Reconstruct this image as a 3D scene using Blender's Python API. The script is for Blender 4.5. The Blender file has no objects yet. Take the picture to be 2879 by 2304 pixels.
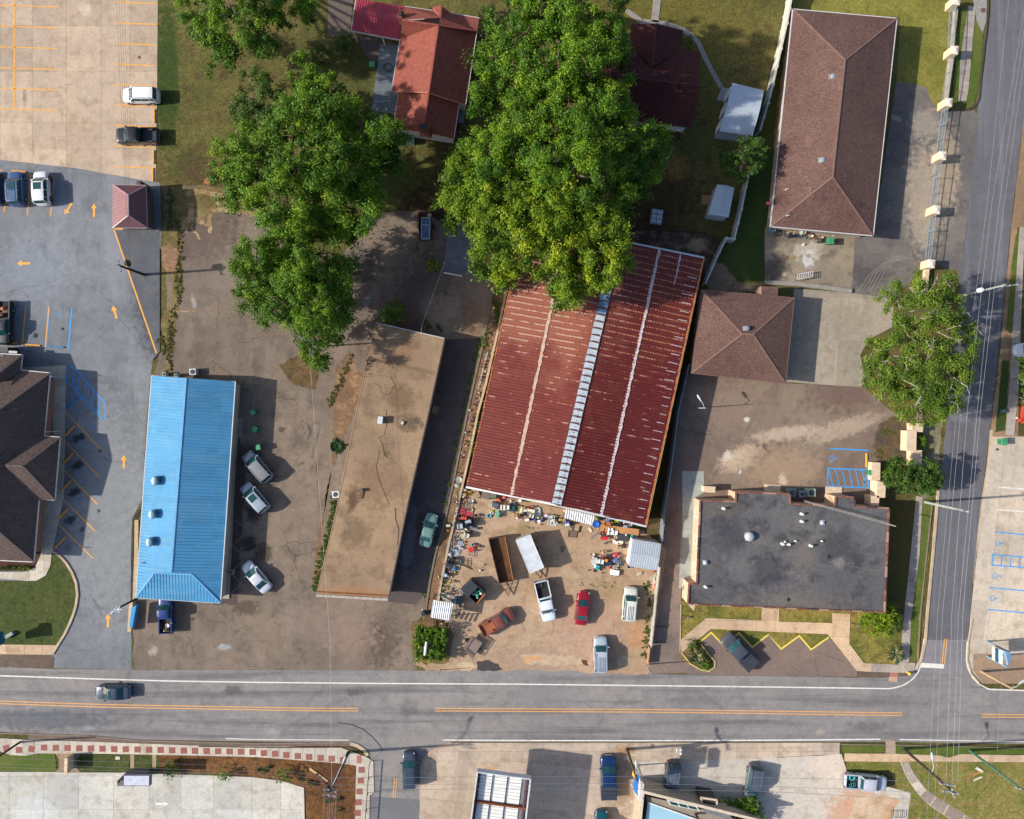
import bpy, math, random
import numpy as np
from mathutils import Vector, Matrix
random.seed(7)
R = math.radians
SC = bpy.context.scene
COL = SC.collection
# ------------------------------------------------------------------ camera, sky, sun
H = 91.4                    # height of the drone above the ground, metres
PPM = 21.0                  # photograph pixels per metre on the ground
CX, CY = 1439.5, 1152.0
SUN_EL, SHADOW_DIR = R(30.0), R(4.0)
cam = bpy.data.objects.new('camera', bpy.data.cameras.new('camera'))
COL.objects.link(cam)
cam.location = (0, 0, H)
cam.data.sensor_width = 36.0
cam.data.lens = 36.0 * H * PPM / 2879.0
cam.data.clip_start = 1.0
cam.data.clip_end = 3000.0
SC.camera = cam
world = bpy.data.worlds.new('World')
SC.world = world
world.use_nodes = True
wn = world.node_tree
wn.nodes.clear()
sky = wn.nodes.new('ShaderNodeTexSky')
sky.sky_type = 'NISHITA'
sky.sun_disc = False
sky.sun_elevation = SUN_EL
sky.sun_rotation = R(-94)
sky.air_density = 0.8
sky.dust_density = 1.6
bg = wn.nodes.new('ShaderNodeBackground')
bg.inputs['Strength'].default_value = 0.125
wo = wn.nodes.new('ShaderNodeOutputWorld')
wn.links.new(sky.outputs[0], bg.inputs[0])
wn.links.new(bg.outputs[0], wo.inputs[0])
sl = bpy.data.lights.new('sun', 'SUN')
sl.energy = 4.4
sl.angle = R(0.9)
sl.color = (1.0, 0.93, 0.82)
sun = bpy.data.objects.new('sun', sl)
COL.objects.link(sun)
sd = Vector((math.cos(SUN_EL) * math.cos(SHADOW_DIR), math.cos(SUN_EL) * math.sin(SHADOW_DIR), -math.sin(SUN_EL)))
sun.rotation_euler = sd.to_track_quat('-Z', 'Y').to_euler()
sun.location = (-60, 0, 60)
SC.view_settings.view_transform = 'Standard'
SC.view_settings.look = 'None'
SC.view_settings.exposure = 0.62
SC.view_settings.gamma = 1.0
SC.view_settings.use_curve_mapping = False
# ------------------------------------------------------------------ coordinates
def W(u, v, z=0.0):
 """plan point whose image at height z falls on pixel u, v of the aerial survey"""
 k = (H - z) / H / PPM
 return Vector(((u - CX) * k, (CY - v) * k, z))
def tq(c, r, *a):
 ox = (0, 720, 1440, 2159)[c]; oy = 576 * r
 return [(ox + a[i] / 2.9944, oy + a[i + 1] / 2.9944) for i in range(0, len(a), 2)]
def vq(*a):
 return [(a[i] * 1.3353, a[i + 1] * 1.3353) for i in range(0, len(a), 2)]
def sq(*a):
 return [(a[i], a[i + 1]) for i in range(0, len(a), 2)]
def zl(u, v, u2, v2):
 """height of a vertical post from its foot and top pixels"""
 r0 = math.hypot(u - CX, v - CY); r1 = math.hypot(u2 - CX, v2 - CY)
 return H * (1 - r0 / r1)
def rough(pts, amp=3.0, step=14.0, seed=0, closed=True):
 rnd = random.Random(seed + int(pts[0][0]))
 out = []
 n = len(pts)
 for i in range(n if closed else n - 1):
  a = pts[i]; b = pts[(i + 1) % n]
  L = math.hypot(b[0] - a[0], b[1] - a[1])
  k = max(1, int(L / step))
  for j in range(k):
   t = j / k
   w = 0.3 if j == 0 else 1.0
   out.append((a[0] + (b[0] - a[0]) * t + rnd.uniform(-amp, amp) * w,
      a[1] + (b[1] - a[1]) * t + rnd.uniform(-amp, amp) * w))
 if not closed: out.append(pts[-1])
 return out
def arc(cx, cy, r, a0, a1, n=8):
 return [(cx + r * math.cos(R(a0 + (a1 - a0) * i / n)), cy + r * math.sin(R(a0 + (a1 - a0) * i / n))) for i in range(n + 1)]
# ------------------------------------------------------------------ objects
def thing(name, label, cat, x=0.0, y=0.0, z=0.0, group=None, rot=0.0):
 o = bpy.data.objects.new(name, None)
 o.empty_display_size = 0.3
 o.location = (x, y, z); o.rotation_euler = (0, 0, rot)
 COL.objects.link(o)
 o['label'] = label; o['category'] = cat
 if group: o['group'] = group
 return o
def tag(o, label, cat, group=None):
 o['label'] = label; o['category'] = cat
 if group: o['group'] = group
 return o
def put(name, me, mats, parent=None, kind=None, local=False):
 o = bpy.data.objects.new(name, me)
 COL.objects.link(o)
 if mats is not None and not me.materials:
  for m in (mats if isinstance(mats, (list, tuple)) else [mats]): me.materials.append(m)
 if parent is not None:
  o.parent = parent
  if not local:
   p = parent; T = Vector(p.location)
   if p.parent is not None and p.type == 'EMPTY': T = T + Vector(p.parent.location)
   if p.type == 'EMPTY': o.matrix_parent_inverse = Matrix.Translation(-T)
 if kind: o['kind'] = kind
 return o
class MB:
 def __init__(s): s.v = []; s.f = []; s.m = []; s.sm = []; s.mi = 0; s.smooth = False
 def add(s, vs, fs):
  b = len(s.v); s.v += [tuple(p) for p in vs]
  for f in fs: s.f.append(tuple(b + i for i in f)); s.m.append(s.mi); s.sm.append(s.smooth)
 def box(s, x, y, z, sx, sy, sz, rz=0.0, taper=1.0):
  """box centred on x, y standing on z"""
  c, n = math.cos(rz), math.sin(rz); vs = []
  for k, t in ((0, 1.0), (1, taper)):
   for dx, dy in ((-1, -1), (1, -1), (1, 1), (-1, 1)):
    px, py = dx * sx / 2 * t, dy * sy / 2 * t
    vs.append((x + px * c - py * n, y + px * n + py * c, z + k * sz))
  s.add(vs, [(3, 2, 1, 0), (4, 5, 6, 7), (0, 1, 5, 4), (1, 2, 6, 5), (2, 3, 7, 6), (3, 0, 4, 7)])
 def prism(s, pts, z0, z1, bottom=False):
  """pts: plan points (x, y); turned to run anticlockwise"""
  a = sum(pts[i][0] * pts[(i + 1) % len(pts)][1] - pts[(i + 1) % len(pts)][0] * pts[i][1] for i in range(len(pts)))
  if a < 0: pts = list(reversed(pts))
  n = len(pts)
  vs = [(p[0], p[1], z0) for p in pts] + [(p[0], p[1], z1) for p in pts]
  fs = [tuple(range(n, 2 * n))] + [(i, (i + 1) % n, n + (i + 1) % n, n + i) for i in range(n)]
  if bottom: fs.append(tuple(reversed(range(n))))
  s.add(vs, fs)
 def sheet(s, pts, z):
  a = sum(pts[i][0] * pts[(i + 1) % len(pts)][1] - pts[(i + 1) % len(pts)][0] * pts[i][1] for i in range(len(pts)))
  if a < 0: pts = list(reversed(pts))
  s.add([(p[0], p[1], z) for p in pts], [tuple(range(len(pts)))])
 def poly(s, pts): s.add(pts, [tuple(range(len(pts)))])
 def upoly(s, pts):
  """polygon turned so that it faces up"""
  a = sum(pts[i][0] * pts[(i + 1) % len(pts)][1] - pts[(i + 1) % len(pts)][0] * pts[i][1] for i in range(len(pts)))
  if a < 0: pts = list(reversed(pts))
  s.poly(pts)
 def tube(s, pts, rad, n=6, cap=True):
  pts = [Vector(p) for p in pts]
  if not isinstance(rad, (list, tuple)): rad = [rad] * len(pts)
  rings = []
  for i, p in enumerate(pts):
   d = (pts[min(i + 1, len(pts) - 1)] - pts[max(i - 1, 0)])
   if d.length < 1e-6: d = Vector((0, 0, 1))
   d.normalize()
   a = Vector((0, 0, 1)) if abs(d.z) < 0.9 else Vector((1, 0, 0))
   e1 = d.cross(a).normalized(); e2 = d.cross(e1).normalized()
   rings.append([p + (e1 * math.cos(2 * math.pi * j / n) + e2 * math.sin(2 * math.pi * j / n)) * rad[i] for j in range(n)])
  vs = [q for r in rings for q in r]; fs = []
  for i in range(len(pts) - 1):
   for j in range(n):
    fs.append((i * n + j, i * n + (j + 1) % n, (i + 1) * n + (j + 1) % n, (i + 1) * n + j))
  if cap: fs += [tuple(reversed(range(n))), tuple(range((len(pts) - 1) * n, len(pts) * n))]
  s.add(vs, fs)
 def lathe(s, x, y, prof, n=16, sx=1.0, sy=1.0):
  """prof: (radius, z) from bottom to top"""
  vs = []; fs = []
  for r, z in prof:
   for j in range(n):
    a = 2 * math.pi * j / n; vs.append((x + r * math.cos(a) * sx, y + r * math.sin(a) * sy, z))
  for i in range(len(prof) - 1):
   for j in range(n): fs.append((i * n + j, i * n + (j + 1) % n, (i + 1) * n + (j + 1) % n, (i + 1) * n + j))
  if prof[0][0] > 1e-4: fs.append(tuple(reversed(range(n))))
  fs.append(tuple(range((len(prof) - 1) * n, len(prof) * n)))
  s.add(vs, fs)
 def torus(s, x, y, z, R0, r, n=18, m=8, tilt=0.0):
  vs = []; fs = []; ct, st = math.cos(tilt), math.sin(tilt)
  for i in range(n):
   a = 2 * math.pi * i / n
   for j in range(m):
    b = 2 * math.pi * j / m; q = R0 + r * math.cos(b)
    px, py, pz = q * math.cos(a), q * math.sin(a), r * math.sin(b)
    vs.append((x + px * ct + pz * st, y + py, z - px * st + pz * ct))
  for i in range(n):
   for j in range(m): fs.append((i * m + j, ((i + 1) % n) * m + j, ((i + 1) % n) * m + (j + 1) % m, i * m + (j + 1) % m))
  s.add(vs, fs)
 def bar(s, p, q, w, h):
  """box beam between two points, w wide, h deep, top face on the points"""
  p = Vector(p); q = Vector(q); d = (q - p)
  if d.length < 1e-5: return
  d.normalize(); a = Vector((0, 0, 1)) if abs(d.z) < 0.95 else Vector((0, 1, 0))
  e = d.cross(a).normalized() * (w / 2); n = e.cross(d).normalized() * h
  if n.z > 0: n = -n
  vs = [p - e, p + e, q + e, q - e, p - e + n, p + e + n, q + e + n, q - e + n]
  s.add(vs, [(0, 1, 2, 3), (7, 6, 5, 4), (0, 4, 5, 1), (1, 5, 6, 2), (2, 6, 7, 3), (3, 7, 4, 0)])
 def strip(s, pts, w, z0, z1):
  """ribbon or wall of width w along a plan polyline"""
  pts = [Vector((p[0], p[1], 0)) for p in pts]; Ls = []; Rs = []
  for i, p in enumerate(pts):
   d0 = (p - pts[i - 1]).normalized() if i > 0 else None
   d1 = (pts[i + 1] - p).normalized() if i < len(pts) - 1 else None
   d0 = d0 or d1; d1 = d1 or d0
   t = (d0 + d1)
   t = t.normalized() if t.length > 1e-3 else d0
   nn = Vector((-t.y, t.x, 0)); k = 1.0 / max(0.45, abs(nn.dot(Vector((-d0.y, d0.x, 0)))))
   Ls.append(p + nn * w / 2 * k); Rs.append(p - nn * w / 2 * k)
  n = len(pts); vs = []
  for z in (z0, z1):
   vs += [(p.x, p.y, z) for p in Ls] + [(p.x, p.y, z) for p in Rs]
  fs = []
  for i in range(n - 1):
   a, b, c, d = i, i + 1, n + i + 1, n + i; o = 2 * n
   fs.append((d + o, c + o, b + o, a + o))
   if z1 - z0 > 0.004:
    fs += [(a, b, b + o, a + o), (c, d, d + o, c + o)]
  if z1 - z0 > 0.004:
   fs += [(n, 0, 2 * n, 3 * n), (n - 1, 2 * n - 1, 4 * n - 1, 3 * n - 1)]
  s.add(vs, fs)
 def mesh(s, name):
  me = bpy.data.meshes.new(name)
  me.from_pydata(s.v, [], s.f)
  me.polygons.foreach_set('material_index', s.m)
  me.polygons.foreach_set('use_smooth', s.sm)
  me.update()
  return me
 def build(s, name, mats, parent=None, kind=None, local=False):
  return put(name, s.mesh(name), mats, parent, kind, local)
# ------------------------------------------------------------------ materials
def lin(c): c /= 255.0; return c / 12.92 if c <= 0.04045 else ((c + 0.055) / 1.055) ** 2.4
def C(r, g, b, k=0.82): return (lin(r) * k, lin(g) * k, lin(b) * k, 1.0)
class NT:
 def __init__(s, name):
  s.mat = bpy.data.materials.new(name); s.mat.use_nodes = True; s.t = s.mat.node_tree; s.t.nodes.clear()
  s.out = s.t.nodes.new('ShaderNodeOutputMaterial')
  s.tc = s.t.nodes.new('ShaderNodeTexCoord').outputs['Object']
 def set(s, sock, v):
  if v is None: return
  if isinstance(v, bpy.types.NodeSocket): s.t.links.new(v, sock)
  else: sock.default_value = v
 def noise(s, scale, detail=4, rgh=0.6, vec=None, dist=0.0):
  n = s.t.nodes.new('ShaderNodeTexNoise'); s.set(n.inputs['Vector'], vec or s.tc)
  n.inputs['Scale'].default_value = scale; n.inputs['Detail'].default_value = detail
  n.inputs['Roughness'].default_value = rgh; n.inputs['Distortion'].default_value = dist
  return n.outputs['Fac']
 def mapv(s, scale=(1, 1, 1), rot=0.0, loc=(0, 0, 0)):
  m = s.t.nodes.new('ShaderNodeMapping'); s.set(m.inputs['Vector'], s.tc)
  m.inputs['Scale'].default_value = scale; m.inputs['Rotation'].default_value = (0, 0, rot); m.inputs['Location'].default_value = loc
  return m.outputs[0]
 def math(s, op, a, b=None, c=None, clamp=False):
  n = s.t.nodes.new('ShaderNodeMath'); n.operation = op; n.use_clamp = clamp
  s.set(n.inputs[0], a)
  if b is not None: s.set(n.inputs[1], b)
  if c is not None: s.set(n.inputs[2], c)
  return n.outputs[0]
 def rng(s, v, a, b, c=0.0, d=1.0):
  n = s.t.nodes.new('ShaderNodeMapRange'); n.interpolation_type = 'SMOOTHSTEP' if b > a else 'LINEAR'
  s.set(n.inputs[0], v)
  for i, x in enumerate((a, b, c, d)): n.inputs[i + 1].default_value = x
  return n.outputs[0]
 def mix(s, f, a, b, mode='MIX'):
  n = s.t.nodes.new('ShaderNodeMix'); n.data_type = 'RGBA'; n.blend_type = mode
  s.set(n.inputs[0], f); s.set(n.inputs[6], a); s.set(n.inputs[7], b)
  return n.outputs[2]
 def bump(s, h, strength, dist=0.05):
  n = s.t.nodes.new('ShaderNodeBump'); n.inputs['Strength'].default_value = strength
  n.inputs['Distance'].default_value = dist; s.set(n.inputs['Height'], h)
  return n.outputs[0]
 def spot(s, x, y, r, noise=None, amt=0.5, sy=1.0, rot=0.0):
  m = s.t.nodes.new('ShaderNodeMapping'); m.vector_type = 'TEXTURE'; s.set(m.inputs['Vector'], s.tc)
  m.inputs['Location'].default_value = (x, y, 0); m.inputs['Rotation'].default_value = (0, 0, rot)
  m.inputs['Scale'].default_value = (r, r * sy, 1000.0)
  l = s.t.nodes.new('ShaderNodeVectorMath'); l.operation = 'LENGTH'; s.set(l.inputs[0], m.outputs[0])
  d = l.outputs['Value']
  if noise is not None: d = s.math('ADD', d, s.math('MULTIPLY', s.math('SUBTRACT', noise, 0.5), amt * 4))
  return s.rng(s.math('SUBTRACT', 1.2, d), 0.0, 0.75)
 def done(s, col, rgh=0.85, metal=0.0, nrm=None, spec=0.3, coat=0.0, trans=0.0, emit=None):
  b = s.t.nodes.new('ShaderNodeBsdfPrincipled')
  s.set(b.inputs['Base Color'], col); s.set(b.inputs['Roughness'], rgh); s.set(b.inputs['Metallic'], metal)
  b.inputs['Specular IOR Level'].default_value = spec
  if coat: b.inputs['Coat Weight'].default_value = coat; b.inputs['Coat Roughness'].default_value = 0.05
  if nrm is not None: s.set(b.inputs['Normal'], nrm)
  s.t.links.new(b.outputs[0], s.out.inputs[0])
  return s.mat
def ground_mat(name, c1, c2, c3=None, big=0.07, med=0.45, amt=0.55, grain=0.22, crack=0.0, crack_s=0.22, streak=None, spots=(), gs=7.0, speck=None):
 n = NT(name)
 nb = n.noise(big, 5, 0.6); nm = n.noise(med, 7, 0.68); nf = n.noise(gs, 4, 0.75)
 nd = n.noise(1.3, 5, 0.65)
 col = n.mix(n.rng(nb, 0.38, 0.62), c1, c2)
 if c3: col = n.mix(n.math('MULTIPLY', n.rng(nm, 0.47, 0.66), amt), col, c3)
 if streak:
  rot, c, a, sx, sy = streak
  ns = n.noise(1.0, 5, 0.6, n.mapv((sx, sy, 1), rot))
  col = n.mix(n.math('MULTIPLY', n.rng(ns, 0.48, 0.68), a), col, c)
 for sp in spots:
  u, v, r, c, a = sp[:5]; sy = sp[5] if len(sp) > 5 else 1.0; ro = R(sp[6]) if len(sp) > 6 else 0.0
  p = W(u, v)
  col = n.mix(n.math('MULTIPLY', n.spot(p.x, p.y, r / PPM, nd, 0.55, sy, ro), a), col, c)
 if crack:
  dv = n.t.nodes.new('ShaderNodeTexNoise'); n.set(dv.inputs['Vector'], n.tc); dv.inputs['Scale'].default_value = 0.8; dv.inputs['Detail'].default_value = 4
  mv = n.t.nodes.new('ShaderNodeVectorMath'); mv.operation = 'MULTIPLY_ADD'
  n.set(mv.inputs[0], dv.outputs['Color']); mv.inputs[1].default_value = (1.6, 1.6, 0); n.set(mv.inputs[2], n.tc)
  for sc, wd, k in ((crack_s, 0.012, 1.0), (crack_s * 3.3, 0.03, 0.5)):
   vo = n.t.nodes.new('ShaderNodeTexVoronoi'); vo.feature = 'DISTANCE_TO_EDGE'; n.set(vo.inputs['Vector'], mv.outputs[0])
   vo.inputs['Scale'].default_value = sc
   e = n.rng(vo.outputs['Distance'], 0.0, wd, 1.0, 0.0)
   msk = n.rng(n.noise(0.13 if k == 1 else 0.21, 3), 0.40, 0.60) if k == 1.0 else n.rng(n.noise(0.17, 3), 0.52, 0.62)
   col = n.mix(n.math('MULTIPLY', n.math('MULTIPLY', e, msk), crack * k), col, C(45, 38, 34))
 if speck:
  c, a = speck
  vo = n.t.nodes.new('ShaderNodeTexVoronoi'); n.set(vo.inputs['Vector'], n.tc); vo.inputs['Scale'].default_value = 1.1
  col = n.mix(n.math('MULTIPLY', n.rng(vo.outputs['Distance'], 0.03, 0.09, 1.0, 0.0), a), col, c)
 g = n.rng(nf, 0.3, 0.7, 1 - grain, 1 + grain); g2 = n.rng(n.noise(med * 2.4, 6, 0.7), 0.3, 0.7, 1 - grain * 0.55, 1 + grain * 0.55)
 gg = n.math('MULTIPLY', g, g2)
 cc = n.t.nodes.new('ShaderNodeCombineColor')
 for i in range(3): n.set(cc.inputs[i], gg)
 col = n.mix(1.0, col, cc.outputs[0], 'MULTIPLY')
 return n.done(col, 0.92, 0, n.bump(nf, 0.25, 0.04), 0.2)
def flat_mat(name, c, rgh=0.6, metal=0.0, var=0.12, scale=2.0, spec=0.4, coat=0.0, dirt=None, dirt_amt=0.5):
 n = NT(name)
 nz = n.noise(scale, 5, 0.65)
 d = tuple(x * (1 - var) for x in c[:3]) + (1,); l = tuple(min(1, x * (1 + var)) for x in c[:3]) + (1,)
 col = n.mix(n.rng(nz, 0.3, 0.7), d, l)
 if dirt: col = n.mix(n.math('MULTIPLY', n.rng(n.noise(scale * 0.6, 6, 0.7), 0.5, 0.68), dirt_amt), col, dirt)
 return n.done(col, rgh, metal, None, spec, coat)
_mc = {}
def FM(r, g, b, rgh=0.6, metal=0.0, **k):
 key = (r, g, b, rgh, metal, tuple(sorted(k.items())))
 if key not in _mc: _mc[key] = flat_mat('surface_%d_%d_%d' % (r, g, b), C(r, g, b), rgh, metal, **k)
 return _mc[key]
def paint(name, c, flake=0.35):
 n = NT(name)
 d = n.rng(n.noise(1.5, 4, 0.6), 0.3, 0.7, 0.93, 1.05)
 cc = n.t.nodes.new('ShaderNodeCombineColor')
 for i in range(3): n.set(cc.inputs[i], d)
 return n.done(n.mix(1.0, c, cc.outputs[0], 'MULTIPLY'), 0.34, flake, None, 0.5, 0.6)
def shingle_mat(name, c1, c2, rot, spots=()):
 n = NT(name)
 nb = n.noise(0.12, 5, 0.6); nf = n.noise(6.0, 3, 0.8); ns = n.noise(1.0, 3, 0.6, n.mapv((3.2, 7.5, 1), rot))
 nd = n.noise(0.6, 5, 0.65)
 col = n.mix(n.rng(nb, 0.35, 0.65), c1, c2)
 for u, v, z, r, c, a in spots:
  p = W(u, v, z); col = n.mix(n.math('MULTIPLY', n.spot(p.x, p.y, r / PPM, nd, 0.5), a), col, c)
 col = n.mix(n.math('MULTIPLY', n.rng(n.noise(0.5, 6, 0.75, n.mapv((1, 1.6, 1), rot)), 0.52, 0.7), 0.55), col, tuple(x * 0.68 for x in c2[:3]) + (1,))
 col = n.mix(n.math('MULTIPLY', n.rng(n.noise(0.3, 5, 0.7, n.mapv((1.5, .5, 1), rot, (7, 3, 0))), 0.56, 0.7), 0.4), col, tuple(min(1, x * 1.45) for x in c1[:3]) + (1,))
 g = n.math('MULTIPLY', n.rng(nf, 0.3, 0.7, 0.66, 1.34), n.rng(ns, 0.3, 0.7, 0.78, 1.22))
 cc = n.t.nodes.new('ShaderNodeCombineColor')
 for i in range(3): n.set(cc.inputs[i], g)
 return n.done(n.mix(1.0, col, cc.outputs[0], 'MULTIPLY'), 0.95, 0, n.bump(nf, 0.3, 0.03), 0.15)
def leaf_mat(name, c1, c2, c3):
 n = NT(name)
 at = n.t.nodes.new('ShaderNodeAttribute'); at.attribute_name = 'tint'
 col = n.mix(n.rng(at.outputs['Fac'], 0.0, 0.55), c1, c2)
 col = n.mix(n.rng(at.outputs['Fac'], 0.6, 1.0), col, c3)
 b = n.t.nodes.new('ShaderNodeBsdfPrincipled'); n.set(b.inputs['Base Color'], col)
 b.inputs['Roughness'].default_value = 0.55; b.inputs['Specular IOR Level'].default_value = 0.25
 t = n.t.nodes.new('ShaderNodeBsdfTranslucent'); n.set(t.inputs['Color'], n.mix(0.35, col, (0.25, 0.32, 0.02, 1)))
 m = n.t.nodes.new('ShaderNodeMixShader'); m.inputs[0].default_value = 0.22
 n.t.links.new(b.outputs[0], m.inputs[1]); n.t.links.new(t.outputs[0], m.inputs[2]); n.t.links.new(m.outputs[0], n.out.inputs[0])
 return n.mat
GLASS = NT('dark_glass'); GLASS = GLASS.done((0.008, 0.055, 0.052, 1), 0.07, 0.0, None, 0.9)
TYRE = FM(38, 38, 40, 0.9); RIM = FM(170, 172, 176, 0.35, 0.8); BLACK = FM(28, 28, 30, 0.6); RUBBER = FM(48, 47, 46, 0.85)
CHROME = FM(205, 207, 212, 0.25, 0.9); LAMP = FM(170, 176, 182, 0.2); TAIL = FM(150, 18, 16, 0.25)
STEEL = FM(160, 164, 168, 0.45, 0.7, dirt=C(110, 100, 90)); WHITEP = FM(232, 230, 224, 0.55, dirt=C(170, 160, 140), dirt_amt=0.25)
WOODP = FM(98, 80, 62, 0.9, dirt=C(60, 48, 38)); WOODB = FM(178, 140, 96, 0.85, dirt=C(120, 92, 62))
CONC = FM(170, 160, 146, 0.9, dirt=C(120, 108, 92), scale=1.2); RUST = FM(132, 74, 42, 0.9, dirt=C(84, 44, 26), dirt_amt=0.8)
BEIGE = FM(214, 184, 150, 0.85, dirt=C(176, 146, 112), dirt_amt=0.4)
YELLOW = flat_mat('yellow_paint', C(238, 168, 60), 0.7, dirt=C(200, 150, 90), dirt_amt=0.35, scale=3)
YLINE = flat_mat('road_yellow', C(226, 166, 96), 0.75, dirt=C(170, 140, 110), dirt_amt=0.5, scale=3)
WLINE = flat_mat('road_white', C(228, 224, 216), 0.75, dirt=C(160, 155, 150), dirt_amt=0.4, scale=3)
BLINE = flat_mat('blue_paint', C(44, 146, 216, 1.0), 0.75, dirt=C(90, 130, 160), dirt_amt=0.5, scale=3)
# ------------------------------------------------------------------ ground sheets
LZ = {}
def patch(name, pts, mat, layer, rgh=0.0, seed=0, step=14):
 if rgh: pts = rough(pts, rgh, step, seed)
 LZ[layer] = LZ.get(layer, -1) + 1
 b = MB(); b.sheet([W(*p) for p in pts], layer * 0.006 + (LZ[layer] % 14) * 0.0004)
 return b.build(name, mat, None, 'structure')
def clip(subject, cell):
 out = subject
 n = len(cell)
 for i in range(n):
  a = cell[i]; b = cell[(i + 1) % n]; inp = out; out = []
  if not inp: return []
  def side(p): return (b[0] - a[0]) * (p[1] - a[1]) - (b[1] - a[1]) * (p[0] - a[0])
  for j in range(len(inp)):
   p = inp[j]; q = inp[(j + 1) % len(inp)]; sp, sq_ = side(p), side(q)
   if sp >= 0: out.append(p)
   if (sp >= 0) != (sq_ >= 0):
    t = sp / (sp - sq_); out.append((p[0] + (q[0] - p[0]) * t, p[1] + (q[1] - p[1]) * t))
 return out
def slabs(parent, poly, us, vs, mats, z0, z1, fn=None, gap=0.3, name='slab'):
 """one object per cast slab: cells of the grid us x vs clipped to the outline"""
 fn = fn or (lambda u, v: (u, v))
 rnd = random.Random(int(us[0] * 7 + vs[0]))
 for i in range(len(us) - 1):
  for j in range(len(vs) - 1):
   cell = [fn(us[i] + gap, vs[j] + gap), fn(us[i + 1] - gap, vs[j] + gap), fn(us[i + 1] - gap, vs[j + 1] - gap), fn(us[i] + gap, vs[j + 1] - gap)]
   c = clip(poly, cell)
   if len(c) < 3: continue
   A = abs(sum(c[k][0] * c[(k + 1) % len(c)][1] - c[(k + 1) % len(c)][0] * c[k][1] for k in range(len(c)))) / 2
   if A < 60: continue
   b = MB(); b.prism([W(*p) for p in c], z0, z1 + rnd.uniform(-0.002, 0.002))
   b.build(name, rnd.choice(mats), parent)
def rngl(a, b, s):
 n = max(1, round((b - a) / s)); return [a + (b - a) * i / n for i in range(n + 1)]
def cmat(name, r, g, b, d=0.9, **k):
 """cast concrete in a family of slightly different pours"""
 kw = dict(big=0.09, med=0.6, amt=0.6, grain=0.14); kw.update(k)
 return [ground_mat(name + '_%d' % i, C(r * f, g * f, b * f), C(r * f * 0.93, g * f * 0.94, b * f * 0.97), C(r * f * 0.80, g * f * 0.78, b * f * 0.75), **kw) for i, f in enumerate((1.0, 0.955, 1.03))]
LAWN = ground_mat('dry_lawn', C(106, 98, 54), C(80, 84, 40), C(84, 68, 42), 0.08, 0.5, 0.85, 0.36, gs=3.2,
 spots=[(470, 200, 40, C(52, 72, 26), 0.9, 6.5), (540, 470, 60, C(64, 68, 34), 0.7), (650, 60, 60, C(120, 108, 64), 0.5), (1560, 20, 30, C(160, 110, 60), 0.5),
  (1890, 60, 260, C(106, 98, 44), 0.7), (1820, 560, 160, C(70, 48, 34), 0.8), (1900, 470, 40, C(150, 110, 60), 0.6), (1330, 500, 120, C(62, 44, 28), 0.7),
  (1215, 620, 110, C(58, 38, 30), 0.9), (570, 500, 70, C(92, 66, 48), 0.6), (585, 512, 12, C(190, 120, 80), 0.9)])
GREEN = ground_mat('green_lawn', C(66, 80, 36), C(80, 86, 42), C(50, 60, 26), 0.14, 0.8, 0.7, 0.3, gs=3.5)
GRICH = ground_mat('verge_grass', C(78, 98, 36), C(98, 108, 48), C(110, 104, 60), 0.12, 0.7, 0.5, 0.22, gs=6)
GOLD = ground_mat('yellow_lawn', C(136, 130, 62), C(114, 112, 50), C(96, 100, 46), 0.16, 0.7, 0.7, 0.26, gs=3.5)
GSOFT = ground_mat('thin_lawn', C(134, 126, 68), C(108, 112, 50), C(152, 122, 84), 0.14, 0.6, 0.75, 0.32, gs=3.5)
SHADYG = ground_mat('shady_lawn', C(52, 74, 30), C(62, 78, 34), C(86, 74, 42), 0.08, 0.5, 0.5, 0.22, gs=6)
FRONTG = ground_mat('front_lawn', C(140, 126, 64), C(92, 102, 44), C(104, 88, 48), 0.2, 0.8, 0.7, 0.32, gs=3.5)
MULCH = ground_mat('bark_mulch', C(134, 92, 54, .7), C(112, 78, 46, .7), C(80, 54, 34, .7), 0.15, 1.1, 0.8, 0.38, gs=5,
 spots=[(930, 2180, 60, C(80, 48, 34), 0.6)])
DIRT = ground_mat('yard_dirt', C(184, 158, 132), C(170, 142, 114), C(148, 120, 96), 0.09, 0.5, 0.75, 0.2, gs=8, crack=0.3, crack_s=0.2, speck=(C(222, 208, 184), .45), streak=(R(12), C(158, 130, 104), 0.5, 0.12, 0.9),
 spots=[(1470, 1490, 40, C(130, 120, 70), 0.5, 0.5), (1500, 1860, 120, C(168, 142, 122), 0.9, 0.35), (1330, 1620, 40, C(150, 124, 96), 0.5), (1640, 1500, 90, C(176, 148, 118), 0.6),
  (1790, 1790, 40, C(186, 140, 98), 0.7), (1360, 1790, 80, C(182, 158, 134), 0.6), (1700, 1660, 70, C(150, 132, 92), 0.45, 0.5), (1650, 1780, 120, C(184, 152, 130), 0.8)])
A_LEFT = ground_mat('grey_asphalt', C(132, 135, 139), C(121, 124, 129), C(103, 106, 112), 0.07, 0.35, 0.65, 0.15, speck=(C(96, 98, 102), .3), crack=0.3, crack_s=0.09,
 streak=(0, C(150, 155, 162), 0.4, 0.35, 0.06),
 spots=[(300, 1450, 110, C(140, 143, 145), 0.9, 3.0), (420, 860, 46, C(84, 86, 92), 0.9, 3.6, 8), (100, 760, 120, C(142, 150, 160), 0.5), (90, 940, 60, C(104, 112, 122), 0.5),
  (100, 945, 9, C(48, 48, 52), 0.95), (177, 925, 5, C(40, 42, 46), 0.95)]
  + [(u, v, 13, C(44, 48, 52), 0.85, 1.7, -60) for u, v in ((223, 1232), (218, 1310), (210, 1384), (197, 1463))]
  + [(230, 1488, 8, C(60, 64, 68), 0.8, 1.4, -40), (281, 1267, 5, C(62, 60, 50), 0.9), (278, 1438, 5, C(62, 64, 66), 0.9), (190, 1540, 12, C(90, 94, 98), 0.6)])
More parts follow.
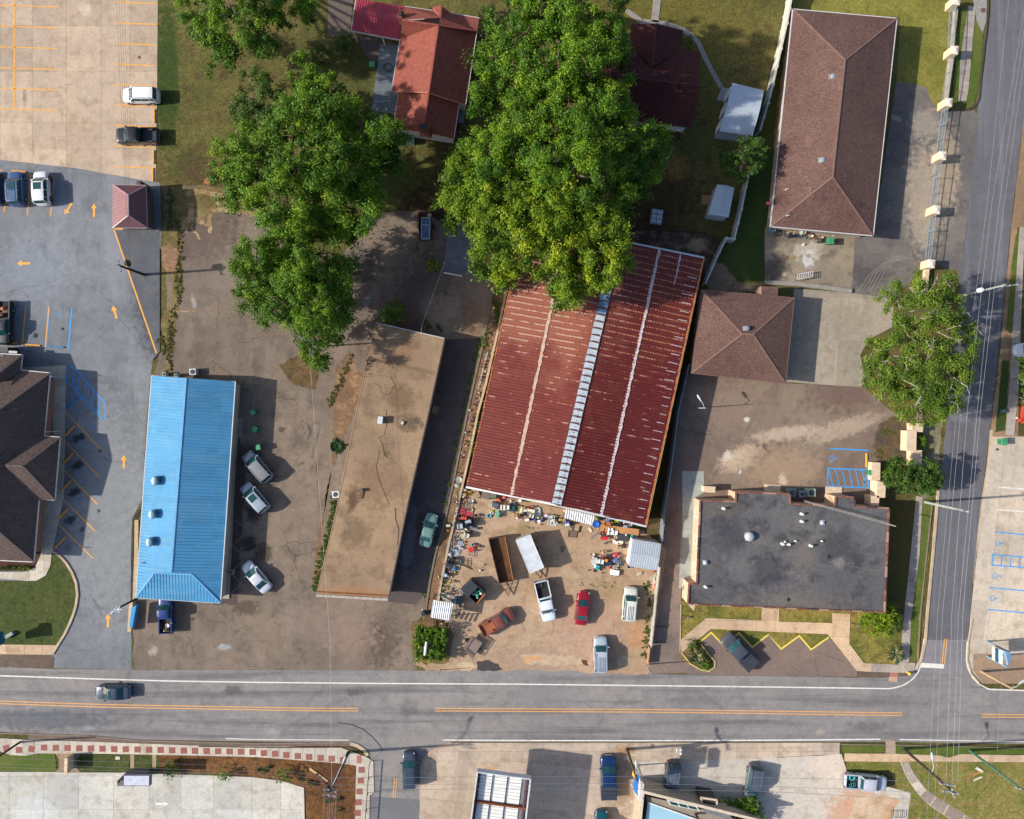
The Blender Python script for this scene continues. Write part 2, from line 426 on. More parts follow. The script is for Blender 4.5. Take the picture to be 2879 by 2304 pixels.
A_SIDE2 = ground_mat('old_asphalt_strip', C(98, 102, 110), C(88, 92, 100), C(120, 112, 104), 0.12, 0.6, 0.5, 0.14, crack=0.4)
BROWNL = ground_mat('brown_lot_asphalt', C(136, 121, 106), C(119, 106, 95), C(96, 85, 76), 0.05, 0.3, 0.65, 0.19, crack=0.6, crack_s=0.16, speck=(C(176, 164, 148), .3),
 streak=(R(8), C(148, 132, 120), 0.45, 0.5, 0.12),
 spots=[(1060, 1800, 70, C(92, 80, 72), 0.8, 1.3), (990, 1790, 80, C(148, 126, 112), 0.7), (630, 1820, 18, C(158, 160, 160), 0.9, 0.6), (430, 1830, 14, C(176, 160, 146), 0.9),
  (1010, 1600, 70, C(150, 132, 118), 0.5, 2.2), (700, 1290, 50, C(80, 68, 62), 0.75), (715, 1440, 26, C(58, 50, 46), 0.85, 1.3), (700, 1530, 26, C(54, 46, 42), 0.85), (740, 1555, 30, C(56, 48, 44), 0.75),
  (793, 1209, 10, C(92, 78, 72), 0.9), (690, 1712, 44, C(78, 64, 56), 0.7, 0.5), (545, 850, 8, C(180, 176, 170), 0.9, 3.0, 15), (935, 1750, 150, C(140, 122, 110), 0.6, 0.5),
  (560, 770, 120, C(118, 106, 98), 0.6), (640, 780, 60, C(140, 126, 116), 0.5), (1180, 840, 90, C(96, 82, 76), 0.7), (1240, 860, 60, C(158, 138, 120), 0.8, 1.6), (1330, 900, 40, C(140, 112, 88), 0.7, 1.8),
  (1080, 1030, 60, C(150, 124, 102), 0.8, 1.5), (1015, 745, 60, C(84, 78, 76), 0.8), (1035, 842, 30, C(120, 132, 130), 0.75, 0.35, 62), (960, 1090, 70, C(136, 116, 100), 0.6),
  (560, 640, 110, C(96, 80, 74), 0.6), (1210, 770, 90, C(92, 80, 74), 0.7), (1150, 930, 60, C(112, 84, 74), 0.7)])
ALLEY = ground_mat('alley_asphalt', C(88, 82, 82), C(78, 72, 74), C(104, 96, 92), 0.08, 0.5, 0.4, 0.14, crack=0.3,
 spots=[(1150, 1520, 18, C(130, 134, 138), 0.5, 6.0, -8), (1170, 1690, 90, C(100, 88, 84), 0.6)])
ROAD = ground_mat('main_road_asphalt', C(146, 141, 138), C(136, 132, 131), C(118, 115, 115), 0.05, 0.4, 0.5, 0.16, speck=(C(92, 90, 90), .35), crack=0.2, crack_s=0.07, gs=9,
 streak=(0, C(104, 102, 106), 0.75, 0.035, 0.75),
 spots=[(1000, 1948, 34, C(88, 86, 88), 0.75, 0.35), (655, 1940, 30, C(84, 84, 86), 0.75, 0.5), (120, 2025, 260, C(92, 98, 106), 0.7, 0.12), (2435, 2044, 60, C(98, 96, 98), 0.6, 0.3), (1150, 1990, 30, C(92, 90, 92), 0.4),
  (2305, 2060, 16, C(176, 166, 150), 0.6, 0.6), (765, 2058, 26, C(156, 160, 164), 0.6, 0.4), (250, 2048, 20, C(150, 156, 162), 0.6, 0.4), (1100, 1880, 900, C(140, 138, 138), 0.5, 0.022), (1960, 1970, 90, C(108, 106, 108), 0.5, 0.15), (1760, 1976, 50, C(104, 102, 102), 0.6, 0.15)])
STREET = ground_mat('side_street_asphalt', C(106, 105, 110), C(100, 99, 104), C(116, 115, 119), 0.06, 0.5, 0.5, 0.09, gs=9,
 streak=(R(-7), C(122, 124, 132), 0.6, 0.9, 0.03), spots=[(2740, 890, 60, C(126, 126, 134), 0.5, 0.3), (2700, 1170, 50, C(132, 134, 140), 0.5, 0.4)])
STREET2 = ground_mat('street_mouth_asphalt', C(136, 133, 136), C(126, 124, 128), C(112, 110, 114), 0.08, 0.5, 0.4, 0.1, gs=9)
RLOT = ground_mat('brown_gravel_lot', C(140, 124, 108), C(126, 109, 98), C(108, 92, 84), 0.06, 0.35, 0.6, 0.13, crack=0.35, crack_s=0.14,
 spots=[(2080, 1290, 70, C(196, 174, 150), 0.85, 0.5, 25), (2210, 1220, 110, C(192, 172, 152), 0.8, 0.2, 8), (2370, 1205, 120, C(180, 162, 142), 0.75, 0.25, 18), (2360, 1110, 110, C(112, 92, 84), 0.8, 0.5), (2200, 1320, 120, C(168, 142, 118), 0.7, 0.6),
  (2060, 1150, 90, C(150, 130, 114), 0.5), (2045, 1285, 20, C(214, 202, 186), 0.8, 0.7, 40), (2100, 1180, 8, C(220, 214, 206), 0.8), (2080, 1327, 5, C(226, 220, 212), 0.9, 1.6), (2200, 1350, 12, C(210, 188, 168), 0.8, 1.8),
  (2500, 1260, 46, C(70, 64, 62), 0.85, 1.4), (1970, 1120, 40, C(160, 130, 112), 0.5)])
REARC = ground_mat('stained_rear_concrete', C(156, 142, 122), C(136, 124, 108), C(96, 88, 80), 0.08, 0.35, 0.75, 0.14, crack=0.3,
 spots=[(2270, 725, 22, C(220, 222, 226), 0.95, 1.3), (2270, 700, 46, C(190, 180, 164), 0.8), (2180, 760, 44, C(92, 86, 80), 0.8), (2205, 772, 8, C(206, 194, 164), 0.8), (2214, 724, 6, C(110, 82, 50), 0.9), (2232, 726, 6, C(140, 110, 60), 0.8), (2240, 668, 60, C(100, 92, 86), 0.7, 0.35)])
REARA = ground_mat('worn_rear_asphalt', C(104, 100, 98), C(124, 117, 110), C(88, 84, 84), 0.07, 0.35, 0.7, 0.16, crack=0.3,
 spots=[(2440, 760, 70, C(84, 80, 80), 0.8), (2600, 560, 60, C(176, 160, 140), 0.7, 3.0), (2660, 480, 40, C(190, 168, 140), 0.7, 3.5), (2600, 350, 50, C(158, 148, 134), 0.7), (2510, 330, 24, C(160, 156, 148), 0.6, 0.4, -25), (2450, 700, 60, C(120, 112, 108), 0.6)])
DRIVE = ground_mat('narrow_drive', C(146, 128, 116), C(130, 114, 106), C(92, 84, 82), 0.08, 0.4, 0.5, 0.13, crack=0.5, crack_s=0.2)
LANE = ground_mat('shaded_lane', C(118, 108, 102), C(104, 98, 96), C(140, 128, 116), 0.08, 0.4, 0.5, 0.13, crack=0.4)
GPATH = cmat('washed_concrete', 168, 172, 164)
MARGIN = ground_mat('bare_margin', C(120, 104, 92), C(106, 90, 78), C(86, 72, 62), 0.12, 0.7, 0.6, 0.18)
DITCH = ground_mat('ditch_soil', C(134, 104, 78), C(112, 90, 70), C(170, 142, 112), 0.14, 0.6, 0.6, 0.25, spots=[(1390, 830, 30, C(80, 66, 44), 0.6)])
SCORCH = ground_mat('weedy_soil', C(112, 88, 62), C(92, 82, 48), C(72, 58, 44), 0.2, 0.8, 0.7, 0.3, gs=5)
SAND = ground_mat('orange_soil', C(206, 160, 118), C(190, 138, 100), C(160, 128, 84), 0.15, 0.6, 0.6, 0.14)
C_TL = cmat('lot_concrete', 200, 178, 154, streak=(0, C(168, 146, 124), 0.5, 0.35, 0.12), spots=[(393, 162, 5, C(90, 76, 64), 0.9), (70, 275, 8, C(120, 106, 94), 0.6, 3), (240, 25, 20, C(218, 198, 172), 0.7)])
C_BL = cmat('pale_concrete', 208, 204, 192, spots=[(440, 2200, 20, C(222, 220, 208), 0.5), (100, 2280, 60, C(206, 212, 212), 0.6)])
C_MID = cmat('forecourt_concrete', 202, 182, 160, spots=[(1740, 2200, 60, C(150, 130, 108), 0.8, 1.6), (1375, 2164, 16, C(200, 140, 96), 0.8, 0.6), (1760, 2110, 30, C(170, 128, 86), 0.8, 0.6), (1310, 2250, 80, C(176, 158, 134), 0.5)])
C_GR = cmat('gravelly_concrete', 206, 196, 182, spots=[(2330, 2150, 60, C(222, 204, 186), 0.7), (2420, 2250, 70, C(198, 158, 126), 0.7, 0.8), (2380, 2290, 60, C(206, 160, 128), 0.8)])
C_RT = cmat('right_lot_concrete', 212, 196, 174, spots=[(2740, 1500, 14, C(168, 140, 116), 0.7, 14.0, -6)])
C_PK = cmat('parking_concrete', 168, 156, 138, spots=[(2380, 900, 60, C(150, 136, 120), 0.6), (2480, 970, 30, C(160, 112, 76), 0.7)])
WALK = cmat('walk_concrete', 214, 184, 150)
WALKG = cmat('grey_walk', 176, 164, 152)
WALKP = cmat('pale_walk', 206, 196, 178)
BRICKR = FM(150, 92, 82, 0.9, var=0.18, scale=9.0); BRICKP = FM(176, 112, 104, 0.9, var=0.1, scale=6.0)
KERB = FM(190, 170, 142, 0.9, dirt=C(128, 108, 88), scale=0.8); KERBD = FM(132, 118, 104, 0.9, dirt=C(84, 70, 60), scale=1.0); GUTTER = FM(116, 98, 86, 0.9, dirt=C(80, 66, 56), scale=1.5)
g = MB(); g.sheet([(-260, -230), (260, -230), (260, 230), (-260, 230)], 0.0)
g.build('ground', LAWN, None, 'structure')
# --- the two left-hand lots
tl = sq(-900, -700, 444, -700, 444, 0, 442, 260, 438, 513, 395, 506, 365, 500, 330, 494, 290, 488, 240, 478, 200, 472, 135, 465, 45, 455, 0, 450, -900, 420)
lotTL = patch('concrete_parking_lot', tl, C_TL[1], 1)
slabs(lotTL, tl, [-90, 1, 91, 187, 285, 366, 445], [-60, 73, 202, 345, 420, 520], C_TL, 0.006, 0.035)
patch('left_parking_lot', rough(sq(-900, 420, 0, 450, 45, 455, 135, 465, 200, 472, 290, 488, 330, 494, 395, 506, 450, 514, 452, 640, 449, 780, 449, 990, 430, 1010, 424, 1058, 415, 1150, 402, 1400, 372, 1460, 368, 1600, 375, 1700, 368, 1740, 372, 1884, 40, 1876, -900, 1850), 1.2, 30), A_LEFT, 2)
patch('asphalt_strip', sq(318, 640, 449, 645, 449, 990, 437, 990), A_SIDE2, 3)
patch('brown_parking_lot', rough(sq(462, 530, 560, 522, 700, 545, 800, 700, 960, 720, 1060, 600, 1190, 590, 1260, 640, 1300, 770, 1395, 790, 1340, 1100, 1300, 1370, 1240, 1660, 1172, 1750, 1172, 1886, 372, 1884, 378, 1700, 430, 1080, 446, 1010, 470, 880), 3, 20), BROWNL, 3)
patch('alley', rough(sq(1252, 955, 1352, 952, 1318, 1130, 1290, 1290, 1240, 1500, 1205, 1655, 1170, 1700, 1080, 1690, 1150, 1300), 1.5, 30), ALLEY, 4)
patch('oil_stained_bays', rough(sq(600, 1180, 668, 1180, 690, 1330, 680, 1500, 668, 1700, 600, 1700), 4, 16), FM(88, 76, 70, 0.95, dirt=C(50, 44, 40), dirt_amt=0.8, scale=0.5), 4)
# weed grown seam between the lots
weedm = ground_mat('weedy_seam', C(134, 118, 82), C(112, 96, 60), C(84, 84, 40), 0.3, 0.9, 0.7, 0.3, gs=5)
patch('weedy_seam', rough(sq(453, 520, 520, 530, 560, 522, 740, 548, 690, 600, 600, 590, 540, 640, 512, 660, 512, 820, 496, 900, 490, 990, 478, 1058, 466, 1058, 470, 980, 452, 1010, 452, 900, 480, 860, 482, 780, 466, 760, 468, 640), 5, 12), weedm, 4)
for k, pts in enumerate((tq(0, 1, 1350, 360, 1360, 470, 1400, 590, 1500, 540, 1540, 420, 1420, 330), vq(585, 770, 640, 740, 670, 770, 665, 820, 622, 812), vq(705, 780, 735, 740, 765, 800, 740, 880, 722, 930, 690, 1020, 670, 1220, 655, 1240, 665, 1160, 700, 980))):
 patch('bare_soil', rough(pts, 4, 8, k), (ground_mat('reddish_soil', C(158, 120, 94), C(140, 112, 88), C(120, 96, 66), .3, .8, .7, .3), SCORCH, DITCH)[k], 5)
for i, q_ in enumerate((tq(0, 1, 1610, -10, 1605, 90, 1560, 160, 1550, 230), tq(0, 1, 1600, 110, 1690, 150, 1765, 165, 1775, 240), tq(0, 1, 1765, 160, 1770, 60, 1850, 40, 2000, 55, 2156, 75) + vq(760, 440, 800, 450), tq(0, 0, 1560, 1640, 1700, 1610, 1850, 1650, 2000, 1640), tq(0, 0, 1850, 1650, 1830, 1725), tq(0, 1, 1610, 190, 1690, 290), tq(0, 1, 1490, 905, 1620, 900, 1690, 860))):
 l_ = rough(q_, 2.5, 7, i, False); b = MB(); b.strip([W(*p) for p in l_], (.75, .5, .55, .6, .4, .3, .15)[i], .0285 + i * .0004, .0285 + i * .0004); b.build('weedy_crack', ground_mat('crack_soil_%d' % i, C(178, 152, 118), C(150, 124, 88), C(98, 92, 48), 0.4, 1.2, 0.8, 0.3, gs=5), None, 'structure')
# --- main road
road = sq(-900, 1850, 0, 1875, 150, 1881, 370, 1884, 870, 1884, 1240, 1886, 1400, 1884, 1625, 1882, 1640, 1890, 1860, 1896, 2160, 1901, 2480, 1906, 2560, 1898, 2595, 1870, 2605, 1800, 2722, 1800, 2716, 1855, 2728, 1900, 2760, 1934, 2900, 1940, 3800, 1960, 3800, 2110, 2879, 2092, 2500, 2086, 1270, 2086, 1240, 2100, 1195, 2124, 1181, 2160, 1178, 2600, 1030, 2600, 1040, 2240, 1052, 2230, 1052, 2150, 1035, 2115, 1000, 2092, 800, 2086, 390, 2080, 0, 2058, -900, 2020)
patch('main_road', road, ROAD, 6)
patch('side_street', rough(sq(2820, -500, 2787, 0, 2770, 170, 2740, 360, 2716, 640, 2700, 760, 2665, 1152, 2630, 1450, 2601, 1728, 2598, 1800, 2722, 1805, 2727, 1728, 2748, 1500, 2783, 1202, 2804, 1020, 2840, 650, 2879, 320, 2960, -500), 1.0, 40), STREET, 5)
patch('street_mouth', sq(2598, 1798, 2722, 1806, 2715, 1855, 2726, 1898, 2566, 1890, 2592, 1860), STREET2, 7)
patch('south_street', sq(1040, 2238, 1052, 2240, 1177, 2248, 1176, 2600, 1020, 2600), ground_mat('patched_asphalt', C(120, 120, 124), C(112, 112, 116), None, grain=0.1), 7)
patch('road_margin', rough(sq(-900, 1830, 0, 1838, 140, 1842, 152, 1848, 150, 1880, 0, 1874, -900, 1850), 1.5, 20), MARGIN, 7)
patch('road_margin', rough(sq(1920, 1893, 1990, 1880, 2100, 1870, 2410, 1886, 2500, 1890, 2520, 1860, 2580, 1862, 2560, 1898, 2480, 1906, 2160, 1901), 1.5, 24), MARGIN, 7)
# --- junk yard
patch('dirt_yard', rough(sq(1300, 1372, 1580, 1430, 1812, 1492, 1872, 1545, 1836, 1830, 1822, 1898, 1640, 1891, 1622, 1885, 1200, 1887, 1168, 1870, 1190, 1740, 1235, 1560, 1280, 1400), 3, 16), DIRT, 6)
patch('broken_concrete', rough(sq(1462, 1842, 1520, 1838, 1640, 1850, 1665, 1870, 1600, 1868, 1560, 1876, 1480, 1866), 5, 8), FM(190, 166, 138, 0.95, dirt=C(140, 110, 80), scale=1.0), 8)
patch('broken_concrete', rough(sq(1730, 1842, 1775, 1850, 1770, 1876, 1735, 1870), 5, 8), FM(178, 158, 136, 0.95, dirt=C(110, 96, 80), scale=1.5), 8)
patch('mud_patch', rough(sq(1472, 1846, 1520, 1842, 1522, 1856, 1478, 1864), 3, 6), SAND, 9)
patch('pothole', rough(sq(1634, 1852, 1650, 1858, 1654, 1872, 1640, 1868), 2, 5), FM(96, 66, 44, 0.95), 9)
patch('sand_patch', rough(sq(1284, 1872, 1300, 1862, 1328, 1862, 1338, 1876, 1320, 1888, 1296, 1886), 2, 6), FM(196, 172, 138, 0.95, scale=1.5), 8)
patch('tar_patch', rough(sq(1340, 1862, 1370, 1856, 1400, 1866, 1414, 1884, 1390, 1888, 1342, 1884), 2, 6), FM(70, 66, 66, 0.95), 8)
patch('weedy_bank', rough(sq(1232, 1590, 1260, 1580, 1250, 1700, 1256, 1790, 1200, 1870, 1168, 1850, 1190, 1740), 3, 12), SCORCH, 7)
patch('side_grass', rough(sq(1818, 1482, 1872, 1460, 1866, 1530, 1812, 1500), 2, 8), SCORCH, 7)
patch('gap_grass', rough(sq(1975, 760, 1990, 780, 1905, 1160, 1862, 1480, 1818, 1482, 1890, 1100), 2, 16), ground_mat('narrow_gap_grass', C(84, 62, 26), C(64, 56, 24), None, grain=0.3), 6)
# strip of soil between the alley kerb and the warehouse, with two low kerbs
kA = sq(1388, 800, 1360, 960, 1336, 1060, 1312, 1170, 1292, 1270, 1272, 1370, 1249, 1474, 1224, 1560, 1208, 1640, 1196, 1730)
kB = sq(1430, 790, 1400, 930, 1366, 1080, 1344, 1160, 1326, 1250, 1306, 1340, 1288, 1420, 1262, 1530, 1240, 1640, 1232, 1690)
patch('soil_strip', kA + list(reversed(kB)), DITCH, 7)
b = MB(); b.strip([W(*p) for p in kA], 0.22, 0.0, 0.14); b.build('alley_kerb', KERBD, None, 'structure')
b = MB(); b.strip([W(*p) for p in kB], 0.3, 0.0, 0.25); b.build('low_retaining_kerb', KERB, None, 'structure')
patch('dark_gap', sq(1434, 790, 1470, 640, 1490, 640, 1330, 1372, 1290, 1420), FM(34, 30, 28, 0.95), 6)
# --- behind the warehouse, middle back yards
patch('gravel_pad', tq(1, 1, 1620, 170, 1740, 150, 1830, 300, 1820, 600, 1575, 565, 1600, 330), FM(122, 120, 130, 0.95, dirt=C(96, 92, 100), scale=1.0), 5)
patch('gravel_pad', tq(1, 1, 1820, 480, 1990, 600, 2030, 655, 1815, 600), FM(92, 92, 100, 0.95), 5)
patch('rear_yard', rough(tq(2, 1, 900, 180, 1600, 255, 1760, 330, 1690, 460, 1600, 700, 1620, 440, 1080, 340), 3, 14), ground_mat('trodden_soil', C(92, 72, 62), C(76, 60, 54), C(150, 128, 104), 0.2, 0.7, 0.6, 0.25, spots=[(1960, 690, 34, C(168, 144, 116), 0.8, 0.6)]), 5)
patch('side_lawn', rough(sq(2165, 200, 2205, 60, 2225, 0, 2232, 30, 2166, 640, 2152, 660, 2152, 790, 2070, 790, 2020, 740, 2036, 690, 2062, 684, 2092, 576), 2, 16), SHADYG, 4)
patch('bare_side_strip', rough(sq(2214, 80, 2222, 80, 2204, 330, 2190, 400, 2172, 640, 2158, 640, 2184, 300), 2, 12), ground_mat('clay_strip', C(176, 122, 78), C(120, 84, 54), C(70, 60, 34), 0.3, 0.8, 0.5, 0.2), 5)
patch('top_lawn', rough(sq(2225, -500, 2700, -500, 2690, 140, 2655, 300, 2640, 312, 2616, 280, 2604, 250, 2575, 240, 2520, 235, 2530, 50, 2228, 26), 1, 30), GOLD, 4)
patch('rear_parking_lot', rough(sq(2520, 232, 2575, 238, 2603, 247, 2616, 280, 2638, 312, 2740, 312, 2752, 330, 2716, 640, 2698, 780, 2560, 900, 2500, 900, 2390, 824, 2394, 660, 2455, 660), 1.5, 20), REARA, 5)
patch('rear_concrete_apron', rough(sq(2150, 640, 2455, 660, 2404, 664, 2394, 824, 2180, 800, 2150, 795), 1, 20), REARC, 6)
patch('worn_path', rough(sq(2005, 740, 2030, 740, 2075, 795, 2140, 800, 2150, 820, 2000, 822, 1985, 800), 2, 10), ground_mat('worn_earth', C(140, 118, 96), C(116, 104, 88), C(86, 84, 50), 0.3, 0.8, 0.6, 0.2), 6)
pk = sq(2232, 812, 2392, 824, 2492, 838, 2512, 862, 2508, 920, 2460, 946, 2436, 962, 2418, 1000, 2434, 1072, 2420, 1088, 2366, 1086, 2205, 1074)
o = patch('garage_forecourt', pk, C_PK[1], 7)
slabs(o, pk, [2140, 2208, 2296, 2358, 2420, 2520], [805, 838, 958, 1095], C_PK, 0.042, 0.07, lambda u, v: (u - (v - 958) * 0.06, v + (u - 2360) * 0.03))
patch('brown_gravel_lot', rough(sq(1938, 1050, 2210, 1078, 2366, 1086, 2430, 1088, 2500, 1150, 2552, 1185, 2552, 1290, 2465, 1300, 2452, 1425, 1966, 1410, 1924, 1500, 1862, 1500, 1888, 1300, 1912, 1130), 2, 24), RLOT, 5)
patch('side_drive', rough(sq(1862, 1480, 1924, 1490, 1915, 1640, 1914, 1830, 1960, 1890, 1820, 1896, 1822, 1830, 1838, 1728), 1, 30), DRIVE, 5)
gp = sq(1918, 1325, 1954, 1325, 1979, 1325, 1979, 1385, 1950, 1402, 1954, 1655, 1909, 1655, 1911, 1562, 1918, 1470)
o = patch('side_footpath', gp, GPATH[1], 7)
slabs(o, gp, [1900, 1945, 1990], rngl(1325, 1656, 40), GPATH, 0.042, 0.065)
patch('front_lawn', rough(sq(1915, 1690, 2500, 1722, 2590, 1400, 2625, 1400, 2612, 1560, 2578, 1860, 2400, 1890, 1960, 1892, 1914, 1850), 0.5, 60), FRONTG, 6)
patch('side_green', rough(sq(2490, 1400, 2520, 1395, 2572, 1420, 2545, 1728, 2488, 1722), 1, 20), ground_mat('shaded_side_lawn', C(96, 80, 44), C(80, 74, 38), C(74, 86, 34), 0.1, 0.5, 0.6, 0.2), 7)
patch('zigzag_parking', sq(1968, 1803, 1999, 1778, 2035, 1816, 2076, 1779, 2115, 1820, 2161, 1783, 2196, 1824, 2246, 1788, 2280, 1826, 2329, 1792, 2408, 1884, 2408, 1902, 2160, 1900, 1930, 1896, 1938, 1870, 1986, 1880, 2000, 1872, 2010, 1856), ground_mat('front_bay_asphalt', C(140, 120, 108), C(126, 110, 102), C(112, 98, 92), 0.08, 0.5, 0.5, 0.12, crack=0.4), 7)
def walk(name, poly, mats, us, vs, fn=None, nm='slab'):
 o = patch(name, poly, mats[1], 9); slabs(o, poly, us, vs, mats, 0.054, 0.10, fn, 0.3, nm); return o
walk('front_footpath', sq(1912, 1800, 1986, 1738, 2141, 1744, 2141, 1705, 2190, 1708, 2190, 1748, 2339, 1752, 2339, 1724, 2390, 1726, 2387, 1810, 2428, 1864, 2448, 1866, 2448, 1889, 2408, 1886, 2326, 1783, 2160, 1776, 1999, 1768, 1917, 1834), WALK, rngl(1910, 2450, 52), [1700, 1745, 1790, 1840, 1892])
walk('corner_footpath', sq(2447, 1865, 2526, 1869, 2528, 1862, 2572, 1864, 2570, 1892, 2448, 1889), WALKG, rngl(2446, 2574, 40), [1860, 1893])
walk('street_footpath', sq(2575, 1395, 2593, 1398, 2584, 1560, 2562, 1728, 2554, 1862, 2530, 1862, 2541, 1728, 2560, 1550), WALKG, [2500, 2620], rngl(1395, 1864, 42))
patch('brick_crossing', sq(2503, 1890, 2523, 1891, 2521, 1918, 2497, 1915), FM(196, 160, 136, 0.9), 9);
b = MB(); b.sheet([W(*p) for p in sq(2502, 1891, 2522, 1892, 2520, 1904, 2500, 1903)], 0.062); b.build('brick_panel', BRICKP, bpy.data.objects['brick_crossing'])
walk('upper_footpath', sq(2722, 18, 2742, 20, 2722, 250, 2716, 285, 2694, 285, 2700, 160), WALKG, [2680, 2750], rngl(15, 290, 30))
patch('verge_grass', rough(sq(2744, 30, 2766, 80, 2752, 240, 2735, 300, 2715, 308, 2722, 250), 1, 14), GRICH, 8)
patch('verge_grass', rough(sq(2700, 30, 2722, 18, 2695, 285, 2672, 308), 1, 14), GRICH, 8)
patch('sewer_apron', sq(2738, -40, 2775, -40, 2772, 60, 2762, 95, 2745, 60, 2735, 10), FM(150, 148, 142, 0.9, dirt=C(110, 104, 98)), 9)
patch('verge_grass', rough(sq(2592, 1400, 2617, 1410, 2600, 1600, 2583, 1728, 2575, 1862, 2556, 1862, 2564, 1728, 2585, 1560), 0.8, 16), GRICH, 8)
patch('under_tree_soil', rough(sq(2440, 960, 2510, 850, 2600, 745, 2690, 760, 2700, 800, 2650, 1200, 2600, 1205, 2540, 1180, 2440, 1100), 4, 14), ground_mat('root_soil', C(104, 92, 50), C(84, 82, 44), C(130, 98, 62), 0.2, 0.6, 0.6, 0.25), 6)
patch('weedy_corner', rough(sq(2460, 1240, 2475, 1190, 2520, 1170, 2556, 1190, 2552, 1300, 2470, 1300), 4, 10), ground_mat('cindery_soil', C(84, 76, 68), C(104, 86, 58), C(64, 58, 54), 0.3, 0.8, 0.7, 0.3), 7)
patch('verge_soil', rough(sq(2595, 1190, 2650, 1180, 2640, 1300, 2630, 1400, 2580, 1400, 2590, 1310), 1.5, 14), ground_mat('verge_mix', C(150, 138, 118), C(96, 96, 50), C(74, 84, 36), 0.25, 0.7, 0.6, 0.2), 6)
# --- east side of the street
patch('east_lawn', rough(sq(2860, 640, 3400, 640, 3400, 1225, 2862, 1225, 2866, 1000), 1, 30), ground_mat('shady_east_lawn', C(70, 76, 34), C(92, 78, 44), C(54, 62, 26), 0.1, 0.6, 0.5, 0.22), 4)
patch('east_margin', rough(sq(2879, 330, 2960, 340, 3400, 500, 3400, 640, 2862, 640, 2866, 1230, 2782, 1230, 2808, 1020, 2842, 650), 1.2, 24), ground_mat('worn_verge', C(160, 132, 104), C(140, 114, 90), C(120, 100, 84), 0.12, 0.5, 0.5, 0.15), 3)
patch('verge_grass', rough(sq(2856, 660, 2872, 646, 2900, 642, 2868, 800, 2850, 940, 2828, 930, 2842, 760), 1.5, 12), GRICH, 5)
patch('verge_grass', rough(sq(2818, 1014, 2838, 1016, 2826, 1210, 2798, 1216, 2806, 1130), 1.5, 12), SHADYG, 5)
walk('east_footpath', sq(2866, 640, 2880, 640, 2868, 930, 2862, 1100, 2850, 1226, 2826, 1224, 2838, 1080, 2846, 930), WALKG, [2800, 2900], rngl(640, 1226, 40))
re = sq(2790, 1228, 3500, 1228, 3500, 1925, 2760, 1920, 2728, 1885, 2720, 1855, 2728, 1728, 2755, 1480, 2778, 1300)
o = patch('east_parking_lot', re, C_RT[1], 5)
slabs(o, re, [2700, 2745, 2800, 2880, 2960, 3040], [1225, 1310, 1380, 1480, 1580, 1690, 1800], C_RT, 0.03, 0.055, lambda u, v: (u - (v - 1500) * 0.12, v + (u - 2800) * 0.04))
patch('brown_corner_pad', sq(2736, 1838, 2838, 1840, 3400, 1850, 3400, 1925, 2762, 1922, 2735, 1885), ground_mat('brown_pad', C(166, 140, 116), C(152, 128, 106), C(130, 112, 96), 0.1, 0.5, 0.5, 0.12), 12)
# --- south side
bl = sq(-900, 2160, 0, 2170, 360, 2172, 600, 2180, 700, 2184, 790, 2194, 854, 2214, 856, 2700, -900, 2700)
o = patch('pale_parking_lot', bl, C_BL[1], 8)
slabs(o, bl, [-140, 27, 123, 222, 320, 420, 510, 600, 708, 790, 870], [2155, 2182, 2275, 2360], C_BL, 0.048, 0.075)
patch('mulch_bed', rough(sq(440, 2122, 720, 2127, 1002, 2150, 1000, 2304, 990, 2700, 858, 2700, 856, 2214, 790, 2194, 640, 2176, 446, 2168), 1.5, 14), MULCH, 9)
patch('lawn_strip', rough(sq(-900, 2110, 0, 2118, 40, 2124, 155, 2118, 160, 2170, -900, 2160), 1, 30), GRICH, 9)
patch('lawn_strip', sq(225, 2120, 368, 2123, 362, 2158, 352, 2170, 228, 2170), GREEN, 9)
patch('lawn_strip', sq(378, 2124, 430, 2125, 428, 2166, 376, 2162), GREEN, 9)
patch('lawn_strip', sq(438, 2126, 448, 2126, 450, 2168, 438, 2166), GREEN, 9)
patch('gravel_base', rough(sq(156, 2118, 228, 2120, 216, 2136, 218, 2160, 230, 2172, 156, 2172, 166, 2158, 168, 2136), 1, 8), FM(150, 128, 106, 0.95, var=0.3, scale=6.0), 10)
for u in (372, 434):
 patch('gravel_path', sq(u - 5, 2122, u + 6, 2122, u + 5, 2160, u - 5, 2160), FM(168, 148, 122, 0.95, var=0.3, scale=7.0), 10)
sw = sq(-900, 2040, 0, 2075, 80, 2080, 250, 2085, 560, 2096, 800, 2098, 960, 2102, 1008, 2120, 1030, 2128, 1050, 2140, 1052, 2228, 1040, 2236, 1034, 2700, 990, 2700, 1002, 2152, 960, 2146, 720, 2128, 640, 2126, 300, 2119, 110, 2118, 70, 2125, 30, 2122, 0, 2112, -900, 2090)
o = patch('paved_footpath', sw, WALKP[1], 10)
slabs(o, sw, [-120, -60, 0] + rngl(0, 950, 33)[1:] + [983, 1060], [2030, 2250], WALKP, 0.06, 0.10)
slabs(o, sw, [978, 1060], rngl(2250, 2420, 30), WALKP, 0.06, 0.10)
k = 0
pav = tq(0, 3, 58, 1122, 165, 1138, 270, 1130, 375, 1118, 474, 1120, 572, 1122, 671, 1124, 769, 1126, 866, 1128, 965, 1131, 1063, 1132, 1161, 1134, 1258, 1136, 1355, 1138, 1452, 1141, 1550, 1143, 1645, 1145, 1742, 1147, 1838, 1149, 1935, 1151, 2030, 1153, 2128, 1156) + tq(1, 3, 67, 1165, 162, 1171, 257, 1181, 353, 1189, 448, 1197, 545, 1206, 638, 1212, 733, 1222, 890, 1305, 882, 1395, 872, 1487, 863, 1578, 856, 1668)
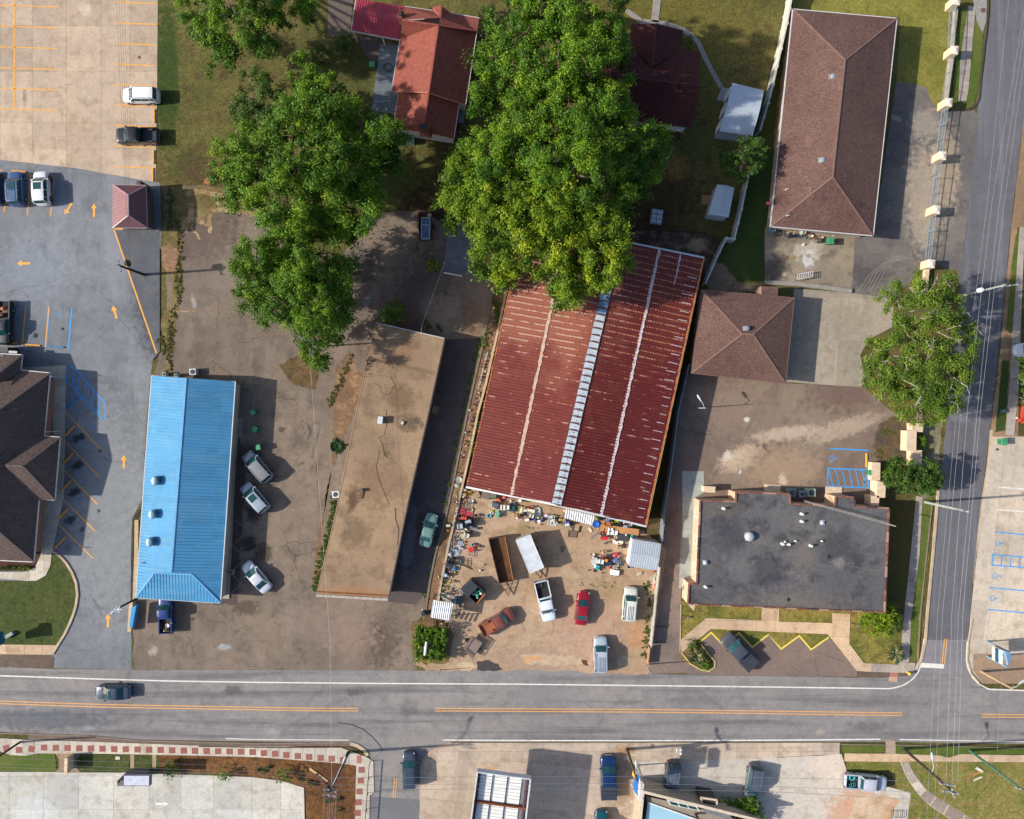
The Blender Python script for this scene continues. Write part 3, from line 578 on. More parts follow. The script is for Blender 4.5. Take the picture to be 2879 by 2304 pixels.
for i, (u, v) in enumerate(pav):
 r = {0: 0.25, 2: -0.2}.get(i, 0.03)
 p = W(u, v); b = MB(); b.box(p.x, p.y, 0.09, 0.84, 0.80, 0.022, r); b.build('brick_panel', BRICKR, o)
b = MB(); b.sheet([W(*p) for p in tq(1, 3, 850, 1182, 890, 1184, 888, 1252, 848, 1250)], 0.115); b.build('brick_panel', BRICKP, o)
fc = sq(1181, 2165, 1195, 2124, 1240, 2102, 1272, 2088, 2360, 2088, 2360, 2120, 2200, 2128, 1950, 2140, 1800, 2140, 1840, 2700, 1176, 2700)
o = patch('forecourt', fc, C_MID[1], 9)
slabs(o, fc, rngl(1170, 2370, 60), [2080, 2112, 2136], C_MID, 0.054, 0.08)
slabs(o, fc, [1100, 1500, 1720, 1900], [2136, 2260, 2400], C_MID, 0.054, 0.08, lambda u, v: (u - (v - 2136) * 0.4, v + (u - 1400) * 0.1))
gr = rough(sq(1800, 2141, 2200, 2130, 2365, 2120, 2378, 2160, 2380, 2180, 2560, 2230, 2500, 2700, 1836, 2700, 1810, 2300), 2, 22)
o = patch('gravelly_lot', gr, C_GR[0], 8)
patch('red_soil', rough(sq(2400, 2240, 2470, 2235, 2530, 2250, 2510, 2290, 2480, 2400, 2380, 2400, 2390, 2290), 5, 14), ground_mat('red_clay', C(208, 184, 158), C(198, 160, 128), C(158, 130, 92), 0.12, 0.5, 0.6, 0.16), 9)
patch('south_lawn', rough(sq(2380, 2140, 2530, 2140, 2560, 2130, 3500, 2130, 3500, 2700, 2480, 2700, 2500, 2290, 2540, 2260, 2500, 2165, 2380, 2165), 2, 24), GSOFT, 7)
patch('verge_grass', rough(sq(2366, 2094, 2489, 2095, 2487, 2116, 2372, 2118), 1, 10), GRICH, 10)
patch('verge_grass', rough(sq(2517, 2096, 3500, 2110, 3500, 2124, 2879, 2122, 2700, 2120, 2640, 2128, 2517, 2118), 1, 14), GRICH, 10)
walk('south_footpath', sq(2374, 2118, 2520, 2119, 2640, 2124, 2668, 2130, 2700, 2120, 2790, 2122, 3500, 2130, 3500, 2146, 2790, 2142, 2560, 2140, 2545, 2142, 2374, 2140), WALK, rngl(2370, 2560, 38) + [2600, 2650, 2736, 2780, 2832, 2868, 2920], [2100, 2160])
patch('kerb_ramp', sq(2489, 2080, 2517, 2082, 2517, 2119, 2489, 2119), FM(170, 150, 132, 0.9), 11)
cw = [((2530, 2142), (2553, 2140)), ((2545, 2180), (2566, 2168)), ((2562, 2208), (2582, 2192)), ((2585, 2238), (2604, 2220)), ((2612, 2264), (2630, 2240)), ((2650, 2290), (2666, 2262)), ((2700, 2320), (2712, 2290)), ((2760, 2360), (2772, 2330))]
o = patch('curved_footpath', [a for a, _ in cw] + [c for _, c in reversed(cw)], C_MID[2], 9)
cmats = [WALKG[1], WALKG[0], WALKP[2], FM(150, 134, 124, 0.9), FM(152, 136, 126, 0.9), FM(148, 132, 122, 0.9), FM(150, 134, 124, 0.9)]
for i in range(len(cw) - 1):
 (a, c), (d, e) = cw[i], cw[i + 1]
 cx = sum(p[0] for p in (a, c, d, e)) / 4; cy = sum(p[1] for p in (a, c, d, e)) / 4
 q = [(cx + (p[0] - cx) * 0.88, cy + (p[1] - cy) * 0.88) for p in (a, c, e, d)]
 b = MB(); b.prism([W(*p) for p in q], 0.054, 0.09); b.build('slab', cmats[i], o)
# --- kerbs
def kerb(name, pts, w=0.18, h=0.12, mat=KERB):
 b = MB(); b.strip([W(*p) for p in pts], w, 0.0, h); return b.build(name, mat, None, 'structure')
kerb('kerb', tq(0, 2, 440, 1190, 500, 1225, 560, 1290, 610, 1370, 645, 1460, 655, 1560, 640, 1660, 620, 1725) + tq(0, 3, 590, 75, 550, 160, 490, 255, 445, 330), 0.32, 0.15)
kerb('kerb', sq(2775, -60, 2778, 20, 2772, 90, 2762, 170, 2752, 280, 2742, 298, 2722, 310, 2700, 312), 0.2, 0.13, FM(70, 62, 56, 0.9))
b = MB(); b.strip([W(*p) for p in sq(2637, 1380, 2622, 1560, 2606, 1728, 2601, 1800, 2590, 1850, 2574, 1882)], 0.34, 0, 0.13); b.build('kerb', KERB, None, 'structure')
b = MB(); b.strip([W(*p) for p in sq(2620, 1420, 2600, 1600, 2587, 1728, 2580, 1862)], 0.12, 0, 0.14); b.build('kerb', KERBD, None, 'structure')
kerb('kerb', sq(2733, 1740, 2722, 1800, 2718, 1855, 2730, 1895, 2752, 1920), 0.2, 0.13)
kerb('kerb', sq(2787, 1210, 2780, 1300, 2758, 1440, 2740, 1560, 2732, 1640), 0.4, 0.03, KERB)
kerb('kerb', sq(-200, 2050, 0, 2061, 250, 2069, 390, 2082, 720, 2090, 985, 2088), 0.16, 0.13, KERBD)
patch('gutter_strip', sq(80, 2064, 250, 2068, 390, 2083, 720, 2091, 985, 2090, 1008, 2104, 960, 2098, 720, 2097, 390, 2091, 240, 2084, 80, 2080), GUTTER, 11)
kerb('kerb', sq(985, 2090, 1005, 2096, 1025, 2110, 1034, 2124), 0.45, 0.14, KERB)
kerb('kerb', sq(560, 2098, 800, 2101, 980, 2100, 1005, 2106, 1022, 2120), 0.14, 0.15, FM(86, 66, 54, 0.9))
kerb('kerb', sq(1182, 2160, 1194, 2132, 1215, 2112, 1250, 2096, 1270, 2090), 0.4, 0.1, FM(186, 156, 136, 0.9))
kerb('kerb', sq(2360, 2092, 2489, 2094), 0.12, 0.13, KERBD); kerb('kerb', sq(2517, 2094, 2879, 2103, 3400, 2112), 0.12, 0.13, KERBD)
kerb('kerb', sq(-300, 2166, 0, 2171, 360, 2173, 600, 2181, 700, 2185, 790, 2195, 854, 2215, 856, 2304, 856, 2500), 0.14, 0.15, FM(206, 196, 180, 0.9))
kerb('kerb', sq(1916, 1835, 1940, 1866, 1972, 1884, 1992, 1887, 2008, 1876, 2010, 1860, 1990, 1838, 1970, 1810), 0.16, 0.14, FM(206, 190, 120, 0.9, dirt=C(170, 150, 120)))
kerb('kerb', sq(1914, 1700, 1912, 1831), 0.12, 0.12, KERB)
kerb('kerb', sq(2150, 795, 2258, 802, 2392, 820), 0.55, 0.35, FM(150, 144, 136, 0.9, dirt=C(110, 104, 98)))
kerb('kerb', sq(449, 700, 449, 990, 430, 1012), 0.12, 0.1, FM(92, 88, 84, 0.9))
kerb('kerb', sq(385, 1462, 384, 1560, 378, 1720), 0.5, 0.12, FM(190, 172, 136, 0.9, dirt=C(150, 130, 100)))
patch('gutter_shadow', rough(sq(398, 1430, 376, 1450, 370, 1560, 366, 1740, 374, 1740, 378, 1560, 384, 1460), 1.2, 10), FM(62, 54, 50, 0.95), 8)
patch('rear_drive_edge', sq(1962, 1402, 1975, 1402, 1972, 1415, 1960, 1415), FM(200, 180, 160, 0.9), 8)
# bank forecourt footpaths and corner lawn on the left
patch('corner_lawn', rough(tq(0, 2, -400, 1440, 230, 1440, 340, 1400, 420, 1300, 436, 1210, 520, 1260, 600, 1380, 640, 1480, 645, 1560, 630, 1660, 610, 1725) + tq(0, 3, 590, 60, 550, 150, 485, 255, -400, 245), 0.3, 40), GREEN, 8)
walk('west_footpath', sq(64, 1034, 188, 1028, 186, 1060, 180, 1400, 146, 1560, 143, 1590, 130, 1618, 105, 1632, 78, 1634, 0, 1626, -300, 1620, -300, 1604, 0, 1608, 70, 1608, 100, 1596, 116, 1560, 125, 1400, 150, 1400, 150, 1060, 64, 1050), WALKP, [-300, 0, 40, 84, 125, 190], rngl(1025, 1636, 60))
walk('roadside_footpath', tq(0, 3, -400, 245, 485, 258, 440, 338, -400, 328), WALK, rngl(-130, 170, 48), [1800, 1850])
patch('planting_bed', rough(sq(-300, 1574, 95, 1576, 112, 1400, 126, 1400, 118, 1560, 100, 1594, 70, 1606, -300, 1604), 1, 12), FM(74, 44, 34, 0.95, var=0.3, scale=4.0), 9)
# planting islands
patch('planting_island', rough(sq(1922, 1838, 1960, 1812, 1972, 1812, 2006, 1862, 1990, 1884, 1970, 1880, 1942, 1866), 1, 10), ground_mat('island_bed', C(112, 92, 58), C(84, 84, 40), C(130, 100, 70), 0.3, 0.8, 0.6, 0.25), 8)
patch('hedge_bed', rough(sq(1160, 1746, 1262, 1750, 1276, 1790, 1262, 1862, 1240, 1868, 1176, 1860, 1158, 1830), 2, 10), ground_mat('hedge_soil', C(130, 104, 74), C(100, 84, 50), None, grain=0.25), 8)
patch('pale_pad', tq(0, 2, 1970, 70, 2045, 72, 2040, 235, 1960, 230), FM(150, 146, 142, 0.9), 8)
# ------------------------------------------------------------------ painted markings (children of the surface that carries them)
BO = bpy.data.objects
def line(parent, pts, w, mat, z, name='painted_line'):
 b = MB(); b.strip([W(*p) for p in pts], w, z, z); return b.build(name, mat, BO[parent])
P1 = 'concrete_parking_lot'; zc = 0.045
for i, y in enumerate((48, 223, 398, 573, 746, 918)):
 line(P1, tq(0, 0, -300, y - 8, 0, y, 490, y + 14 if i else y + 14), 0.13, YELLOW, zc)
line(P1, tq(0, 0, 128, -400, 128, 0, 124, 500, 121, 915), 0.17, YELLOW, zc)
for y in (25, 200, 373, 546, 718, 890, 1062, 1236, 1408):
 line(P1, tq(0, 0, 975 - y * 0.006, y - 4, 1325 - y * 0.015, y + 10), 0.14, YELLOW, zc)
P2 = 'left_parking_lot'; za = 0.022
line(P2, tq(0, 0, -10, 1436, 22, 1438), 0.13, YELLOW, za); line(P2, tq(0, 0, 65, 1445, 40, 1750) + tq(0, 1, 34, 65), 0.13, YELLOW, za)
line(P2, tq(0, 0, 258, 1462, 240, 1720) + tq(0, 1, 230, 90), 0.13, YELLOW, za)
line(P2, tq(0, 0, 405, 1478, 458, 1484, 436, 1725) + tq(0, 1, 426, 100), 0.13, YELLOW, za)
line(P2, tq(0, 0, 1228, 1586, 1302, 1590), 0.14, YELLOW, za); line(P2, tq(0, 1, 955, 202, 1035, 206), 0.2, YELLOW, 0.028)
line(P2, tq(0, 1, 960, 205, 1190, 880, 1318, 1250), 0.19, YELLOW, 0.028)
line(P2, tq(0, 1, 218, 842, 188, 1185), 0.14, YELLOW, za); line(P2, tq(0, 1, 412, 858, 382, 1200), 0.14, YELLOW, za)
line(P2, tq(0, 1, 606, 870, 575, 1220), 0.17, BLINE, za); line(P2, tq(0, 1, 418, 858, 396, 1200), 0.08, BLINE, za)
for k in range(6):
 y = 0 + k * 232
 if k < 5: line(P2, tq(0, 2, 535 - k * 20 + (4 if k else 0), 5 + k * 232, 855 - k * 18, 340 + k * 228), 0.14, YELLOW, za)
hz = tq(0, 1, 568, 1350, 895, 1690, 880, 1725) + tq(0, 2, 880, 90, 560, -235)
hatch = [tq(0, 1, 568, 1350, 650, 1400, 760, 1530, 890, 1680) + tq(0, 2, 885, 88), tq(0, 1, 568, 1350, 562, 1488, 660, 1590, 780, 1725) + tq(0, 2, 870, 92)]
for h in hatch: line(P2, h, 0.15, BLINE, za)
for x0, y0, x1, y1 in ((620, 1400, 606, 1535), (668, 1450, 655, 1588), (725, 1510, 712, 1645), (785, 1580, 770, 1715), (838, 1630, 826, 1775)):
 line(P2, tq(0, 1, x0, y0, x1, y1), 0.13, BLINE, 0.026)
def arrow(parent, u, v, deg, mat=YELLOW, z=za, L=1.75, s=1.0):
 """deg: heading in the plan, 90 points up the picture"""
 p = W(u, v); c, n = math.cos(R(deg)), math.sin(R(deg)); b = MB()
 pts = [(0.9, 0), (0.25, 0.42), (0.25, 0.15), (-0.9, 0.15), (-0.9, -0.15), (0.25, -0.15), (0.25, -0.42)]
 b.sheet([(p.x + (x * c - y * n) * s, p.y + (x * n + y * c) * s) for x, y in pts], z)
 return b.build('painted_arrow', mat, BO[parent])
arrow(P2, *tq(0, 1, 575, 35)[0], 238); arrow(P2, *tq(0, 1, 792, 48)[0], 90); arrow(P2, *tq(0, 1, 200, 495)[0], 180)
arrow(P2, *tq(0, 1, 967, 905)[0], 106); arrow(P2, *tq(0, 2, 1043, 440)[0], 90); arrow(P2, *tq(0, 3, 909, 52)[0], 90)
arrow('pale_parking_lot', *tq(0, 3, 1365, 1592)[0], 0, WLINE, 0.085)
def access_mark(parent, u, v, deg, z=za, s=0.5):
 """painted wheelchair symbol: head, back, seat and leg, wheel arc"""
 p = W(u, v); c, n = math.cos(R(deg)), math.sin(R(deg)); b = MB()
 T = lambda x, y: (p.x + (x * c - y * n) * s, p.y + (x * n + y * c) * s)
 b.sheet([T(-0.15 + 0.2 * math.cos(a * math.pi / 5), 1.05 + 0.2 * math.sin(a * math.pi / 5)) for a in range(10)], z)
 b.strip([T(-0.12, 0.8), T(-0.05, 0.1), T(0.5, 0.05), T(0.75, -0.6)], 0.2 * s, z, z)
 b.strip([T(-0.1, 0.5), T(0.42, 0.46)], 0.15 * s, z, z)
 b.strip([T(-0.05 + 0.62 * math.cos(R(a)), -0.25 + 0.62 * math.sin(R(a))) for a in range(110, 341, 23)], 0.15 * s, z, z)
 return b.build('painted_wheelchair_symbol', BLINE, BO[parent])
access_mark(P2, *tq(0, 1, 502, 930)[0], 180, za, 0.42); access_mark(P2, *tq(0, 2, 790, 135)[0], 180, za, 0.42)
P3 = 'brown_gravel_lot'; zb = 0.04
line(P3, tq(3, 2, 515, 328, 848, 344), 0.17, BLINE, zb); access_mark(P3, *tq(3, 2, 548, 412)[0], -85, zb, 0.55)
q = tq(3, 2, 505, 495, 848, 508, 842, 660, 500, 645, 505, 495); line(P3, q, 0.16, BLINE, zb)
for i in range(6): line(P3, tq(3, 2, 508 + i * 57, 497 + i * 2, 548 + i * 55, 646 + i * 3), 0.13, BLINE, zb + 0.004)
line(P3, tq(3, 2, 843, 510, 800, 655), 0.13, BLINE, zb + 0.004)
P4 = 'east_parking_lot'; ze = 0.066
line(P4, tq(3, 2, 1942, 652, 2400, 690), 0.17, WLINE, ze); line(P4, tq(3, 2, 1926, 842, 2400, 880), 0.17, WLINE, ze)
for x, y in ((1910, 1030), (1862, 1498), (1845, 1682)): line(P4, tq(3, 2, x, y, x + 520, y + 48), 0.14, BLINE, ze)
line(P4, tq(3, 2, 2400, 1260, 1888, 1220, 1882, 1308, 2400, 1350), 0.15, BLINE, ze)
for x in (1966, 2042, 2118): line(P4, tq(3, 2, x, 1226 + (x - 1888) * 0.08, x - 6, 1312 + (x - 1888) * 0.08), 0.14, BLINE, ze + 0.003)
for x, y in ((1942, 1126), (1918, 1402), (1896, 1590)): access_mark(P4, *tq(3, 2, x, y)[0], -95, ze, 0.5)
# road lines
PR = 'main_road'; zr = 0.05
line(PR, tq(0, 3, -400, 500, 0, 515, 720, 540, 1440, 560, 2156, 571) + tq(1, 3, 1000, 580, 2156, 586) + tq(2, 3, 1100, 598, 2156, 610) + tq(3, 3, 600, 618, 1020, 624, 1080, 614, 1150, 590, 1215, 545, 1262, 490, 1284, 430, 1296, 340, 1312, 205), 0.17, WLINE, zr)
for dy in (0, 22):
 line(PR, tq(0, 3, -400, 715 + dy, 0, 728 + dy, 900, 758 + dy, 2156, 780 + dy) + tq(1, 3, 400, 787 + dy, 858, 790 + dy), 0.13, YLINE, zr)
 line(PR, tq(1, 3, 1508, 790 + dy, 2156, 793 + dy) + tq(2, 3, 1200, 800 + dy, 2156, 812 + dy) + tq(3, 3, 500, 820 + dy, 1130, 828 + dy), 0.13, YLINE, zr)
 line(PR, tq(3, 3, 1796, 840 + dy, 2156, 844 + dy, 2500, 850 + dy), 0.13, YLINE, zr)
 line('street_mouth', tq(3, 3, 1486 + dy * 0.9, 205, 1464 + dy * 0.9, 412), 0.16, YLINE, 0.056)
 line('south_street', tq(1, 3, 1175 + dy * 0.8 - 8, 1380, 1162 + dy * 0.8 - 8, 1540), 0.13, YLINE, 0.058)
line(PR, tq(0, 3, 1900, 1044, 2156, 1052) + tq(1, 3, 780, 1057), 0.11, WLINE, zr)
line(PR, tq(1, 3, 1568, 1057, 2156, 1060) + tq(2, 3, 1100, 1062, 2156, 1058) + tq(3, 3, 400, 1055, 945, 1050), 0.17, WLINE, zr)
line(PR, tq(3, 3, 1108, 1052, 1500, 1060, 2156, 1070, 2500, 1074), 0.14, WLINE, zr)
line(PR, tq(3, 3, 1676, 228, 1668, 380, 1680, 450, 1720, 530, 1780, 590, 1860, 630, 2156, 640, 2500, 646), 0.17, WLINE, 0.056)
b = MB(); b.sheet([W(*p) for p in tq(3, 3, 1284, 406, 1482, 418, 1480, 455, 1280, 445)], 0.058); b.build('painted_stop_line', WLINE, BO['street_mouth'])
line('zigzag_parking', tq(2, 3, 1580, 232, 1675, 152, 1785, 268), 0.2, FM(232, 208, 90, 0.8, dirt=C(200, 180, 110)), 0.06)
line('zigzag_parking', tq(2, 3, 1875, 182, 1908, 155, 2020, 275, 2156, 168) + tq(3, 3, 0, 165, 110, 290, 262, 180, 362, 295, 512, 190), 0.22, FM(232, 208, 90, 0.8, dirt=C(200, 180, 110)), 0.06)
# faint bay lines of the brown lot and skid marks
FAINT = FM(156, 144, 128, 0.9, dirt=C(120, 106, 96), dirt_amt=0.8, scale=2.0)
for q in ((1980, 930, 2080, 1010), (1950, 1130, 2060, 1250), (1955, 1390, 2060, 1500), (1985, 1125, 2060, 1045), (1970, 1345, 2050, 1270), (1925, 1570, 2005, 1495), (2045, 205, 2156, 310)):
 line('brown_parking_lot', tq(0, 2, *q), 0.08, FAINT, 0.03)
SKID = FM(70, 68, 72, 0.9)
line(PR, tq(1, 3, 690, 910, 800, 925, 900, 965, 980, 1030, 1040, 1100, 1065, 1145), 0.13, SKID, 0.048, 'skid_mark')
for k in range(5): line('rear_parking_lot', tq(3, 1, 760 + k * 34, 730, 850 + k * 34, 590 - k * 8, 960 + k * 30, 500 - k * 6, 1120 + k * 20, 420 + k * 6), 0.08, FM(136, 128, 120, 0.9), 0.036 + k * 0.001, 'tyre_mark')
for q in ((1180, 100, 1325, 104), (1175, 238, 1308, 238)): line('side_drive', tq(2, 3, *q), 0.14, FM(84, 72, 68, 0.9), 0.036, 'drive_joint')
# ------------------------------------------------------------------ building helpers
def inset(pts, d):
 """move each plan point of a polygon inwards by d metres"""
 n = len(pts); a = sum(pts[i][0] * pts[(i + 1) % n][1] - pts[(i + 1) % n][0] * pts[i][1] for i in range(n)); s = 1 if a > 0 else -1
 out = []
 for i in range(n):
  p0, p1, p2 = Vector(pts[i - 1][:2]), Vector(pts[i][:2]), Vector(pts[(i + 1) % n][:2])
  d0 = (p1 - p0).normalized(); d1 = (p2 - p1).normalized()
  n0 = Vector((-d0.y, d0.x)) * s; n1 = Vector((-d1.y, d1.x)) * s
  t = (n0 + n1); t = t / max(0.3, t.dot(n0))
  q = p1 + t * d; out.append(Vector((q.x, q.y, 0)))
 return out
def walls(parent, eave_px, z, over, mat, z0=0.0, name='wall'):
 pts = inset([W(u, v, z) for u, v in eave_px], over)
 b = MB(); b.prism(pts, z0, z - 0.06); return b.build(name, mat, parent), pts
def openings(parent, a, b_, z0, z1, n, wid, matf, name='window', off=0.03):
 """n framed windows along the wall running from a to b_ (outside on the right hand side)"""
 a = Vector(a[:2]); b_ = Vector(b_[:2]); d = (b_ - a); L = d.length; d.normalize(); nn = Vector((d.y, -d.x))
 for i in range(n):
  c = a + d * L * (i + 0.5) / n + nn * off; m = MB()
  p0 = c - d * wid / 2; p1 = c + d * wid / 2
  m.poly([(p0.x, p0.y, z0), (p1.x, p1.y, z0), (p1.x, p1.y, z1), (p0.x, p0.y, z1)])
  w = m.build(name, GLASS if name == 'window' else matf, parent)
  f = MB()
  for e, g_ in (((p0.x, p0.y, z0), (p0.x, p0.y, z1)), ((p1.x, p1.y, z0), (p1.x, p1.y, z1))): f.bar(e, g_, 0.08, 0.08)
  f.bar((p0.x, p0.y, z1), (p1.x, p1.y, z1), 0.1, 0.08); f.bar((p0.x, p0.y, z0), (p1.x, p1.y, z0), 0.14, 0.06)
  fo = f.build('frame', matf, None); fo.parent = w
  fo.matrix_parent_inverse = Matrix.Identity(4)
def ribs(poly, d, sp, w, h, mat, parent, name='rib'):
 """raised ribs along plan direction d on a planar roof face, joined into one part"""
 P = [Vector(p) for p in poly]; nrm = (P[1] - P[0]).cross(P[2] - P[0])
 if nrm.z < 0: nrm = -nrm
 nrm.normalize(); d = Vector((d[0], d[1])).normalized(); e = Vector((-d.y, d.x))
 zz = lambda x, y: P[0].z - (nrm.x * (x - P[0].x) + nrm.y * (y - P[0].y)) / nrm.z
 ts = [p.x * e.x + p.y * e.y for p in P]; b = MB(); t = math.ceil(min(ts) / sp) * sp + sp * 0.5
 while t < max(ts):
  hit = []
  for i in range(len(P)):
   p, q = P[i], P[(i + 1) % len(P)]; a0, a1 = ts[i] - t, ts[(i + 1) % len(P)] - t
   if (a0 < 0) != (a1 < 0):
    k = a0 / (a0 - a1); hit.append((p.x + (q.x - p.x) * k, p.y + (q.y - p.y) * k))
  if len(hit) >= 2:
   hit.sort(key=lambda q: q[0] * d.x + q[1] * d.y); p, q = hit[0], hit[-1]
   if math.hypot(p[0] - q[0], p[1] - q[1]) > 0.15:
    pz, qz = zz(*p), zz(*q); vs = []
    for (x, y), z in ((p, pz), (q, qz)):
     vs += [(x - e.x * w / 2, y - e.y * w / 2, z + 0.002), (x, y, z + h), (x + e.x * w / 2, y + e.y * w / 2, z + 0.002)]
    b.add(vs, [(0, 3, 4, 1), (1, 4, 5, 2)])
  t += sp
 return b.build(name, mat, parent, 'stuff')
def roof(parent, faces, mats, name='roof'):
 """faces: lists of 3D points; every slope is a mesh of its own"""
 out = []
 for i, f in enumerate(faces):
  m = mats[i % len(mats)] if isinstance(mats, list) else mats
  b = MB(); b.upoly([tuple(p) for p in f]); out.append(b.build(name, m, parent))
 return out
def eaves(parent, pts, w, h, mat, name='gutter', closed=True):
 b = MB(); n = len(pts)
 for i in range(n if closed else n - 1): b.bar(Vector(pts[i]) + Vector((0, 0, 0.03)), Vector(pts[(i + 1) % n]) + Vector((0, 0, 0.03)), w, h)
 return b.build(name, mat, parent)
def ridge(parent, segs, w, mat, name='ridge_cap', up=0.03):
 for p, q in segs:
  b = MB(); b.bar(Vector(p) + Vector((0, 0, up)), Vector(q) + Vector((0, 0, up)), w, 0.05); b.build(name, mat, parent)
def root(name, label, u, v, group=None, cat='building'):
 p = W(u, v); return thing(name, label, cat, p.x, p.y, 0, group)
# ------------------------------------------------------------------ blue metal roof shop
t = root('shop_building', 'long shop building under a bright blue ribbed metal roof with three hooded vents', 523, 1376)
ze, zd = 2.6, 4.1
A, B_, Cc, D = W(426, 1057, ze), W(662, 1074, ze), W(620, 1696, ze), W(382, 1681, ze)
r0, r1 = W(523, 1064, zd), W(481, 1610, zd)
h0, h1 = W(434, 1611, ze + 0.75), W(538, 1615, ze + 0.82)
walls(t, [(426, 1057), (662, 1074), (620, 1696), (382, 1681)], ze, 0.35, FM(178, 168, 150, 0.85))
b = MB(); b.poly([W(428, 1060, ze), r0 + Vector((0, -0.15, -0.05)), W(660, 1076, ze)]); b.build('gable', FM(180, 176, 166, 0.8), t)
def sheet_metal(name, c, rot, dirt, cell=(1.1, .24)):
 n = NT(name); vm = n.t.nodes.new('ShaderNodeVectorMath'); vm.operation = 'FLOOR'; n.set(vm.inputs[0], n.mapv((cell[1], cell[0], 1), rot))
 w = n.t.nodes.new('ShaderNodeTexWhiteNoise'); n.set(w.inputs['Vector'], vm.outputs[0])
 col = n.mix(w.outputs['Value'], tuple(x * .9 for x in c[:3]) + (1,), tuple(min(1, x * 1.08) for x in c[:3]) + (1,))
 col = n.mix(n.math('MULTIPLY', n.rng(n.noise(1, 5, .7, n.mapv((.25, 2.2, 1), rot)), .46, .7), .45), col, dirt); col = n.mix(n.math('MULTIPLY', n.rng(n.noise(.35, 5, .7), .5, .7), .35), col, dirt)
 return n.done(col, .7, 0, None, .25)
BR1 = sheet_metal('blue_metal', C(74, 148, 194, .8), R(4), C(118, 164, 184, .8))
lp = D + Vector((0, 0, 0.05)); rp = Cc + Vector((0, 0, 0.05))
hL, hR = W(434, 1611, 3.42), W(538, 1615, 3.5)
SL, SR = [A, r0, r1, hL, D], [r0, B_, Cc, hR, r1]; roof(t, [SL, SR], BR1)
b = MB(); b.poly([hL, hR, r1]); b.build('gablet', BR1, t)
roof(t, [[lp, rp, hR, hL]], BR1, 'hip_roof')
ddir = (B_ - A).normalized(); up_ = (A - D).normalized()
ribs(SL, (ddir.x, ddir.y), 0.42, 0.06, 0.022, BR1, t); ribs(SR, (ddir.x, ddir.y), 0.42, 0.06, 0.022, BR1, t)
ribs([lp, rp, hR, hL], (up_.x, up_.y), 0.4, 0.07, 0.035, BR1, t)
RC = flat_mat('blue_cap', C(110, 172, 216, 0.8), 0.4, 0.1)
ridge(t, [(r0, r1), (hL, hR), (hL, lp), (hR, rp)], 0.24, RC)
eaves(t, [A, B_, Cc, D], 0.12, 0.14, FM(196, 204, 212, 0.5))
for (u, v) in ((439, 1352), (431, 1446), (424, 1524)):
 p = W(u, v, 3.6); b = MB(); vs = []; n = 10
 for i in range(n + 1):
  a = math.pi * i / n; vs += [(p.x - 0.34 + 0.5 * (1 - math.sin(a)) * 0 + 0.42 * math.sin(a) - 0.1, p.y + 0.62 * math.cos(a), 2.9), (p.x - 0.3 + 0.30 * math.sin(a), p.y + 0.5 * math.cos(a), 4.15)]
 b.lathe(p.x, p.y, [(0.56, 2.9), (0.60, 3.9), (0.62, 4.02), (0.5, 4.14), (0.12, 4.2)], 18, 0.62, 1.0)
 o = b.build('hooded_vent', FM(150, 176, 190, 0.5, 0.3), t)
 b = MB(); b.box(p.x + 0.35, p.y + 0.25, 3.1, 0.35, 0.4, 0.75); bo = b.build('vent_throat', FM(80, 120, 130, 0.5), None); bo.parent = o
p = W(402, 1583, 2.95); b = MB(); b.box(p.x, p.y, 2.75, 0.2, 0.12, 0.3, 0.4); b.tube([(p.x - 0.12, p.y, 3.0), (p.x + 0.22, p.y + 0.08, 3.08)], 0.05); b.build('red_pipe_boot', FM(110, 30, 34), t)
b = MB(); pts = [W(u, v) for u, v in tq(0, 2, 1975, 232, 1940, 800, 1905, 1590, 1880, 1595)]; b.strip(pts[:3], 0.9, 0, 0.16); b.build('walkway', CONC, t)
# ------------------------------------------------------------------ flat tan roof strip building
t = root('motel_building', 'long single storey building with flat tan gravel roof between the two lots', 1070, 1300)
ze = 2.7; out = sq(1057, 908, 1250, 952, 1207, 1152, 1148, 1410, 1092, 1683, 890, 1671, 945, 1440, 1003, 1152)
TANR = ground_mat('tan_gravel_roof', C(164, 138, 110), C(148, 124, 100), C(116, 97, 80), 0.12, 0.4, 0.7, 0.16, gs=6, spots=[
 (1135, 1120, 45, C(112, 92, 70), 0.75), (1160, 1195, 36, C(98, 84, 68), 0.8, 0.6), (1010, 1380, 30, C(120, 96, 76), 0.7), (1060, 1360, 60, C(136, 108, 84), 0.7, 1.2), (1015, 1490, 45, C(118, 98, 76), 0.75), (1130, 1370, 40, C(134, 108, 84), 0.6),
 (1095, 1270, 12, C(104, 92, 66), 0.8), (1070, 1017, 60, C(92, 74, 56), 0.75, 0.1, -14), (1145, 985, 40, C(140, 108, 84), 0.5), (1170, 1040, 60, C(116, 92, 70), 0.6, 0.12, -12), (1120, 1340, 40, C(140, 112, 88), 0.6), (1000, 1650, 80, C(166, 122, 84), 0.6, 0.25), (1005, 1400, 16, C(92, 70, 52), 0.8, 1.8, -10), (1185, 1185, 14, C(96, 84, 72), 0.7), (1190, 1330, 30, C(140, 116, 92), 0.6)])
walls(t, out, ze, 0.12, FM(150, 132, 116, 0.85, dirt=C(110, 94, 82)))
roof(t, [[W(u, v, ze) for u, v in out]], TANR)
eaves(t, [W(1057, 908, ze), W(1250, 952, ze)], 0.12, 0.2, FM(186, 186, 182, 0.6), 'roof_edge', False)
eaves(t, [W(1250, 952, ze), W(1207, 1152, ze), W(1148, 1410, ze), W(1092, 1683, ze)], 0.1, 0.22, FM(86, 72, 78, 0.7), 'roof_edge', False)
eaves(t, [W(1057, 908, ze), W(1003, 1152, ze), W(945, 1440, ze), W(890, 1671, ze)], 0.1, 0.2, FM(170, 140, 106, 0.8), 'roof_edge', False)
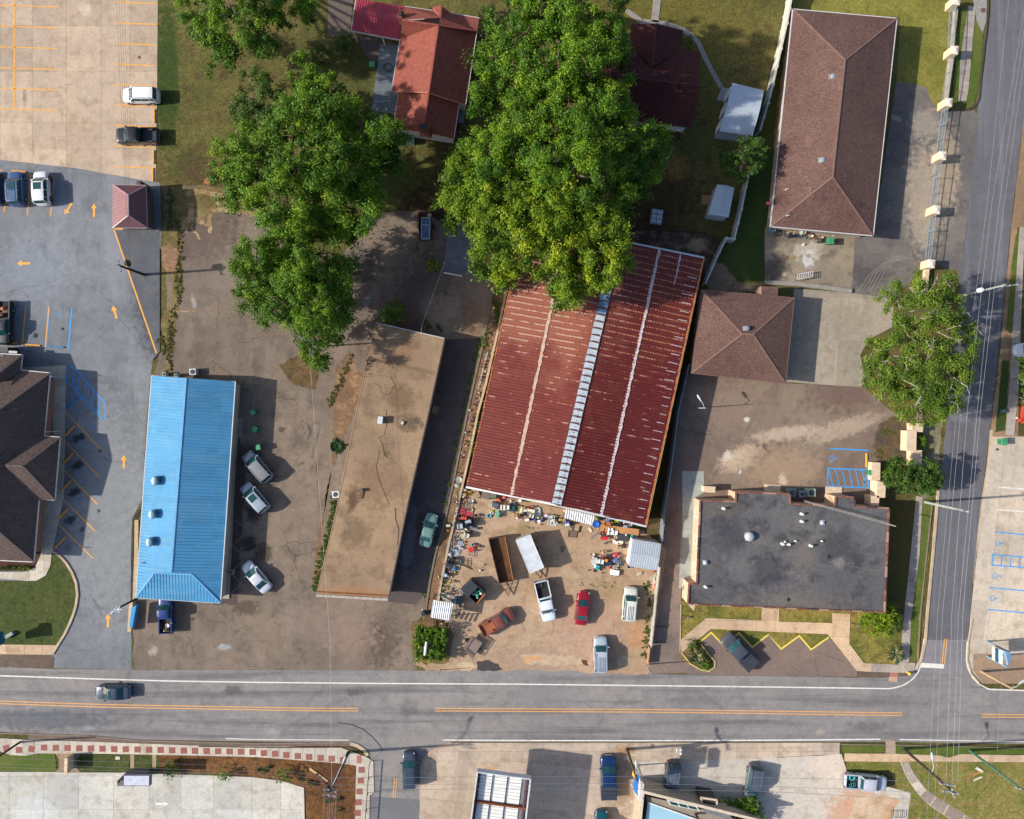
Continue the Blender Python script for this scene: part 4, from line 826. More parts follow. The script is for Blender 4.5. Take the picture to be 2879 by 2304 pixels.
for i in range(10):
 a = W(890 + 20.2 * i, 1672 + 1.2 * i, ze); c_ = W(890 + 20.2 * (i + 1) - 0.8, 1672 + 1.2 * (i + 1), ze); b = MB()
 b.bar(a + Vector((0, -0.1, 0.12)), c_ + Vector((0, -0.1, 0.12)), 0.32, 0.3); b.build('parapet_block', FM(176, 168, 156, 0.85, dirt=C(130, 100, 80)), t)
b = MB(); b.bar(W(892, 1664, ze) + Vector((0, 0, .06)), W(1092, 1675, ze) + Vector((0, 0, .06)), 0.14, 0.1); b.build('rusted_flashing', RUST, t)
def roofbox(parent, u, v, z, sx, sy, h, mat, rz=0, name='roof_unit', cap=None):
 p = W(u, v, z + h); b = MB(); b.box(p.x, p.y, z, sx, sy, h, rz); o = b.build(name, mat, parent)
 if cap: b = MB(); b.box(p.x, p.y, z + h + 0.002, sx + 0.08, sy + 0.08, 0.06, rz); c2 = b.build('lid', cap, None); c2.parent = o
 return o
roofbox(t, 1069, 1182, ze, 0.55, 0.85, 0.7, FM(150, 156, 160, 0.5), -0.1, 'roof_vent', FM(206, 212, 216, 0.4)); roofbox(t, 1131, 1190, ze, 0.3, 0.42, 0.25, FM(196, 198, 194), -0.6, 'roof_vent')
b = MB(); wire = [W(u, v, ze + 0.03) for u, v in tq(1, 1, 870, 1450, 1040, 1440, 1130, 1450, 1170, 1520, 1120, 1600, 1060, 1590, 1040, 1530, 990, 1500)]; b.tube(wire, 0.016, 5)
b.tube([W(u, v, ze + 0.03) for u, v in tq(1, 2, 1095, 0, 1095, 150, 1075, 215, 1030, 235, 1060, 280, 1080, 380, 1110, 415, 1150, 400)], 0.016, 5)
b.tube([W(u, v, ze + 0.03) for u, v in tq(1, 2, 1040, 350, 1010, 480, 1030, 580, 1070, 680, 1120, 800)], 0.016, 5)
b.tube([W(u, v, ze + 0.03) for u, v in tq(1, 2, 1170, 830, 1175, 930, 1200, 1010, 1190, 1140)], 0.025, 5); b.build('loose_cable', FM(70, 58, 46), t)
b = MB()
p = W(1018, 1378, ze); b.box(p.x, p.y, ze, 0.35, 0.4, 0.5, 0.2); b.tube([(p.x, p.y, ze + .2), (p.x - 0.3, p.y - 1.2, ze + .2)], 0.07); b.tube([(p.x, p.y - .1, ze + .3), (p.x - 1.1, p.y - .12, ze + .3)], 0.04); b.build('pipe_stack', FM(110, 88, 70), t)
# ------------------------------------------------------------------ big rusty red warehouse
t = root('warehouse', 'large warehouse under a low rust speckled dark red metal roof with a pale skylight strip', 1645, 1050)
ze, zd = 3.6, 5.4
TL, TR_, BR_, BL_ = (1472, 626), (1980, 725), (1817, 1481), (1310, 1370)
rT, rB = (1738, 676), (1564, 1420)
P3 = [W(*TL, ze), W(*rT, zd), W(*rB, zd), W(*BL_, ze)]; P4_ = [W(*rT, zd), W(*TR_, ze), W(*BR_, ze), W(*rB, zd)]
walls(t, [TL, TR_, BR_, BL_], ze, 0.25, FM(170, 150, 126, 0.85, dirt=C(120, 100, 80)))
for s, e in ((TL, TR_), (BL_, BR_)):
 rr = rT if s == TL else rB
 b = MB(); b.poly([W(*s, ze), W(*rr, zd) + Vector((0, 0, -0.08)), W(*e, ze)]); b.build('gable', FM(196, 172, 140, 0.85), t)
rot_w = math.atan2((W(*TR_, ze) - W(*TL, ze)).y, (W(*TR_, ze) - W(*TL, ze)).x)
def rust_roof():
 n = NT('rust_speckled_red_metal')
 m = n.t.nodes.new('ShaderNodeMapping'); n.set(m.inputs['Vector'], n.tc); m.vector_type = 'POINT'; m.inputs['Rotation'].default_value = (0, 0, -rot_w)
 sx = n.t.nodes.new('ShaderNodeSeparateXYZ'); n.set(sx.inputs[0], m.outputs[0])
 cx_ = n.t.nodes.new('ShaderNodeCombineXYZ'); n.set(cx_.inputs[0], n.math('MULTIPLY', sx.outputs[0], 0.5)); n.set(cx_.inputs[1], n.math('MULTIPLY', sx.outputs[1], 3.2))
 st = n.noise(1.0, 4, 0.6, cx_.outputs[0])
 base = n.mix(n.rng(st, 0.35, 0.65), C(106, 39, 33), C(122, 52, 42))
 fl = n.t.nodes.new('ShaderNodeCombineXYZ'); n.set(fl.inputs[0], n.math('FLOOR', n.math('MULTIPLY', sx.outputs[0], 0.16))); n.set(fl.inputs[1], n.math('FLOOR', n.math('MULTIPLY', sx.outputs[1], 1 / 0.78)))
 wn_ = n.t.nodes.new('ShaderNodeTexWhiteNoise'); n.set(wn_.inputs['Vector'], fl.outputs[0]); base = n.mix(n.math('MULTIPLY', wn_.outputs['Value'], 0.4), base, C(94, 34, 30))
 base = n.mix(n.math('MULTIPLY', n.rng(n.noise(0.08, 4), 0.45, 0.65), 0.7), base, C(100, 30, 32))
 p = W(1500, 820, 4); faded = n.spot(p.x, p.y, 11.0, n.noise(0.2, 4), 0.4)
 base = n.mix(n.math('MULTIPLY', faded, 0.85), base, C(152, 92, 70))
 wob = n.math('MULTIPLY', n.math('SUBTRACT', n.noise(0.9, 3), 0.5), 0.22); fy = n.math('FRACT', n.math('ADD', n.math('MULTIPLY', sx.outputs[1], 1 / 0.78), wob)); row = n.rng(n.math('ABSOLUTE', n.math('SUBTRACT', fy, 0.5)), 0.06, 0.14, 1.0, 0.0)
 fx = n.math('FRACT', n.math('ADD', n.math('MULTIPLY', sx.outputs[0], 1 / 0.36), n.math('MULTIPLY', n.noise(2.3, 3), 2.2))); dot = n.rng(n.math('ABSOLUTE', n.math('SUBTRACT', fx, 0.5)), 0.20, 0.34, 1.0, 0.0)
 c3 = n.t.nodes.new('ShaderNodeCombineXYZ'); n.set(c3.inputs[0], n.math('MULTIPLY', sx.outputs[0], 0.55)); n.set(c3.inputs[1], n.math('MULTIPLY', n.math('FLOOR', n.math('MULTIPLY', sx.outputs[1], 1 / 0.78)), 3.7))
 zn = n.noise(1.0, 3, 0.7, c3.outputs[0])
 top = n.rng(sx.outputs[1], 2.0, 16.0, 0.0, 0.20)
 msk = n.rng(n.math('ADD', zn, top), 0.53, 0.68)
 dots = n.math('MULTIPLY', n.math('MULTIPLY', row, dot), msk)
 cdot = n.mix(n.math('ADD', n.math('MULTIPLY', n.noise(0.9, 3, 0.8), .45), n.math('MULTIPLY', faded, .6), None, True), C(212, 124, 62), C(218, 186, 170))
 col = n.mix(n.math('MULTIPLY', dots, 0.8), base, cdot)
 col = n.mix(n.math('MULTIPLY', n.rng(n.noise(0.35, 6, 0.75), 0.52, 0.7), 0.45), col, C(134, 74, 50)); col = n.mix(n.math('MULTIPLY', n.rng(n.noise(1.6, 5, 0.8), 0.6, 0.72), 0.4), col, C(76, 24, 26))
 m2 = n.rng(n.math('ADD', n.noise(1.0, 3, 0.6, c3.outputs[0]), n.math('MULTIPLY', faded, 0.17)), 0.60, 0.66)
 col = n.mix(n.math('MULTIPLY', n.math('MULTIPLY', row, m2), 0.5), col, C(190, 160, 150))
 return n.done(col, 0.55, 0.0, None, 0.35)
RUSTR = rust_roof()
roof(t, [P3, P4_], RUSTR)
wd = (W(*TR_, ze) - W(*TL, ze))
ribs(P3, (wd.x, wd.y), 0.39, 0.1, 0.022, RUSTR, t); ribs(P4_, (wd.x, wd.y), 0.39, 0.1, 0.022, RUSTR, t)
SKYL = FM(186, 196, 206, 0.4, dirt=C(150, 160, 166), dirt_amt=0.6, scale=1.5); SKYB = FM(104, 136, 170, 0.35)
b = MB(); b.bar(W(*rT, zd) + Vector((0, 0, .02)), W(*rB, zd) + Vector((0, 0, .02)), 1.32, 0.03); b.build('skylight_bed', FM(96, 52, 46, 0.8), t)
for i in range(39):
 f0, f1 = i / 39.0 + 0.0022, (i + 1) / 39.0 - 0.0022
 a = W(*rT, zd) .lerp(W(*rB, zd), f0); c_ = W(*rT, zd).lerp(W(*rB, zd), f1); b = MB()
 b.bar(a + Vector((0, 0, 0.05)), c_ + Vector((0, 0, 0.05)), 1.22 + random.uniform(-0.05, 0.05), 0.02)
 b.build('skylight_panel', SKYB if i < 11 else SKYL, t)
 b = MB(); b.box(c_.x, c_.y, zd + 0.05, 0.75, 0.1, 0.08, rot_w); b.build('clamp', FM(96, 62, 50, 0.8), t)
LAP = [FM(206, 178, 160, 0.7, dirt=C(214, 130, 74), dirt_amt=0.9, scale=2.2, var=0.2), FM(198, 186, 188, 0.7, dirt=C(196, 130, 90), dirt_amt=0.6, scale=2.0, var=0.2)]
def seam_strip(p, q, z, wmin, wmax, n_, mats, nm='lap_seam'):
 a = W(*p, z); c_ = W(*q, z); d = (c_ - a); L = d.length; d.normalize(); e = Vector((-d.y, d.x, 0)); b = MB(); vs = []; fs = []
 rnd = random.Random(int(p[0]))
 for i in range(n_ + 1):
  o = a + d * L * i / n_ + e * rnd.uniform(-0.05, 0.05); w = rnd.uniform(wmin, wmax) / 2; vs += [o + e * w, o - e * w]
 for i in range(n_): fs.append((2 * i, 2 * i + 1, 2 * i + 3, 2 * i + 2))
 b.add(vs, [tuple(reversed(f)) for f in fs]); return b.build(nm, mats, t)
zq = (ze + zd) / 2 + 0.07
seam_strip((1566, 790), (1438, 1394), zq, 0.22, 0.5, 90, LAP[0]); seam_strip((1854, 702), (1690, 1448), zq, 0.22, 0.48, 110, LAP[1])
seam_strip((1914, 716), (1896, 800), zq - 0.4, 0.1, 0.3, 16, LAP[1])
for i in range(30):
 f = i / 30.0; z_ = ze + 0.1
 e0 = (1968 - 160 * f, 760 + 720 * f); ln = random.choice((22, 30, 36, 30, 40));
 if 0.03 < f < 0.98:
  a = W(e0[0] - 4, e0[1], z_ + 0.05); c_ = W(e0[0] - ln, e0[1] - ln * 0.195, z_ + 0.19); b = MB(); b.bar(c_, a, 0.09, 0.03); b.build('scratched_rib', LAP[1], t)
seam_strip((1976, 735), (1815, 1474), ze + 0.07, 0.08, 0.2, 120, FM(196, 120, 66, 0.8, dirt=C(140, 60, 40), dirt_amt=0.9, scale=2.5), 'rusted_edge')
seam_strip((1470, 640), (1314, 1364), ze + 0.07, 0.05, 0.24, 140, FM(196, 120, 66, 0.8, dirt=C(130, 50, 40), dirt_amt=0.9, scale=2.5), 'rusted_edge')
WG = FM(226, 226, 224, 0.45)
eaves(t, [W(*BL_, ze), W(*rB, zd), W(*BR_, ze)], 0.24, 0.2, WG, 'gutter', False); eaves(t, [W(*TL, ze), W(*rT, zd), W(*TR_, ze)], 0.2, 0.2, FM(196, 208, 214, 0.45), 'gutter', False)
eaves(t, [W(*TR_, ze), W(*BR_, ze)], 0.1, 0.16, FM(196, 160, 110, 0.6), 'roof_edge', False)
# corrugated porch canopy leaning on the warehouse
aw = tq(2, 2, 450, 838, 695, 895, 672, 975, 438, 912)
t2 = root('porch_canopy', 'white corrugated porch canopy against the front of the red warehouse', *aw[2], cat='canopy')
cz = [3.0, 3.0, 2.75, 2.75]; cp = [W(*aw[i], cz[i]) for i in range(4)]
roof(t2, [cp], FM(206, 208, 212, 0.45, dirt=C(170, 172, 176), scale=1.0), 'canopy_sheet'); dd = cp[3] - cp[0]; ribs(cp, (dd.x, dd.y), 0.3, 0.14, 0.07, FM(226, 228, 232, 0.4), t2)
for p in (cp[2], cp[3], cp[2].lerp(cp[3], 0.5)): b = MB(); b.tube([(p.x, p.y + 0.1, 0), (p.x, p.y + 0.1, p.z - 0.02)], 0.05); b.build('post', STEEL, t2)
# ------------------------------------------------------------------ hipped shingle roofs
SH = shingle_mat('brown_shingle', C(112, 87, 79), C(101, 77, 71), R(-4), spots=[(2190, 430, 3, 36, C(84, 62, 60), 0.6), (2190, 560, 3, 26, C(84, 62, 60), 0.6), (2350, 590, 4, 90, C(96, 72, 68), 0.5)])
SHR = FM(130, 102, 90, 0.95, var=0.2, scale=3.0)
TRIM = FM(206, 202, 200, 0.5)
t = root('long_outbuilding', 'long brown hip roofed building with white eaves beside the walled drive', 2350, 340)
ze, zd = 2.9, 5.3; E = [(2229, 26), (2522, 52), (2455, 664), (2166, 638)]; e = [W(u, v, ze) for u, v in E]; r0, r1 = W(2376, 169, zd), W(2341, 498, zd)
walls(t, E, ze, 0.5, FM(186, 170, 150, 0.85)); roof(t, [[e[0], e[1], r0], [e[1], e[2], r1, r0], [e[2], e[3], r1], [e[3], e[0], r0, r1]], SH)
ridge(t, [(e[0], r0), (e[1], r0), (e[2], r1), (e[3], r1), (r0, r1)], 0.22, SHR); eaves(t, e, 0.11, 0.16, TRIM)
for u, v in ((2341, 215), (2312, 450)):
 p = W(u, v, 4.9); b = MB(); b.box(p.x - 0.15, p.y, 4.4, 0.55, 0.75, 0.34); o = b.build('roof_vent', FM(178, 184, 188, 0.4, 0.4), t); b = MB(); b.lathe(p.x, p.y, [(0.22, 4.72), (0.34, 4.84), (0.3, 5.0), (0.12, 5.06)], 12); c2 = b.build('vent_cap', FM(206, 214, 216, 0.3, 0.5), None); c2.parent = o
for u, v in ((2209, 534), (2211, 608)):
 p = W(u, v, 3.5); b = MB(); b.tube([(p.x, p.y, 3.0), (p.x, p.y, 3.75)], 0.06); b.tube([(p.x - .05, p.y, 3.72), (p.x + .3, p.y + .05, 3.72)], 0.05); b.build('vent_pipe', WHITEP, t)
t = root('garage_building', 'square brown hip roofed garage with a single roof vent', 2090, 940)
ze, zd = 2.9, 4.7; E = [(1971, 815), (2233, 838), (2209, 1079), (1944, 1050)]; e = [W(u, v, ze) for u, v in E]; r0, r1 = W(2086, 940, zd), W(2118, 941, zd)
walls(t, E, ze, 0.4, FM(170, 150, 130, 0.85)); roof(t, [[e[0], e[1], r1, r0], [e[1], e[2], r1], [e[2], e[3], r0, r1], [e[3], e[0], r0]], SH)
ridge(t, [(e[0], r0), (e[1], r1), (e[2], r1), (e[3], r0), (r0, r1)], 0.2, SHR); eaves(t, e, 0.08, 0.14, FM(120, 92, 84, 0.8))
p = W(2097, 924, 4.7); b = MB(); b.box(p.x, p.y, 4.4, 0.6, 0.6, 0.4); b.lathe(p.x + 0.1, p.y, [(0.3, 4.78), (0.3, 4.9), (0.1, 4.95)], 12); b.build('roof_vent', FM(170, 180, 188, 0.4, 0.4), t)
lw = [W(u, v, 2.6) for u, v in ((2141, 805), (2188, 807), (2187, 832), (2141, 830))]; b = MB(); b.prism([(p.x, p.y) for p in lw], 0, 2.5); b.build('porch_wall', FM(150, 120, 104, 0.85), t); roof(t, [lw], SH, 'porch_roof')
# brown complex roof at the left edge
SHL = shingle_mat('dark_brown_shingle', C(100, 85, 80), C(91, 77, 73), R(2)); SHLR = FM(106, 92, 88, 0.95, var=0.15, scale=3.0)
t = root('bank_building', 'dark brown hip roofed building with a projecting entrance gable at the left edge', -60, 1300)
ze = 2.6
def G(u, v, z=ze): return W(u, v, z)
E = [(-360, 1010), (-200, 1018), (141, 1049), (95, 1581), (-360, 1560)]
walls(t, [(-360, 1012), (58, 1043), (141, 1049), (95, 1581), (-360, 1545)], ze, 0.9, FM(150, 110, 92, 0.85))
m0, m1 = W(-110, 1228, 7.2), W(-125, 1392, 7.2)
a_, b2, c2_, d2 = G(-380, 1012), G(141, 1049), G(95, 1581), G(-400, 1552)
roof(t, [[a_, b2, m0], [b2, c2_, m1, m0], [c2_, d2, m1], [d2, a_, m0, m1]], SHL)
ridge(t, [(b2, m0), (c2_, m1), (m0, m1), (a_, m0), (d2, m1)], 0.22, SHLR)
r1, r2 = W(63, 1311, 4.9), W(18, 1309, 4.95)
q1, q2, q3, q4 = G(169, 1230), G(154, 1407), G(124, 1226), G(110, 1404)
roof(t, [[q1, q2, r1], [q1, r1, W(10, 1309, 4.95), G(124, 1228) + Vector((-0.4, 0, 0.2))], [q2, G(110, 1405) + Vector((-0.4, 0, 0.2)), W(10, 1309, 4.95), r1]], SHL)
roof(t, [[q3, q1, r1, r2], [q4, q2, r1, r2]], SHL)
ridge(t, [(q1, r1), (q2, r1), (r1, r2)], 0.22, SHLR)
f1, f2, f3 = G(-60, 992), G(63, 998), G(58, 1048); fr = W(-60, 1085, 4.6)
roof(t, [[f1, f2, W(-25, 1072, 4.7)], [f2, f3, W(-25, 1090, 4.7), W(-25, 1072, 4.7)], [f1, W(-25, 1072, 4.7), W(-90, 1080, 4.4)]], SHL)
ridge(t, [(f2, W(-25, 1065, 4.7))], 0.22, SHLR)
eaves(t, [G(-60, 992), G(63, 998), G(58, 1041), b2, q3, q1, q2, q4, c2_, G(-300, 1562)], 0.1, 0.16, TRIM, 'gutter', False)
b = MB(); b.prism([W(u, v) for u, v in ((-60, 1002), (54, 1002), (50, 1040), (-60, 1040))], 0, 2.8); b.build('porch_wall', FM(90, 80, 76), t)
b = MB(); b.box(W(36, 989).x, W(36, 989).y, 0, 1.6, 0.9, 2.0, -0.06); b.build('drive_up_machine', FM(40, 40, 46), t); b = MB(); b.box(W(37, 992, 2).x, W(37, 992, 2).y, 2.0, 1.1, 0.45, 0.06, -0.06); b.build('pale_panel', FM(178, 190, 184), t)
for u, v in ((145, 1060), (128, 1215), (117, 1558)):
 p = W(u, v, 2.7); b = MB(); b.tube([(p.x, p.y, 2.8), (p.x - 0.1, p.y, 0.1)], 0.05); b.build('downpipe', TRIM, t)
# small maroon booth roof
BOO = flat_mat('maroon_metal', C(136, 92, 98), 0.5, 0.1, 0.06, 0.6); BOOR = flat_mat('maroon_metal_rib', C(126, 82, 88), 0.5, 0.1)
t = root('parking_booth', 'small booth with a ribbed maroon metal hip roof on the grey lot', 372, 578)
ze, zd = 2.8, 4.0; E = [(319, 520), (410, 522), (409, 636), (317, 641)]; E = [(318, 520), (411, 522), (414, 642), (317, 641)]
e = [W(u, v, ze) for u, v in E]; r0, r1 = W(360, 549, zd), W(361, 606, zd)
walls(t, E, ze, 0.5, FM(96, 90, 90, 0.7)); fs = [[e[0], e[1], r0], [e[1], e[2], r1, r0], [e[2], e[3], r1], [e[3], e[0], r0, r1]]; roof(t, fs, BOO)
for f, d in zip(fs, ((0, 1), (1, 0), (0, 1), (1, 0))): ribs(f, d, 0.24, 0.06, 0.05, BOOR, t)
ridge(t, [(e[0], r0), (e[1], r0), (e[2], r1), (e[3], r1), (r0, r1)], 0.14, FM(168, 140, 146, 0.5)); eaves(t, e, 0.09, 0.14, FM(170, 150, 150, 0.6))
b = MB(); p = W(425, 600); b.box(p.x, p.y, 0, 0.25, 4.4, 2.2); b.build('screen_wall', FM(120, 106, 92), t)
b = MB(); p = W(418, 580); b.box(p.x, p.y, 0, 0.5, 5.2, 2.5); b.build('side_cupboard', FM(78, 66, 60), t)
# ------------------------------------------------------------------ flat dark roof building at the corner
t = root('corner_office', 'flat dark roofed office with a stepped brick parapet at the street corner', 2210, 1560)
ze = 3.3
E = tq(2, 2, 1585, 768, 1885, 775, 1885, 697) + tq(3, 2, 185, 712, 190, 795, 565, 812, 575, 732, 725, 738, 735, 818, 1022, 832, 985, 1708) + tq(2, 2, 1480, 1640, 1490, 1470, 1555, 1470)
ROOFD = ground_mat('dark_membrane', C(106, 104, 104), C(92, 91, 93), C(66, 66, 70), 0.12, 0.4, 0.85, 0.24, gs=6, spots=[(2180, 1700, 200, C(112, 104, 98), 0.7, 0.3), (2230, 1560, 26, C(120, 110, 104), 0.5, 3.0), (2140, 1590, 60, C(58, 58, 68), 0.6), (2320, 1520, 60, C(62, 62, 66), 0.6), (2030, 1500, 60, C(66, 66, 74), 0.6), (2010, 1425, 60, C(106, 98, 92), 0.6, 0.4), (2325, 1568, 18, C(140, 136, 132), 0.6), (2410, 1480, 60, C(112, 112, 114), 0.5)])
w_, wp = walls(t, E, ze, 0.02, FM(206, 178, 150, 0.85, dirt=C(170, 140, 112), dirt_amt=0.3))
roof(t, [[W(u, v, ze) for u, v in E]], ROOFD)
BRK = [FM(136, 92, 76, 0.85, dirt=C(96, 50, 42), dirt_amt=0.8, scale=3.0), FM(116, 74, 62, 0.85, dirt=C(160, 126, 104), dirt_amt=0.5, scale=3.0), FM(168, 128, 112, 0.85, dirt=C(110, 62, 50), dirt_amt=0.8, scale=3.0)]
for i in range(len(E)):
 a, c_ = W(*E[i], ze + 0.15), W(*E[(i + 1) % len(E)], ze + 0.15); L = (c_ - a).length; n_ = max(1, int(L / 1.4))
 for k in range(n_):
  b = MB(); p = a.lerp(c_, k / n_ + 0.004); q_ = a.lerp(c_, (k + 1) / n_ - 0.004); b.bar(p, q_, 0.2, 0.2); b.build('coping', BRK[(i * 3 + k) % 3] if random.random() < 0.85 else FM(86, 60, 56), t)
for i, k in ((9, 3),):
 openings(t, wp[len(wp) - 1], wp[0], 1.0, 2.4, 3, 1.2, WHITEP)
def dome_vent(u, v, r, h, base=None):
 p = W(u, v, ze + h); b = MB(); prof = [(r, ze)] + [(r, ze + h * 0.4)] + [(r * math.cos(a) if a < 1.5 else 0.02, ze + h * 0.4 + h * 0.6 * math.sin(a)) for a in (0.3, 0.6, 0.9, 1.2, 1.45)]
 if base: b.box(p.x, p.y, ze, base, base, h * 0.3, 0.05)
 b.smooth = True; b.lathe(p.x, p.y, prof, 18); return b.build('roof_dome', FM(208, 214, 220, 0.3, 0.4), t)
dome_vent(*tq(2, 2, 2008, 1075)[0], 0.62, 0.7, 0.95); dome_vent(*tq(2, 2, 1632, 1292)[0], 0.28, 0.4, 0.6); dome_vent(*tq(3, 2, 466, 955)[0], 0.24, 0.3, 0.6)
for q in tq(2, 2, 1785, 836, 1632, 1498) + tq(3, 2, 292, 882, 292, 945, 180, 1138, 130, 1135, 368, 1150, 148, 1115, 236, 1110, 458, 1110):
 s_ = 0.6 if q in tq(3, 2, 148, 1115, 236, 1110, 458, 1110) else 1.0
 p = W(*q, ze + 0.45 * s_); b = MB(); b.lathe(p.x, p.y, [(0.2 * s_, ze), (0.13 * s_, ze + 0.1), (0.13 * s_, ze + 0.4 * s_), (0.18 * s_, ze + 0.42 * s_), (0.16 * s_, ze + 0.5 * s_)], 10); b.build('vent_pipe', FM(226, 226, 216, 0.4), t)
for q in tq(3, 2, 512, 1238, 172, 1600): p = W(*q, ze); b = MB(); b.lathe(p.x, p.y, [(0.25, ze + 0.01), (0.2, ze + 0.05), (0.05, ze + 0.08)], 8); b.build('roof_drain', FM(40, 36, 36), t)
b = MB(); b.tube([W(u, v, ze + 0.04) for u, v in tq(3, 2, 500, 1275, 700, 1320, 860, 1350, 985, 1362)], 0.02, 4); b.build('loose_cable', FM(160, 150, 130), t)
p = [W(u, v) for u, v in tq(2, 2, 1440, 1480, 1500, 1475, 1480, 1640, 1430, 1580)]; b = MB(); b.prism(p, 0, 3.0); b.build('corner_pier', FM(214, 186, 156, 0.85), t)
b = MB(); pr = [W(u, v, 0.9) for u, v in tq(2, 2, 1455, 1525, 1435, 1510, 1475, 1420, 1498, 1415)]; b.tube(pr, 0.04);
for q_ in pr: b.tube([(q_.x, q_.y, 0), q_], 0.03)
b.build('handrail', FM(60, 52, 48), t)
# ------------------------------------------------------------------ red gabled house with carport
t = root('red_roof_house', 'house with faded red gable roofs, two chimneys and a raised grey deck', 1230, 180)
HR = flat_mat('faded_red_shingle', C(146, 84, 72, .8), 0.9, 0, 0.16, 3.0, 0.15, dirt=C(112, 58, 54, .7), dirt_amt=0.5)
HR2 = HR
ze, zd = 3.1, 5.7; q = lambda x, y, z: W(*tq(1, 0, x, y)[0], z)
body = tq(1, 0, 1212, 335, 1855, 265, 1765, 880, 1140, 768)
ml = [q(1212, 330, ze), q(1535, 213, zd), q(1452, 780, zd), q(1140, 768, ze)]; mr = [q(1535, 213, zd), q(1856, 265, ze), q(1765, 882, ze), q(1452, 780, zd)]
roof(t, [ml, mr], HR)
ex_l = [q(1195, 786, ze - .25), q(1452, 782, zd - .35), q(1415, 1040, zd - .35), q(1155, 1085, ze - .25)]; ex_r = [q(1452, 782, zd - .35), q(1712, 872, ze - .25), q(1665, 1170, ze - .25), q(1415, 1040, zd - .35)]
roof(t, [ex_l, ex_r], HR)
roof(t, [[q(1155, 1085, ze - .25), q(1415, 1040, zd - .35), q(1350, 1108, ze - .25)], [q(1415, 1040, zd - .35), q(1665, 1170, ze - .25), q(1480, 1130, ze - .25), q(1350, 1108, ze - .25)]], HR, 'hip_roof')
# cross gable at the top
cr0, cr1 = q(1230, 172, zd), q(1862, 258, ze + .9)
roof(t, [[q(1245, 55, ze), q(1485, 90, ze), q(1490, 60, ze + .3), q(1560, 48, ze + 1.0), q(1550, 150, zd - .1), q(1230, 172, zd)], [q(1560, 48, ze + 1.0), q(1638, 112, ze), q(1877, 152, ze), q(1860, 262, ze + .8), q(1535, 213, zd), q(1550, 150, zd - .1)]], HR)
roof(t, [[q(1230, 172, zd), q(1535, 213, zd), q(1212, 330, ze)], [q(1535, 213, zd), q(1860, 262, ze + .8), q(1856, 268, ze)]], HR)
HC = FM(150, 80, 68, 0.9); ridge(t, [(ml[1], ml[2]), (ex_l[1], ex_l[2]), (cr0, q(1535, 213, zd)), (q(1535, 213, zd), q(1862, 262, ze + .9)), (q(1560, 48, ze + 1.0), q(1550, 150, zd - .1))], 0.2, HC)
W1 = FM(206, 196, 184, 0.8)
walls(t, tq(1, 0, 1250, 60, 1877, 155, 1765, 880, 1140, 768, 1212, 330), ze, 0.35, W1); walls(t, tq(1, 0, 1195, 790, 1712, 875, 1665, 1165, 1155, 1085), ze - .25, 0.35, W1)
b = MB(); b.poly([q(1150, 762, ze), q(1452, 776, zd - .05), q(1758, 872, ze)]); b.build('gable', W1, t)
eaves(t, [q(1212, 330, ze), q(1140, 768, ze)], 0.09, 0.14, TRIM, 'gutter', False); eaves(t, [q(1877, 152, ze), q(1765, 882, ze)], 0.09, 0.14, TRIM, 'gutter', False)
eaves(t, [q(1712, 872, ze - .25), q(1665, 1170, ze - .25)], 0.09, 0.14, TRIM, 'gutter', False); eaves(t, [q(1195, 786, ze - .25), q(1155, 1085, ze - .25)], 0.09, 0.14, TRIM, 'gutter', False); eaves(t, [q(1250, 56, ze), q(1485, 90, ze)], 0.08, 0.14, TRIM, 'gutter', False); eaves(t, [q(1640, 112, ze), q(1877, 152, ze)], 0.08, 0.14, TRIM, 'gutter', False)
eaves(t, [q(1140, 770, ze), q(1452, 782, zd), q(1765, 884, ze)], 0.12, 0.12, FM(176, 116, 84, 0.85), 'verge_board', False)
for (x, y, sx, sy, zt) in ((1215, 115, .55, .95, 5.6), (1410, 1068, 1.45, .6, 5.2)):
 p = q(x, y, zt); b = MB(); b.box(p.x, p.y, 2.5, sx, sy, zt - 2.5, -0.2); o = b.build('chimney', FM(130, 84, 70, 0.9, dirt=C(90, 60, 50)), t); b = MB(); b.box(p.x, p.y, zt - .05, sx * .7, sy * .7, .2, -0.2); c2 = b.build('chimney_cap', FM(60, 46, 46), None); c2.parent = o
# red carport wing
CP = flat_mat('red_metal', C(182, 66, 80), 0.6, 0.0, 0.08, 0.5)
c0, c1, c2, c3 = q(842, -10, 2.9), q(1252, 58, 2.9), q(1205, 338, 2.9), q(800, 262, 2.9); k0, k1 = q(820, 120, 3.5), q(1220, 178, 3.5)
roof(t, [[c0, c1, k1, k0], [k0, k1, c2, c3]], CP, 'carport_roof'); dv = (c3 - c0)
ribs([c0, c1, k1, k0], (dv.x, dv.y), 0.32, 0.05, 0.05, CP, t); ribs([k0, k1, c2, c3], (dv.x, dv.y), 0.32, 0.05, 0.05, CP, t)
eaves(t, [c0, k0, c3, c2], 0.1, 0.16, TRIM, 'gutter', False)
for p in (c3, c3.lerp(c2, .6), c0): b = MB(); b.box(p.x + .2, p.y + .15, 0, .14, .14, 2.85); b.build('post', WHITEP, t)
